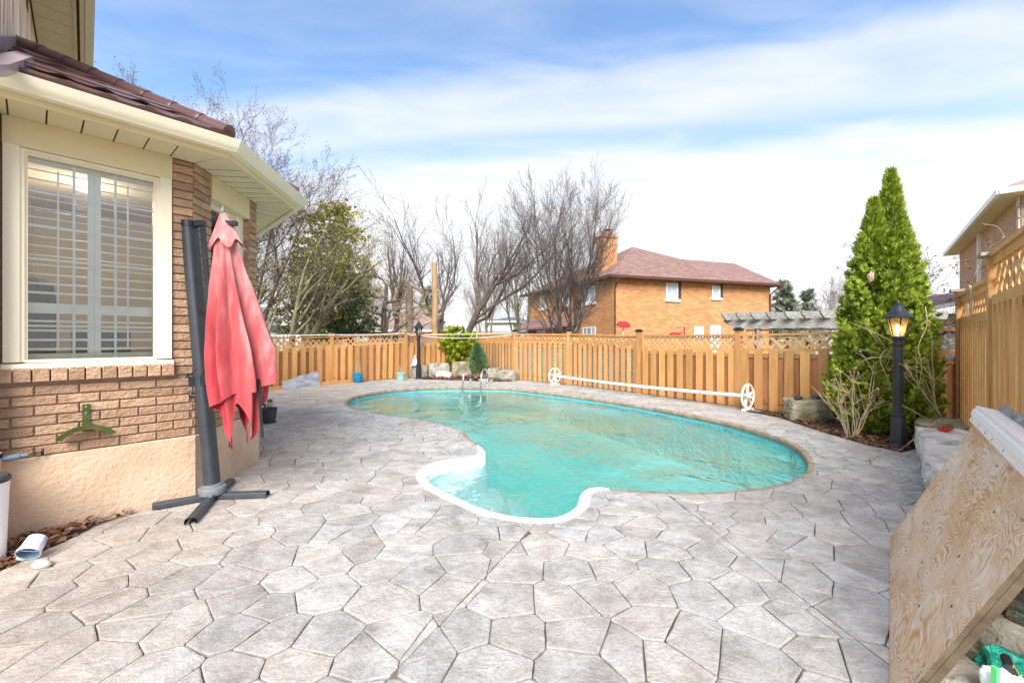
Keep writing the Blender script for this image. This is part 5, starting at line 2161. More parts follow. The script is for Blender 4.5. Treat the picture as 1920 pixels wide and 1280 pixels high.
# ================================================================== plywood and clutter in the right foreground
def ply_mat():
    t = NT('weathered_plywood')
    p = t.pos()
    g = V(-.665, -.746, 0).normalized()
    u_ = t.dot(p, tuple(g)); w_ = t.dot(p, (.746 * .423, -.665 * .423, .906))
    cx = t.node('ShaderNodeCombineXYZ'); t.put(cx.inputs[0], t.math('MULTIPLY', u_, .55)); t.put(cx.inputs[1], w_)
    n = t.noise(cx.outputs[0], 3.0, 2.5, .45, .45)
    ringv = t.math('FRACT', t.math('ADD', t.math('MULTIPLY', n, 40.0), t.math('MULTIPLY', t.noise(cx.outputs[0], 26, 3), .5)))
    tri = t.math('ABSOLUTE', t.math('SUBTRACT', ringv, .5))
    fine = t.noise(cx.outputs[0], 60, 4)
    worn = t.noise(cx.outputs[0], 2.1, 5, .6)
    thr = t.math('ADD', t.math('MULTIPLY', t.math('SUBTRACT', worn, .5), 1.5), t.math('MULTIPLY', t.math('SUBTRACT', fine, .5), .45))
    f = t.ramp(t.math('ADD', tri, thr), [(.04, (0, 0, 0)), (.24, (.55, .55, .55)), (.44, (.95, .95, .95))])
    gx_ = t.node('ShaderNodeCombineXYZ'); t.put(gx_.inputs[0], t.math('MULTIPLY', u_, 3.0)); t.put(gx_.inputs[1], t.math('MULTIPLY', w_, 40.0))
    grain = t.noise(gx_.outputs[0], 1.0, 5, .6)
    wood = t.ramp(t.math('MULTIPLY_ADD', grain, .5, t.math('MULTIPLY', t.noise(cx.outputs[0], 5, 5), .5)), [(.34, S(180, 126, 70)), (.5, S(206, 160, 102)), (.66, S(220, 188, 140))])
    paint = t.ramp(t.noise(cx.outputs[0], 9, 4), [(.3, S(220, 200, 174)), (.7, S(238, 230, 218))])
    c = t.mix(t.math('MULTIPLY_ADD', f, .8, .08), wood, paint)
    gy = t.ramp(t.noise(cx.outputs[0], 7.5, 5, .6, .3), [(.64, (0, 0, 0)), (.72, (1, 1, 1))])
    c = t.mix(t.math('MULTIPLY', gy, .7), c, S(206, 206, 210))
    # dark checks along the grain
    cx2 = t.node('ShaderNodeCombineXYZ'); t.put(cx2.inputs[0], t.math('MULTIPLY', u_, 5.0)); t.put(cx2.inputs[1], t.math('MULTIPLY', w_, 60.0))
    ck = t.ramp(t.noise(cx2.outputs[0], 1.0, 2), [(.26, (.35, .24, .15)), (.31, (1, 1, 1))])
    c = t.mix(1.0, c, ck, 'MULTIPLY')
    t.principled(c, .8, t.bump(t.math('ADD', f, fine), .3, .006), 0, .2)
    return t.m


P0 = Vector((3.15, 3.54, 0.0)); gd = Vector((-.665, -.746, 0)).normalized()
pd_ = Vector((.746 * .423, -.665 * .423, .906)).normalized()
pn = gd.cross(pd_).normalized()
if pn.dot(Vector((0, 0, 1.65)) - P0) < 0:
    pn = -pn
PL, PW = 2.25, 1.22
py = thing('plywood_sheet', 'weathered plywood sheet with peeling white paint leaning in the right foreground', 'plywood sheet', P0)
b = MB(); b.box(P0 + gd * PL / 2 + pd_ * PW / 2 + pn * .0, (PL, PW, .018), gd, pd_, pn)
BTM = pm('grey_brown_batten', [S(74, 62, 48), S(108, 94, 76), S(132, 118, 98)], 6, .9, .4, 40, (1, 1, 1), var=.05)
so_ = b.build('sheet', ply_mat(), py)
so_.data.materials.append(BTM)
for pg_ in so_.data.polygons:
    if abs(pg_.normal.dot(pn)) < .9:
        pg_.material_index = 1
for u_ in (PL - .025, .05):
    b = MB(); b.bar(P0 + gd * u_ - pn * .0235 + pd_ * .02, P0 + gd * u_ - pn * .0235 + pd_ * PW, .05, .026, pn)
    b.build('batten', BTM, py)
for i, (u_, w_) in enumerate([(.25, .3), (.25, .75), (.7, .2), (.7, .55), (.7, .95), (1.2, .35), (1.2, .72), (1.2, 1.05), (1.65, .28), (1.65, .62), (1.65, .9), (2.0, .5)]):
    b = MB(); b.lathe((0, 0, 0), [(.0, .0), (.007, .0), (.006, .002), (.0, .003)], 8)
    o_ = P0 + gd * u_ + pd_ * w_ + pn * .0095
    b.v = [tuple(o_ + gd * (v[0] * 1.6) + pd_ * v[1] + pn * v[2]) for v in b.v]
    b.build('nail_head', MT['slot'], py)
tp = thing('metal_trim', 'white metal trim channel capping the top edge of the plywood', 'metal trim', P0 + pd_ * PW)
t0_, t1_ = P0 + pd_ * (PW + .005) - gd * .05, P0 + pd_ * (PW + .005) + gd * 2.2
b = MB()
vs = []
for e in (t0_, t1_):
    for (x, z) in ((.030, -.10), (.034, -.10), (.036, -.06), (.05, -.05), (.052, -.015), (.045, .0), (.05, .02), (-.06, .045), (-.065, .03), (.03, .0), (.028, -.05)):
        vs.append(e + pn * x + pd_ * z)
n = 11
b.add(vs, [(i, (i + 1) % n, n + (i + 1) % n, n + i) for i in range(n)] + [tuple(range(n)), tuple(range(2 * n - 1, n - 1, -1))])
b.build('channel', MT['white'], tp, smooth=25)
b = MB(); b.bar(t0_ - pn * .07 + pd_ * .05, t1_ - pn * .07 + pd_ * .05, .1, .02, pn); b.build('backing_strip', MT['grey_wood'], tp)
for u_ in (.12, .42, .7, .95, 1.3):
    b = MB(); b.lathe((0, 0, 0), [(0, 0), (.006, 0), (.005, .002), (0, .003)], 7); o_ = t0_ + gd * u_ + pn * .0345 - pd_ * .08
    b.v = [tuple(o_ + gd * v[0] + pd_ * (v[1] * 2) + pn * v[2]) for v in b.v]; b.build('screw', MT['brass'], tp)
# rocks under and before the sheet
for i, (px, py_, d, s, lab) in enumerate(((1835, 1210, 2.02, (.25, .2, .2), 'large pale limestone rock under the plywood edge'), (1905, 1150, 2.35, (.3, .3, .34), 'shaded grey rock wall behind the pale rock under the plywood'), (1790, 1275, 1.80, (.14, .11, .08), 'jagged pale rock at the bottom edge right of the plywood foot'))):
    p = At(px, py_, d)
    b = MB(); b.ico((p.x + (.17, .24, .03)[i], p.y - (.02, .06, 0)[i], max(p.z - .03, s[2] * .9)), s, 4, .16, 1.5, 50 + i, .6, .5)
    tag(b.build('rock', MT['limestone'], None, smooth=26), lab, 'rock')
# shopping bag
bg = At(1893, 1262, 1.76)
bo = thing('plastic_bag', 'turquoise and white plastic bag with black strap at the lower right corner', 'bag', (bg.x, bg.y, 0))
tb = NT('turquoise_plastic'); tb.principled(tb.ramp(tb.noise(tb.pos(), 14, 4), [(.3, S(18, 150, 128)), (.6, S(52, 196, 172)), (.8, S(150, 228, 214))]), .2, tb.bump(tb.noise(tb.pos(), 22, 4, .6, 1.2), 1.0, .05), 0, .6)
b = MB(); b.ico(bg + V(.05, .02, -.06), (.13, .10, .13), 4, .28, 2.2, 61); b.build('bag_body', tb.m, bo, smooth='all')
b = MB(); b.ico(At(1884, 1286, 1.64), (.06, .05, .055), 4, .25, 2.0, 62, .4); b.build('white_side', pm('pale_plastic', [S(214, 232, 232), S(240, 246, 246)], 8, .25, .3, 30), bo, smooth='all')
b = MB(); st0, st1, st2 = At(1886, 1232, 1.70), At(1892, 1250, 1.645), At(1906, 1274, 1.63); b.tube([st0, st1, st2], .017, 6); sto = b.build('strap', MT['black'], bo)
em_ = MB()
zz0 = st1 + V(-.002, -.017, .012)
star = [(-.008, .0), (.004, .012), (.0, -.035), (.014, -.022), (-.006, -.05), (.012, -.045)]
em_.tube([zz0 + V(x * .8 + (-z) * .55, -.003 - z * -.1, z) for x, z in star], .0012, 4)
em_.build('stitched_emblem', pm('yellow_thread', [S(210, 200, 60), S(226, 214, 80)], 5, .6, 0), sto)
b = MB(); b.box(At(1866, 1272, 1.62), (.012, .02, .09)); b.build('green_edge', pm('lime_plastic', [S(70, 214, 110), S(110, 230, 140)], 5, .3, 0), bo)
cg = At(1908, 1200, 1.95)
cn = thing('clear_container', 'clear plastic container with dry twigs behind the turquoise bag', 'container', (cg.x, cg.y, 0))
b = MB(); b.lathe((cg.x + .03, cg.y, 0), [(.07, .0), (.075, .01), (.085, .45), (.08, .45), (.07, .02)], 20, cap=False); b.build('container_shell', glassy('clear_plastic', (.78, .86, .86), 1.45, .08, 1.6), cn, smooth=40)
b = MB(); r = random.Random(12)
for i in range(7):
    p0 = V(cg.x + .03 + r.uniform(-.04, .04), cg.y + r.uniform(-.04, .04), .1); p1 = p0 + V(r.uniform(-.10, .03), r.uniform(-.05, .05), r.uniform(.3, .5)); b.tube([p0, p0.lerp(p1, .5) + V(.01, 0, 0), p1], [.004, .0035, .002], 4)
b.build('dry_twigs', MT['leaf'], cn)

# ================================================================== vegetation
class Tubes:
    """fast collector of thin tapering tubes"""
    def __init__(s):
        s.v = []; s.f = []

    def add(s, pts, rads, n):
        o = len(s.v)
        t0 = pts[-1] - pts[0]
        x = t0.orthogonal().normalized()
        t0 = t0.normalized()
        y = t0.cross(x)
        cs = [(math.cos(2 * math.pi * k / n), math.sin(2 * math.pi * k / n)) for k in range(n)]
        for p, r in zip(pts, rads):
            for c, q in cs:
                s.v.append((p.x + (x.x * c + y.x * q) * r, p.y + (x.y * c + y.y * q) * r, p.z + (x.z * c + y.z * q) * r))
        for i in range(len(pts) - 1):
            for k in range(n):
                k2 = (k + 1) % n
                s.f.append((o + i * n + k, o + i * n + k2, o + (i + 1) * n + k2, o + (i + 1) * n + k))

    def build(s, name, mat, parent, smooth=True):
        b = MB(); b.v = s.v; b.f = s.f
        return b.build(name, mat, parent, smooth='all' if smooth else False)


def bare_tree(label, base, H, seed, bark, twig, tr=.16, stems=1, fork=.25, spread=.5, nb=(6, 7, 6, 4), ratio=(.62, .55, .5, .5), ang=(.55, .6, .65, .7), trop=(.10, .16, .14, .08), wob=.16,
              lean=0.0, levels=4, minr=.0045, name='bare_tree', cat='tree', group='bare trees beyond the fence', stemang=.2, tstart=.3, tips=None, dirs=None):
    r = random.Random(seed)
    root = thing(name, label, cat, base, group)
    trunk, crown = Tubes(), Tubes()
    ends = []

    def rv():
        return Vector((r.gauss(0, 1), r.gauss(0, 1), r.gauss(0, 1)))

    def grow(p, d, L, rad, lvl):
        n = (7, 6, 5, 4, 3)[min(lvl, 4)]
        pts, rads = [p.copy()], [rad]
        q = p.copy(); dd = d.copy()
        for i in range(n):
            dd = (dd + rv() * (wob * (.55 if lvl == 0 else 1) / math.sqrt(n) * 1.6) + UP * trop[min(lvl, len(trop) - 1)] / n * 3).normalized()
            q = q + dd * (L / n)
            pts.append(q.copy())
            f = (i + 1) / n
            rads.append(max(minr * .6, rad * (1 - (.62 if lvl == 0 else .78) * f)))
        sides = (9, 6, 4, 3, 3)[min(lvl, 4)]
        (trunk if lvl <= 1 else crown).add(pts, rads, sides)
        if lvl >= levels:
            ends.append((pts[-1], dd))
            return
        k = nb[min(lvl, len(nb) - 1)]
        t_lo = tstart if lvl == 0 else .2
        for c in range(k):
            t = t_lo + (1 - t_lo) * (c + r.uniform(.1, .9)) / k
            if c == k - 1:
                t = 1.0
            fi = t * n; i = min(int(fi), n - 1)
            pp = pts[i].lerp(pts[i + 1], fi - i)
            rr = rads[i] + (rads[i + 1] - rads[i]) * (fi - i)
            base_d = (pts[i + 1] - pts[i]).normalized()
            az = rv(); az = (az - base_d * az.dot(base_d)).normalized()
            a = ang[min(lvl, len(ang) - 1)] * r.uniform(.6, 1.25) * (.5 if t == 1.0 else 1)
            nd = base_d * math.cos(a) + az * math.sin(a)
            nd.z = nd.z if lvl < 1 else max(nd.z, -.25)
            grow(pp, nd.normalized(), L * ratio[min(lvl, len(ratio) - 1)] * r.uniform(.7, 1.15) * (1.15 - .35 * t), max(minr, rr * r.uniform(.5, .72)), lvl + 1)

    for s in range(stems):
        a = 2 * math.pi * s / stems + r.uniform(-.4, .4)
        sa_ = stemang * r.uniform(.6, 1.3) if stems > 1 else 0
        d = Vector((math.cos(a) * math.sin(sa_) + lean, math.sin(a) * math.sin(sa_), math.cos(sa_))).normalized()
        if dirs:
            d = Vector(dirs[s]).normalized()
        grow(Vector(base) + Vector((math.cos(a), math.sin(a), 0)) * (tr * .5 if stems > 1 else 0), d, H * fork * r.uniform(.9, 1.1), tr * (1 if stems == 1 else r.uniform(.65, 1)), 0)
    # grow to the full height asked for
    zm = max(v[2] for v in crown.v) - base[2]
    kz = H / zm
    bx, by, bz = base
    for tu in (trunk, crown):
        tu.v = [(bx + (x - bx) * kz, by + (y - by) * kz, bz + (z - bz) * kz) for x, y, z in tu.v]
    ends = [(Vector((bx + (p.x - bx) * kz, by + (p.y - by) * kz, bz + (p.z - bz) * kz)), d) for p, d in ends]
    trunk.build('trunk', bark, root)
    crown.build('crown', twig, root)
    if tips:
        b = MB()
        for p, d in ends:
            if r.random() < tips[1]:
                for q in range(tips[3]):
                    c = p + rv() * tips[2] * 1.2
                    e, f = rv().normalized() * tips[2], rv().normalized() * tips[2] * .7
                    b.add([c - e, c + f, c + e, c - f], [(0, 1, 2, 3)])
        b.build('buds', tips[0], root)
    return root


def gp_(px, d):
    return Vector(((px - 960) / F * d, d, -.06))


def htop(py, d):
    return CH + (HZ - py) / F * d + .06


MT['bud'] = pm('spring_buds', [S(120, 84, 80), S(150, 112, 98)], 6, .9, 0, var=.3)
MT['newleaf'] = pm('olive_new_leaves', [S(128, 124, 52), S(156, 150, 70)], 4, .9, 0, var=.35)
# behind the near house
bare_tree('tall bare tree with budding crown rising behind the brown metal roof', gp_(300, 17.5), htop(98, 17.5), 11, MT['bark'], MT['twig'], .09, 5, .58, nb=(10, 8, 6, 4), ratio=(.46, .5, .5, .5), tstart=.3, ang=(.6, .65, .6, .6), trop=(.04, .10, .08, .04), stemang=.4, dirs=[(-.15, 0, 1), (.15, .1, 1), (.5, 0, 1), (-.45, .2, 1), (.3, .4, 1)], tips=(MT['bud'], .8, .03, 2))
bare_tree('bare budding tree between the brown roof end and the cream gutter', gp_(450, 19), htop(215, 19), 12, MT['bark'], MT['twig'], .09, 4, .58, nb=(10, 8, 6, 4), ratio=(.46, .5, .5, .5), tstart=.3, ang=(.6, .65, .6, .6), trop=(.04, .10, .08, .04), stemang=.4, dirs=[(-.1, 0, 1), (.2, .1, 1), (.55, 0, 1), (-.35, .2, 1)], tips=(MT['bud'], .7, .03, 2))
bare_tree('multi-stemmed tree with mossy leaning trunks just right of the umbrella', gp_(548, 18.2), htop(380, 18), 13, MT['barkgreen'], MT['twig'], .15, 4, .46, nb=(8, 7, 6, 4), ratio=(.62, .55, .5, .5), tstart=.35, wob=.26, stemang=.36, ang=(.6, .7, .7, .7), trop=(.08, .10, .06, .0), tips=(MT['newleaf'], .7, .035, 3))
bare_tree('gnarled grey fruit tree with drooping tangled twigs behind the blue bucket', gp_(733, 21.5), htop(455, 21), 14, MT['bark'], MT['twigpale'], .2, 1, .62, nb=(9, 8, 7, 4), ratio=(.55, .5, .5, .5), tstart=.25, wob=.28, ang=(1.15, .8, .8, .8), trop=(.12, .04, .0, -.04), lean=-.03)
bare_tree('slim tree with long upright whips right behind the gnarled tree', gp_(740, 23), htop(395, 23), 15, MT['bark'], MT['twig'], .16, 1, .45, nb=(10, 6, 5, 3), ratio=(1.1, .32, .4, .5), tstart=.45, ang=(.34, .45, .6, .6), trop=(.3, .24, .2, .1), wob=.12)
bare_tree('dark twin-trunked tree with wide forked limbs behind the green shrub', gp_(852, 22), htop(318, 22), 16, MT['barkdark'], MT['twig'], .18, 2, .34, nb=(8, 8, 6, 4), ratio=(1.05, .46, .45, .5), tstart=.45, ang=(.75, .5, .6, .6), trop=(.1, .30, .24, .1), wob=.24, dirs=[(-.42, .1, 1), (.30, -.05, 1)])
bare_tree('pale slender multi-stem tree left of the tall vase-shaped tree', gp_(910, 27), htop(410, 27), 17, MT['barkgreen'], MT['twig'], .11, 4, .72, nb=(9, 6, 5, 3), ratio=(.4, .45, .45, .5), tstart=.4, ang=(.45, .5, .5, .5), trop=(.15, .25, .2, .1), stemang=.13)
bare_tree('pale slender multi-stem tree standing close to the brick house corner', gp_(975, 25), htop(395, 25), 18, MT['barkgreen'], MT['twig'], .11, 4, .72, nb=(9, 6, 5, 3), ratio=(.4, .45, .45, .5), tstart=.4, ang=(.45, .5, .5, .5), trop=(.15, .25, .2, .1), stemang=.22)
bare_tree('large vase-shaped bare tree in front of the orange brick house', gp_(1062, 19.5), htop(283, 19.5), 19, MT['barkdark'], MT['twig'], .085, 6, .60, nb=(11, 8, 6, 4), ratio=(.46, .5, .5, .5), tstart=.2, ang=(.6, .55, .6, .6), trop=(.16, .22, .16, .05), stemang=.2, wob=.11, dirs=[(-.06, 0, 1), (.03, .12, 1), (.26, -.12, 1), (-.30, .1, 1), (.13, .25, 1), (-.16, -.2, 1)])
# far trees
far_spec = [(700, 45, 520, 'far grey bare tree seen left of the broken trunk'), (795, 50, 505, 'far grey bare tree behind the broken trunk'), (905, 52, 500, 'far grey bare tree behind the slender stems'), (1003, 48, 520, 'far grey bare tree at the left end of the brick house'),
            (1560, 45, 515, 'far bare tree rising above the pergola left of the cedar'), (1535, 40, 560, 'low far bare tree between the spruces and the cedar'), (1740, 36, 560, 'far bare tree in the gap right of the cedar'), (655, 40, 470, 'far bare tree hidden behind the evergreen')]
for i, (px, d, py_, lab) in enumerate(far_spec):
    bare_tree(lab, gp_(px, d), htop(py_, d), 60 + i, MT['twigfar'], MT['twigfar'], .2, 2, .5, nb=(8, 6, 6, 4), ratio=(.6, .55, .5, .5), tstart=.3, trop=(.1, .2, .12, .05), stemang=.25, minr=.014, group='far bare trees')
# stub trunks
def stub(label, px, d, ytop, r0, mat, lean, name='tree_stump'):
    b = MB(); p = gp_(px, d); h = htop(ytop, d); r = random.Random(px)
    pts_ = [p + V(lean * t * h + r.uniform(-.02, .02), 0, h * t) for t in (0, .15, .3, .45, .6, .75, .88, 1.0)]
    b.tube(pts_, [r0 * k for k in (1.3, 1.1, 1, .97, .95, .92, .9, .72)], 11)
    b.ico(pts_[5] + V(r0 * .8, 0, 0), (r0 * .6, r0 * .5, r0 * .5), 2, .2, 1, px)
    b.ico(pts_[3] + V(-r0 * .8, 0, 0), (r0 * .5, r0 * .5, r0 * .4), 2, .2, 1, px + 1)
    tag(b.build(name, mat, None, smooth=50), label, 'tree stump')
stub('broken debarked trunk with orange wood rising above the fence', 816, 20.8, 492, .16, MT['deadwood'], -.004)
stub('cut-off grey trunk stub between the gnarled tree and far lamp', 767, 20.6, 535, .2, MT['bark'], .008)


# ---------------- foliage
def sprays(b, pts_dirs, size, r, blades=5, spreadf=.55, jag=.12):
    for c, d in pts_dirs:
        d = d.normalized()
        s = d.cross(Vector((r.uniform(-1, 1), r.uniform(-1, 1), r.uniform(-1, 1))))
        if s.length < 1e-3:
            continue
        s.normalize()
        sz = size * r.uniform(.65, 1.35)
        o = len(b.v)
        nrm = d.cross(s)
        for k in range(blades):
            a = (k / (blades - 1) - .5) * 2 * spreadf + r.uniform(-.12, .12)
            e = d * math.cos(a) + s * math.sin(a) + nrm * r.uniform(-.18, .18)
            f = s * math.cos(a) - d * math.sin(a)
            L = sz * (1 - .35 * abs(k / (blades - 1) - .5) * 2) * r.uniform(.8, 1.1)
            w = sz * jag
            i0 = len(b.v)
            b.v += [tuple(c), tuple(c + e * L * .5 + f * w), tuple(c + e * L), tuple(c + e * L * .5 - f * w)]
            b.f.append((i0, i0 + 1, i0 + 2, i0 + 3))


def cedar():
    base = Vector(((1656 - 960) / F * 7.55, 7.55, 0))
    root = thing('cedar_tree', 'tall dense green cedar with twin pointed tops behind the lit lamp post', 'cedar tree', base)
    r = random.Random(21)
    H1 = CH + (HZ - 322) / F * 7.55
    b = MB()
    b.tube([base, base + V(.05, 0, 1.5), base + V(.12, 0, 3.4), base + V(.19, 0, H1 - .15)], [.09, .07, .04, .008], 8)
    b.tube([base + V(-.05, .02, .2), base + V(-.12, 0, 1.6), base + V(-.16, 0, 3.2), base + V(-.20, 0, H1 - .75)], [.07, .05, .03, .006], 8)
    b.build('trunk', MT['bark'], root, smooth='all')
    b = MB()
    k = 7.55 / F
    # half width of the outline by photo row, for the whole tree
    rows = [(812, 44), (785, 66), (750, 74), (700, 72), (650, 62), (600, 55), (550, 48), (500, 41), (475, 34), (455, 26), (440, 16)]
    def hw(z):
        py_ = HZ - (z - CH) / k
        for (a, wa), (c, wc) in zip(rows, rows[1:]):
            if c - 1 <= py_ <= a:
                return (wa + (wc - wa) * (a - py_) / (a - c)) * k
        return rows[0][1] * k if py_ > rows[0][0] else 0
    pd = []
    # lumpy clumps: every spray leans out from its clump
    n = 0
    zmax = CH + (HZ - 442) * k
    while n < 19000:
        z = .04 + (zmax - .04) * r.random() ** 1.15
        w = hw(z)
        if r.random() > w / (74 * k):
            continue
        a = r.uniform(0, 2 * math.pi)
        lump = 1 + .30 * mnoise.noise(Vector((math.cos(a) * 2.1, math.sin(a) * 2.1, z * 1.7))) + .2 * mnoise.noise(Vector((math.cos(a) * 6, math.sin(a) * 6, z * 5.5)))
        rr = w * lump * (1 - .42 * r.random() ** 1.5)
        zc = (z - .0) / zmax
        cx = base.x + .03 * zc - .01
        c = Vector((cx + math.cos(a) * rr, base.y + math.sin(a) * rr, z))
        if mnoise.noise(Vector((c.x * 3.1, c.y * 3.1, c.z * 2.6)) + Vector((5, 1, 2))) < -.36 and r.random() < .7:
            continue
        d = Vector((math.cos(a), math.sin(a), .75 + r.uniform(-.5, .7))) + Vector((r.gauss(0, .35), r.gauss(0, .35), r.gauss(0, .3)))
        pd.append((c, d)); n += 1
    # tufts that stand proud of the outline
    n = 0
    while n < 260:
        z = .3 + (zmax - .5) * r.random(); w = hw(z); a = r.uniform(0, 2 * math.pi)
        rr = w * r.uniform(.92, 1.1)
        c0 = Vector((base.x + math.cos(a) * rr, base.y + math.sin(a) * rr, z)); hgt = r.uniform(.10, .26); n += 1
        out = Vector((math.cos(a), math.sin(a), 2.2)).normalized()
        for q in range(16):
            f = r.random()
            pd.append((c0 + out * hgt * f + Vector((r.gauss(0, .03), r.gauss(0, .03), 0)) * (1.2 - f), out + Vector((r.gauss(0, .4), r.gauss(0, .4), r.gauss(0, .3)))))
    # two pointed leaders
    for (x0, y0, ytop, w0, m) in ((1670, 490, 322, 32, 2600), (1638, 500, 374, 28, 1700)):
        for q in range(m):
            f = r.random() ** .8
            py_ = y0 + (ytop - y0) * f
            w = w0 * k * (1 - f) ** 1.0 + .02
            if f > .75 and r.random() < .5:
                continue
            a = r.uniform(0, 6.283); rr = w * (1 - .5 * r.random() ** 2) * (1 + .3 * mnoise.noise(Vector((math.cos(a) * 2, math.sin(a) * 2, py_ * .06))))
            c = Vector(((x0 - 960) * k + math.cos(a) * rr, base.y + math.sin(a) * rr, CH + (HZ - py_) * k))
            pd.append((c, Vector((math.cos(a), math.sin(a), 1.1 + r.uniform(-.3, .6)))))
    sprays(b, pd, .098, r, 6, .75, .085)
    b.build('crown', MT['cedar'], root)
    c = MB()
    # brown inner twigs showing in the gaps
    for q in range(150):
        a = r.uniform(0, 6.28); z = r.uniform(.1, 3.4); w = hw(z)
        p0 = Vector((base.x + math.cos(a) * w * .1, base.y + math.sin(a) * w * .1, z)); p1 = Vector((base.x + math.cos(a) * w * .85, base.y + math.sin(a) * w * .85, z + .3))
        c.tube([p0, p0.lerp(p1, .5) - UP * .03, p1], [.014, .009, .004], 4, cap=False)
    c.build('inner_branches', MT['bark'], root)
    nest = At(1633, 519, 6.95)
    m = MB(); m.ico(nest, (.04, .04, .085), 3, .5, 2.6, 4)
    m.build('dead_tuft', pm('dead_pinkish_tuft', [S(176, 140, 118), S(206, 172, 150)], 9, .9, .4, 40), root)


cedar()


def shrub_layers():
    base = G(861, 705) + V(0, .3, 0)
    d = base.y; k = d / F
    root = thing('evergreen_shrub', 'small yellow-green evergreen with layered sprays in the far corner', 'shrub', base)
    b = MB(); b.tube([base, base + V(.03, 0, .6), base + V(-.02, 0, 1.4)], [.09, .07, .02], 7); b.build('trunk', MT['bark'], root, smooth='all')
    r = random.Random(31); b = MB(); pd = []
    layers = [(672, 30, 24), (660, 34, 26), (648, 36, 24), (636, 34, 20), (626, 28, 16), (616, 19, 10)]
    for py_, hw_, m in layers:
        z = CH + (HZ - py_) * k
        for q in range(m):
            a = r.uniform(0, 6.283); L = hw_ * k * r.uniform(.65, 1.1)
            p0 = Vector((base.x - .05, base.y, z - .1)); e = Vector((math.cos(a), math.sin(a), r.uniform(-.05, .35)))
            for t in np.linspace(.25, 1, 9):
                c = p0 + e * L * t + Vector((r.gauss(0, .05), r.gauss(0, .05), r.gauss(0, .03)))
                for j in range(3):
                    pd.append((c, e + Vector((r.gauss(0, .7), r.gauss(0, .7), .35 + r.gauss(0, .4)))))
    sprays(b, pd, .17, r, 5, .65)
    b.build('crown', MT['cypress'], root)


shrub_layers()


def shrub_cone():
    base = G(893, 711) + V(0, .25, 0)
    k = base.y / F
    root = thing('conical_shrub', 'dense blue-green conical shrub behind the pool ladder', 'shrub', base)
    r = random.Random(33); b = MB(); pd = []
    for q in range(3800):
        f = r.random() ** .8
        py_ = 700 + (645 - 700) * f
        w = 19 * k * (1 - f) ** .55 * (.92 if f < .15 else 1)
        a = r.uniform(0, 6.283)
        rr = w * (1 - .25 * r.random() ** 2) * (1 + .2 * mnoise.noise(Vector((math.cos(a) * 2, math.sin(a) * 2, f * 5))))
        c = Vector((base.x + math.cos(a) * rr + .12 * (1 - f), base.y + math.sin(a) * rr, CH + (HZ - py_) * k))
        pd.append((c, Vector((math.cos(a), math.sin(a), .9 + r.uniform(-.4, .5)))))
    sprays(b, pd, .11, r, 4, .5)
    b.build('crown', MT['juniper'], root)
    b = MB()
    for q in range(50):
        a = r.uniform(0, 6.28); p0 = base + V(math.cos(a) * .08, math.sin(a) * .08, 0); p1 = base + V(math.cos(a) * .4, math.sin(a) * .35, r.uniform(.4, .8)); b.tube([p0, p0.lerp(p1, .5), p1], [.012, .009, .004], 4, cap=False)
    b.build('stems', MT['twigpale'], root)


shrub_cone()


def pine(label, px, d, ytop, ybot, hw_, seed, mat, n=26, size=.34, sparse=.0, name='evergreen_tree', dens=1.0, sq=1.0):
    base = gp_(px, d); k = d / F
    root = thing(name, label, 'tree', base, 'evergreen trees beyond the fence')
    r = random.Random(seed)
    H = htop(ytop, d); z0 = max(.3, htop(ybot, d))
    b = MB(); b.tube([base, base + V(.1, 0, H * .5), base + V(0, 0, H)], [.22, .14, .02], 8); b.build('trunk', MT['bark'], root, smooth='all')
    br, fo = Tubes(), MB(); pd = []
    for i in range(n):
        f = (i + .5) / n
        z = z0 + (H - z0) * f
        for q in range(6):
            a = r.uniform(0, 6.283)
            L = hw_ * k * ((1 - f) ** sq) * r.uniform(.55, 1.15) + .15
            e = Vector((math.cos(a), math.sin(a), r.uniform(-.05, .30)))
            p0 = Vector((base.x, base.y, z)); p1 = p0 + e * L
            br.add([p0, p0.lerp(p1, .5) - UP * .05, p1], [.04, .025, .008], 4)
            m = int((5 + L * 4) * dens)
            for j in range(m):
                t = .25 + .75 * (j + r.random()) / m
                if r.random() < sparse:
                    continue
                c = p0.lerp(p1, t) + Vector((r.gauss(0, .12), r.gauss(0, .12), r.gauss(0, .10)))
                for jj in range(3):
                    pd.append((c, e + Vector((r.gauss(0, .7), r.gauss(0, .7), .5 + r.gauss(0, .5)))))
    sprays(fo, pd, size, r, 5, .75)
    br.build('branches', MT['bark'], root)
    fo.build('crown', mat, root)


pine('tall olive-green evergreen behind the tangled bare twigs left of centre', 618, 22.5, 385, 640, 92, 41, MT['pine'], 30, .22, .25, dens=1.5, sq=.36)
pine('dark green low evergreen between the bare trunks above the left fence', 655, 20.8, 520, 640, 60, 42, MT['juniper'], 14, .22, .3, sq=.5)
pine('dark evergreen low behind the mossy multi-stem tree', 575, 22, 470, 640, 60, 43, MT['pine'], 16, .22, .5, sq=.5)
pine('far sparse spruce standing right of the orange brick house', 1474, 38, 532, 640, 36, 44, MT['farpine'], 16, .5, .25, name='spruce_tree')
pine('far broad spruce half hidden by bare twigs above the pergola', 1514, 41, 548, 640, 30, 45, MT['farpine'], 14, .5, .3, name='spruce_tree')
pine('far dark spruce behind the broken trunk', 803, 40, 545, 640, 28, 46, MT['farpine'], 14, .5, .2, name='spruce_tree')


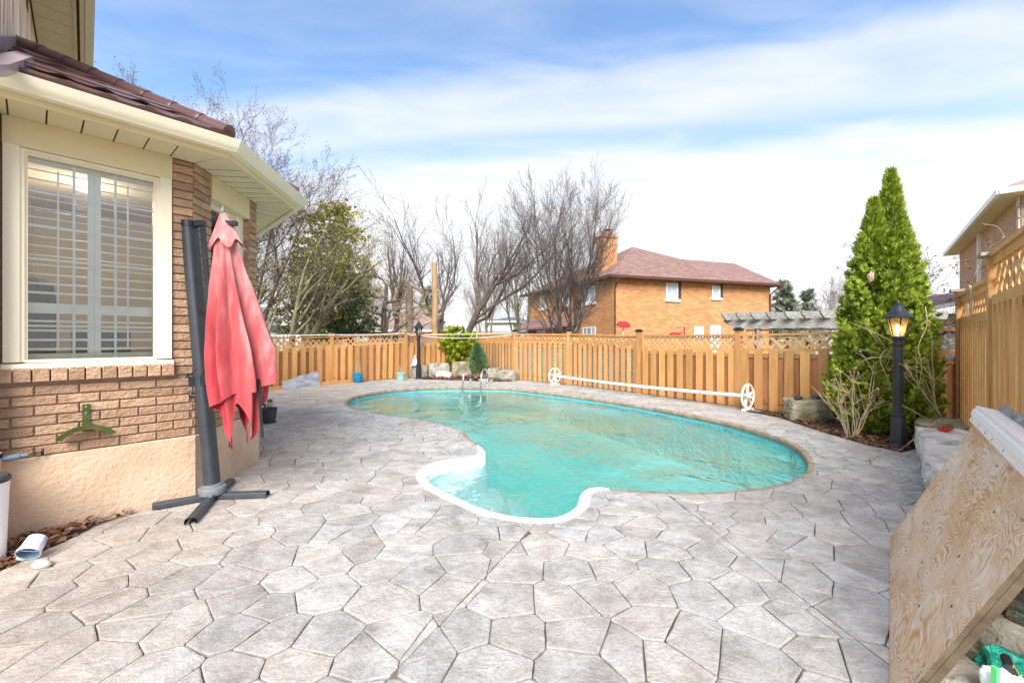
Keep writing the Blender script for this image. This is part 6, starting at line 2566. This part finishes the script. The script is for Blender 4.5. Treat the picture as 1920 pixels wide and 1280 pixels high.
# dried hydrangea-like shrub with tan flower heads
def dry_shrub(label, base, H, seed, stems, heads, spreadv, mat, name='dry_shrub', yb=0.0):
    r = random.Random(seed)
    root = thing(name, label, 'shrub', base)
    tu = Tubes(); ends = []
    for s in range(stems):
        a = r.uniform(0, 6.283)
        d = Vector((math.cos(a) * spreadv, math.sin(a) * spreadv * .6 - .05, 1)).normalized()
        p = base + Vector((math.cos(a), math.sin(a), 0)) * .06
        L = H * r.uniform(.55, 1.05)
        pts_ = [p]; dd = d
        for i in range(6):
            dd = (dd + Vector((r.gauss(0, .12), r.gauss(0, .12), r.gauss(0, .08)))).normalized()
            pts_.append(pts_[-1] + dd * L / 6)
        tu.add(pts_, [.009, .008, .007, .006, .005, .004, .003], 5)
        ends.append(pts_[-1])
        for q in range(5):
            i = r.randint(2, 5); p0 = pts_[i]
            e = (dd + Vector((r.gauss(0, .7), r.gauss(0, .7), r.gauss(.1, .4)))).normalized()
            p1 = p0 + e * L * r.uniform(.15, .4)
            tu.add([p0, p0.lerp(p1, .5) + UP * .02, p1], [.005, .004, .0025], 4)
            ends.append(p1)
    tu.build('stems', mat, root)
    r.shuffle(ends)
    if heads:
        hb = MB()
        for p in ends[:heads]:
            for q in range(9):
                c = p + Vector((r.gauss(0, .018), r.gauss(0, .018), r.gauss(0, .013)))
                e, f = Vector((r.uniform(-1, 1), r.uniform(-1, 1), r.uniform(-1, 1))).normalized() * .014, Vector((r.uniform(-1, 1), r.uniform(-1, 1), r.uniform(-1, 1))).normalized() * .011
                hb.add([c - e, c + f, c + e, c - f], [(0, 1, 2, 3)])
        hb.build('flower_heads', pm('dried_flower_' + str(seed), [S(186, 146, 86), S(214, 178, 120)], 8, .9, 0, var=.2), root, kind='stuff')


dry_shrub('leafless shrub with tan dried flower heads before the cedar and fence', Vector((5.72, 7.2, 0)), 1.3, 71, 16, 48, .34, MT['twigpale'])
dry_shrub('tangle of pale dry vine canes between the lit lamp and tall fence', Vector((7.0, 6.75, .2)), 2.1, 72, 14, 14, .75, MT['twigpale'], name='vine_tangle')
bare_tree('tall thin shrub with dark seed clusters above the tall right fence', Vector((8.0, 7.6, 0)), 3.7, 73, MT['twig'], MT['twig'], .03, 4, .5, nb=(6, 5, 4, 2), ratio=(.6, .5, .5, .5), ang=(.5, .6, .6, .6), trop=(.1, .1, .05, 0), stemang=.35, minr=.004, levels=3, name='seed_head_shrub', cat='shrub', group=None, tips=(MT['leaf'], .5, .022, 6))
# loose canes arching over the wall and patio
def cane(label, pts_):
    b = MB()
    sm = []
    P_ = [pts_[0]] + pts_ + [pts_[-1]]
    for i in range(1, len(P_) - 2):
        for q in range(5):
            t = q / 5; p0, p1, p2, p3 = P_[i - 1:i + 3]
            sm.append(.5 * ((2 * p1) + (p2 - p0) * t + (2 * p0 - 5 * p1 + 4 * p2 - p3) * t * t + (3 * p1 - p0 - 3 * p2 + p3) * t ** 3))
    sm.append(pts_[-1])
    b.tube(sm, [.0055 - .0035 * i / len(sm) for i in range(len(sm))], 5)
    tag(b.build('dry_cane', MT['twigpale'], None, smooth='all'), label, 'dry cane')
cane('thin dry cane trailing from the wall onto the patio right of the lamp base', [At(1765, 785, 6.3), At(1740, 800, 6.1), At(1705, 830, 5.9), G(1680, 846, .02), G(1640, 856, .02), G(1634, 866, .015), G(1668, 884, .015), G(1690, 912, .015), G(1700, 930, .012)])
cane('pale dry cane arching from the lamp across the stone wall top', [At(1692, 760, 6.2), At(1715, 772, 6.2), At(1735, 783, 6.2), At(1765, 793, 6.2), At(1790, 790, 6.3)])
cane('curved pale cane looping above the tall right fence cap', [At(1825, 520, 6.0), At(1850, 470, 5.8), At(1880, 448, 5.6), At(1881, 440, 5.6), At(1868, 424, 5.6), At(1840, 420, 5.7)])
cane('hooked pale cane hanging in front of the cedar left of the lamp', [At(1662, 655, 6.75), At(1650, 672, 6.8), At(1660, 700, 6.8), At(1672, 728, 6.75), At(1680, 745, 6.75)])
cane('long pale cane spreading from the cedar across the lamp shaft', [At(1600, 690, 7.0), At(1628, 672, 6.75), At(1660, 668, 6.75), At(1672, 650, 6.75), At(1660, 690, 6.8), At(1630, 700, 6.9)])
cane('pale cane curving down the right side of the cedar', [At(1735, 575, 6.9), At(1738, 610, 6.7), At(1722, 650, 6.6), At(1728, 690, 6.6), At(1720, 740, 6.6)])


# ================================================================== background buildings
def box_house(root, pts_, z0, z1, mats, name='wall'):
    for i in range(len(pts_) - 1):
        a, c = pts_[i], pts_[i + 1]
        b = MB()
        b.add([(a.x, a.y, z0), (c.x, c.y, z0), (c.x, c.y, z1), (a.x, a.y, z1)], [(0, 1, 2, 3)])
        b.build(name, mats[i], root)


def win(root, o, d, n, t0, t1, z0, z1, sill=True, shadow=True, mull=1, fm=None, name='window'):
    b = MB()
    f = .07
    slab(b, o, d, n, t0, t1, z1 - f, z1, .03, .06); slab(b, o, d, n, t0, t1, z0, z0 + f, .03, .06)
    slab(b, o, d, n, t0, t0 + f, z0 + f, z1 - f, .03, .06); slab(b, o, d, n, t1 - f, t1, z0 + f, z1 - f, .03, .06)
    for q in range(1, mull):
        tt = t0 + (t1 - t0) * q / mull
        slab(b, o, d, n, tt - .03, tt + .03, z0 + f, z1 - f, .028, .05)
    w = b.build(name, fm or MT['white'], root)
    b = MB(); slab(b, o, d, n, t0 + f, t1 - f, z0 + f, z1 - f, .008, .004); b.build('pane', FARPANE, w)
    if sill:
        b = MB(); slab(b, o, d, n, t0 - .12, t1 + .12, z0 - .16, z0 - .005, .1, .14); b.build('sill', MT['white'], w)
    return w


FARPANE = pm('far_window_pane', [S(120, 136, 146), S(176, 188, 196), S(206, 212, 218)], .9, .08, 0, (1, 1, 1), var=.05, spec=.8)
ob1, ob2, obm = S(186, 126, 78), S(208, 152, 102), S(208, 176, 142)
HA, HB, HC = Vector((6.25, 26.3, 0)), Vector((18.4, 30.4, 0)), Vector((1.4, 37.6, 0))
dM = (HB - HA).normalized(); nM = Vector((dM.y, -dM.x, 0))
dL = (HA - HC).normalized(); nL = Vector((dL.y, -dL.x, 0))
EV = 5.55
nh = thing('orange_brick_house', 'orange brick two-storey house with brown hip roof and chimney beyond the fence', 'house', HA)
HD = HB + (HC - HA)
mB1, mB2 = far_brick('orange_brick_front', dM, ob1, ob2, obm, .36, .125), far_brick('orange_brick_side', dL, ob1, ob2, obm, .36, .125)
box_house(nh, [HC, HA, HB, HD, HC], -.1, EV, [mB2, mB1, mB2, mB1])
rs1, rs2 = S(128, 102, 96), S(150, 122, 116)
sh1, sh2 = shingle('brown_shingles_front', dM, rs1, rs2), shingle('brown_shingles_side', dL, rs1, rs2)
ov = .55
def eo(p, a, c):
    return p + a * ov + c * ov
E1 = HA + nM * ov - dM * ov; E2 = HB + nM * ov + dM * ov; E3 = HD - nM * ov + dM * ov; E4 = HC - nM * ov - dM * ov
for p in (E1, E2, E3, E4):
    p.z = EV - .02
PK = At(1186, 463, 31.0); R1_ = At(1254, 484, 31.3); R2_ = At(1377, 494, 34.0)
b = MB(); b.add([E1, E2, R2_, R1_, PK], [(0, 1, 2, 3, 4)]); b.build('roof', sh1, nh)
b = MB(); b.add([E4, E1, PK], [(0, 1, 2)]); b.build('roof', sh2, nh)
b = MB(); b.add([E2, E3, R2_], [(0, 1, 2)]); b.add([E3, E4, PK, R1_, R2_], [(0, 1, 2, 3, 4)]); b.build('roof', sh2, nh)
b = MB()
for a, c, n_ in ((E1, E2, nM), (E4, E1, nL), (E2, E3, dM)):
    b.bar(a + UP * -.02, c + UP * -.02, .12, .16)
b.build('eaves_trough', pm('brown_trough', [S(92, 60, 48), S(108, 72, 58)], 3, .5, 0), nh)
b = MB(); b.add([E1 - UP * .09, E2 - UP * .09, HB + UP * (EV - .11), HA + UP * (EV - .11)], [(0, 1, 2, 3)]); b.add([E4 - UP * .09, E1 - UP * .09, HA + UP * (EV - .11), HC + UP * (EV - .11)], [(0, 1, 2, 3)])
b.build('soffit', pm('brown_soffit', [S(96, 70, 58), S(116, 86, 72)], 3, .7, 0), nh)


def tpx(o, d, px):
    """distance along a wall at a photo column"""
    r_ = (px - 960) / F
    return (r_ * o.y - o.x) / (d.x - r_ * d.y)


def zpx(o, d, px, py_):
    p = o + d * tpx(o, d, px)
    return CH + (HZ - py_) / F * p.y


def wpx(x0, x1, ytop, ybot, o, d, n, **kw):
    return win(nh, o, d, n, tpx(o, d, x0), tpx(o, d, x1), zpx(o, d, (x0 + x1) / 2, ybot), zpx(o, d, (x0 + x1) / 2, ytop), **kw)


wpx(1249, 1271, 531, 561, HA, dM, nM); wpx(1335, 1350, 536, 558, HA, dM, nM)
wpx(1302, 1319, 612, 634, HA, dM, nM, sill=False)
dl_ = -dL
wpx(1013, 1024, 553, 578, HC, dL, nL); wpx(1095, 1116, 537, 567, HC, dL, nL, mull=2); wpx(1055, 1067, 546, 572, HC, dL, nL)
wpx(1006, 1024, 615, 628, HC, dL, nL, sill=False, mull=2); wpx(1065, 1080, 614, 628, HC, dL, nL, sill=False); wpx(1093, 1117, 613, 628, HC, dL, nL, sill=False, mull=3)
for (x0, x1, y0) in ((1271, 1277, 531), (1350, 1355, 536)):   # brown shutter strip beside the upper windows
    b = MB(); slab(b, HA, dM, nM, tpx(HA, dM, x0), tpx(HA, dM, x1), zpx(HA, dM, x0, y0 + 29 - (x0 > 1300) * 6), zpx(HA, dM, x0, y0 - 3), .02, .04); b.build('shutter', pm('brown_strip_%d' % x0, [S(74, 50, 42), S(90, 62, 52)], 3, .7, 0), nh)
# side door
t0_, t1_ = tpx(HA, dM, 1331), tpx(HA, dM, 1350)
b = MB(); slab(b, HA, dM, nM, t0_, t1_, .2, zpx(HA, dM, 1340, 610), .05, .06); do = b.build('door', MT['white'], nh)
for q in range(3):
    b = MB(); slab(b, HA, dM, nM, t0_ + .2 + q * .18, t0_ + .34 + q * .18, 1.55, zpx(HA, dM, 1340, 613), .056, .01); b.build('pane', FARPANE, do)
# downspouts
BRN = pm('brown_downspout', [S(90, 56, 42), S(112, 74, 58)], 3, .5, 0)
for o_, px in ((HA, 1151.5), (HA, 1442)):
    t = tpx(o_, dM, px)
    b = MB(); b.tube([o_ + dM * (t + .4 * (px > 1400)) + nM * .5 + UP * (EV - .15), o_ + dM * t + nM * .1 + UP * (EV - .7), o_ + dM * t + nM * .1], .06, 6); b.build('downspout', BRN, nh)
# chimney
cc = At(1137, 520, 28.6)
chb = MB(); chb.box((cc.x, cc.y, (CH + (HZ - 447) / F * 28.6) / 2), (1.15, .8, CH + (HZ - 447) / F * 28.6), dM); cho = chb.build('chimney', mB1, nh)
z = CH + (HZ - 447) / F * 28.6
b = MB(); b.box((cc.x, cc.y, z + .05), (1.3, .95, .12), dM); b.box((cc.x + .05, cc.y, z + .25), (.55, .5, .35), dM); b.build('chimney_cap', mB1, cho)
b = MB(); b.box((cc.x + .1, cc.y, z + .55), (.5, .45, .03), dM); b.build('chimney_lid', MT['black'], cho)
p = At(1205, 493, 29.5); b = MB(); b.tube([p - UP * .3, p + UP * .25], .06, 8); b.build('roof_vent', MT['black'], nh)
p = At(1313, 492, 32.8); b = MB(); b.box(p, (.6, .4, .2), dM); b.build('roof_vent', MT['hub'], nh)
# small porch roof on the side
pa, pb2 = HC + dL * .2, HC + dL * 7.3
b = MB()
zE = 2.62
q = [pa + nL * 1.0 - dL * .8, pb2 + nL * 1.0]
b.add([(q[0].x, q[0].y, zE), (q[1].x, q[1].y, zE), (pb2.x, pb2.y, zE + .75), (pa.x, pa.y, zE + .75), (q[0].x, q[0].y, zE - .14), (q[1].x, q[1].y, zE - .14)], [(0, 1, 2, 3), (4, 5, 1, 0)])
b.add([(q[1].x, q[1].y, zE), (pb2.x, pb2.y, zE + .75), (pb2.x, pb2.y, zE)], [(0, 1, 2)])
b.build('porch_roof', sh2, nh)

# neighbour's brick house on the right
NA, NB_ = Vector((13.75, 11.55, 0)), Vector((20.25, 19.3, 0))
dN = (NB_ - NA).normalized(); nN = Vector((-dN.y, dN.x, 0))
NC_, ND = NA - nN * 8, NB_ - nN * 8
nb_ = thing('neighbour_house', 'tan brick house with white eaves rising behind the tall right fence', 'house', NA)
tb1, tb2 = far_brick('tan_brick_long', dN, S(176, 140, 114), S(200, 164, 136), S(190, 168, 150)), far_brick('tan_brick_end', nN, S(176, 140, 114), S(200, 164, 136), S(190, 168, 150))
box_house(nb_, [NC_, NA, NB_, ND], -.1, 5.65, [tb2, tb1, tb2])
ovn = .45
e1, e2 = NA + nN * ovn - dN * .5, NB_ + nN * ovn + dN * .4
e0 = NC_ - dN * .5; e3 = ND + dN * .4
for zz_, nm, m_ in ((5.55, 'soffit', MT['soffit']),):
    b = MB(); b.add([(e.x, e.y, 5.56) for e in (e1, e2, e3, e0)], [(0, 1, 2, 3)]); b.build(nm, m_, nb_)
b = MB(); b.bar(e1 + UP * 5.63, e2 + UP * 5.63, .10, .15); b.bar(e0 + UP * 5.63, e1 + UP * 5.63, .10, .15); b.bar(e2 + UP * 5.63, e3 + UP * 5.63, .10, .15); b.build('gutter', MT['white'], nb_)
rc = (NA + NB_) / 2 - nN * 4
b = MB(); rA, rB = NA - nN * 4 + dN * 3.4 + UP * 7.9, NB_ - nN * 4 - dN * 3.4 + UP * 7.9
ee = [Vector((e.x, e.y, 5.7)) for e in (e1, e2, e3, e0)]
b.add(ee + [rA, rB], [(0, 1, 5, 4), (1, 2, 5), (3, 0, 4), (2, 3, 4, 5)]); b.build('roof', shingle('rose_shingles', dN, S(150, 128, 126), S(170, 148, 146)), nb_)
b = MB(); slab(b, NA, dN, nN, 5.2, 5.32, 3.0, 5.55, .1, .1); b.build('downspout', MT['white'], nb_)
for q in range(18):   # quoin blocks at the near corner
    b = MB(); b.box(NA + UP * (.3 + q * .3) + dN * (.12 if q % 2 else .07), (.24 if q % 2 else .14, .06, .26), dN); b.build('quoin', MT['limepale'], nb_)

# low house in the gap on the right
lh = thing('low_house', 'low house with rose-brown roof and white fascia between cedar and tall fence', 'house', At(1760, 637, 20))
la, lb_ = At(1700, 637, 19), At(1850, 637, 17)
la.z = lb_.z = 0
dl2 = (lb_ - la).normalized(); nl2 = Vector((dl2.y, -dl2.x, 0))
lm = far_brick('low_house_brick', dl2, S(170, 150, 128), S(190, 170, 148), S(180, 168, 152))
box_house(lh, [la - nl2 * 6, la, lb_, lb_ - nl2 * 6], -.1, 2.75, [lm, lm, lm])
b = MB(); ea_, eb_ = la + nl2 * .5 - dl2 * .5, lb_ + nl2 * .5
b.add([ea_ + UP * 2.75, eb_ + UP * 3.35, lb_ - nl2 * 4 + UP * 3.9, la - nl2 * 4 + UP * 3.9], [(0, 1, 2, 3)])
b.build('roof', shingle('low_roof_shingles', dl2, S(156, 126, 122), S(176, 146, 142)), lh)
b = MB(); b.bar(ea_ + UP * 2.68, eb_ + UP * 3.28, .08, .16); b.build('fascia', MT['white'], lh)
for (t0_, t1_, z0_, z1_) in ((1.2, 2.0, .3, 2.2), (2.9, 3.6, 1.2, 2.3)):
    w = win(lh, la, dl2, nl2, t0_, t1_, z0_, z1_, sill=False)

# buildings beyond the left fence
def gable(name, label, a, c, dep, ze, zr, wm, rm_, cat='house', soffw=.4, chim=None, wins=(), hip=0.0):
    root = thing(name, label, cat, a)
    d = (c - a).normalized(); n = Vector((d.y, -d.x, 0))
    if n.y > 0:
        n = -n
    box_house(root, [a - n * dep, a, c, c - n * dep, a - n * dep], -.1, ze, [wm] * 4)
    b = MB()
    e = [a + n * soffw - d * soffw, c + n * soffw + d * soffw, c - n * (dep + soffw) + d * soffw, a - n * (dep + soffw) - d * soffw]
    e = [Vector((p.x, p.y, ze - .02)) for p in e]
    r0, r1 = a - n * dep / 2 + d * hip + UP * zr, c - n * dep / 2 - d * hip + UP * zr
    b.add(e + [r0, r1], [(0, 1, 5, 4), (2, 3, 4, 5), (1, 2, 5), (3, 0, 4), (3, 2, 1, 0)])
    b.build('roof', rm_, root)
    b = MB(); b.bar(e[0] - UP * .03, e[1] - UP * .03, .06, .18); b.bar(e[1] - UP * .03, e[2] - UP * .03, .06, .18); b.bar(e[3] - UP * .03, e[0] - UP * .03, .06, .18); b.build('fascia', MT['white'], root)
    for (t0_, t1_, z0_, z1_) in wins:
        win(root, a, d, n, t0_, t1_, z0_, z1_, sill=False)
    return root


SHG = shingle('grey_shingles', (1, 0), S(140, 138, 140), S(160, 158, 160)); SHB = shingle('rose_brown_shingles', (1, 0), S(152, 128, 122), S(170, 146, 140))
WST = pm('white_stucco', [S(222, 222, 220), S(236, 236, 234)], 1, .9, .1, 30, var=.02)
gable('white_shed', 'white shed roofline just above the left fence beside the umbrella', gp_(470, 21) + UP * .06, gp_(585, 22) + UP * .06, 4, 1.95, 2.45, WST, SHG, 'shed')
gable('grey_house', 'grey roofed house glimpsed at far left between the umbrella and mossy trunks', gp_(400, 30), gp_(512, 32), 7, 2.6, 4.4, WST, shingle('blue_grey_shingles', (1, 0), S(110, 120, 136), S(130, 140, 152)), wins=((2.6, 4.0, 1.0, 2.2),))
gable('bungalow', 'brick bungalow with rose-brown roof behind the gnarled tree', gp_(690, 30), gp_(840, 31), 8, 2.35, 4.0, far_brick('bungalow_brick', (1, 0), S(176, 132, 108), S(196, 152, 126), S(186, 166, 150)), SHB, wins=((.8, 2.6, 1.0, 2.0), (3.6, 4.6, 1.0, 2.0)), hip=2.2)
gable('white_house', 'white house with dark low roof between the slender bare stems', gp_(912, 48), gp_(962, 47), 9, 3.7, 4.5, WST, shingle('slate_shingles', (1, 0), S(110, 114, 124), S(124, 128, 138)), hip=1.0, wins=((.5, .9, .5, 3.0), (1.2, 1.5, .5, 3.0)))
gable('low_garage', 'low brown garage roof glimpsed through the slender stems', gp_(885, 36), gp_(1000, 36), 6, 2.0, 2.5, far_brick('garage_brick', (1, 0), S(186, 140, 104), S(200, 156, 120), S(190, 170, 150)), SHB, 'garage')
# white picket fence behind the left fence
wf = thing('picket_fence', 'white picket fence between the mossy trunks beyond the left fence', 'fence', gp_(490, 18.8))
pa, pc2 = gp_(485, 18.6), gp_(580, 19.6)
dd_ = (pc2 - pa).normalized()
for z in (.6, 1.7):
    b = MB(); b.bar(pa + UP * z, pc2 + UP * z, .04, .08); b.build('rail', MT['white'], wf)
pm_ = mesh('picket', *(lambda bb: (bb.v, bb.f))(MB().box((0, 0, .98), (.09, .02, 1.96))), MT['white'])
t = 0
while t < (pc2 - pa).length:
    inst('picket', pm_, wf, pa + dd_ * t + V(0, -.03, 0), math.atan2(dd_.y, dd_.x)); t += .15

# pergola beyond the back fence
pg = thing('pergola', 'weathered grey wooden pergola with notched rafters behind the right fence', 'pergola', Vector((7, 12.2, 0)))
GW = MT['grey_wood']
bA = At(1356, 604, 12.9); bB = At(1650, 604, 10.9)
bA.z = 2.08; bB.z = 2.08
dP = (bB - bA).normalized(); nP = Vector((dP.y, -dP.x, 0))
if nP.y > 0:
    nP = -nP
for off in (0, .16):
    b = MB()
    vs = []
    for o_ in (0, .045):
        for (x, z) in ((0, .17), (.0, .13), (.28, -.10), ((bB - bA).length, -.10), ((bB - bA).length, .17)):
            vs.append(bA + dP * x + UP * z - nP * (off + o_))
    n = 5
    b.add(vs, [tuple(range(n)), tuple(range(2 * n - 1, n - 1, -1))] + [(i, n + i, n + (i + 1) % n, (i + 1) % n) for i in range(n)])
    b.build('beam', GW, pg)
for px in (1363, 1390, 1417, 1446, 1480, 1511, 1546, 1583, 1620):
    t = tpx(bA, dP, px) + .12
    b = MB(); p = bA + dP * t
    rd = (-nP * .8 + dP * .62).normalized()
    sd2 = rd.cross(UP)
    vs = []
    for o_ in (-.024, .024):
        for (x, z) in ((-.38, .36), (-.36, .27), (-.22, .16), (0, .15), (3.2, .15), (3.2, .36)):
            vs.append(p + rd * x + UP * z + sd2 * o_)
    n = 6
    b.add(vs, [tuple(range(n)), tuple(range(2 * n - 1, n - 1, -1))] + [(i, n + i, n + (i + 1) % n, (i + 1) % n) for i in range(n)])
    b.build('rafter', GW, pg)
for t in (.9, 3.4):
    b = MB(); b.box(bA + dP * t - nP * .1 + UP * (-1.06), (.12, .12, 2.1)); b.build('post', GW, pg)
b = MB(); q0, q1 = bA + dP * .6 - nP * .1 - UP * .32, bB - nP * .1 - UP * .32
LN = (q1 - q0).length; m = int(LN / .16)
b.bar(q0 + UP * .17, q1 + UP * .17, .03, .05); b.bar(q0 - UP * .04, q1 - UP * .04, .03, .03)
for i in range(m):
    b.bar(q0.lerp(q1, i / m) - UP * .05, q0.lerp(q1, i / m) + UP * .15, .06, .02, dP)
b.build('screen', MT['mossrock'], pg)

# red bird feeder on a pole and red swing frame
bf = thing('bird_feeder', 'red roofed bird feeder on a pole before the orange brick wall', 'bird feeder', gp_(1168, 21))
c = At(1168, 610, 21)
MT['red'] = pm('red_paint', [S(186, 30, 44), S(206, 44, 58)], 4, .45, 0, var=.04)
b = MB(); b.tube([gp_(1168, 21), c - UP * .1], .04, 6); b.build('pole', MT['ivoryplastic'], bf)
b = MB(); b.box(c - UP * .02, (.5, .4, .18)); b.build('feeder_box', MT['white'], bf)
b = MB()
b.add([c + V(-.27, -.3, .02), c + V(.27, -.3, .02), c + V(.27, .3, .02), c + V(-.27, .3, .02), c + V(-.2, 0, .2), c + V(.2, 0, .2)], [(0, 1, 5, 4), (2, 3, 4, 5), (1, 2, 5), (3, 0, 4)]); b.build('feeder_roof', MT['red'], bf)
b = MB(); b.add([c + V(-.27, -.3, .025), c + V(-.24, -.3, -.12), c + V(.27, -.3, -.12), c + V(.27, -.3, .025)], [(0, 1, 2, 3)]); b.build('front_panel', MT['red'], bf)
sf_ = thing('red_swing', 'red metal hanger frame over the fence before the orange brick house', 'hanger', gp_(1283, 22))
b = MB(); p = At(1283, 613, 22); b.tube([gp_(1284, 22), p, At(1268, 614, 22)], .035, 6); b.tube([At(1283, 622, 22), At(1270, 626, 22)], .03, 6); b.build('frame', MT['red'], sf_)
b = MB(); p = At(1266, 627, 22); b.ico(p, (.28, .2, .12), 2, .05, 1, 3, .5); b.build('basket', MT['red'], sf_, smooth='all')
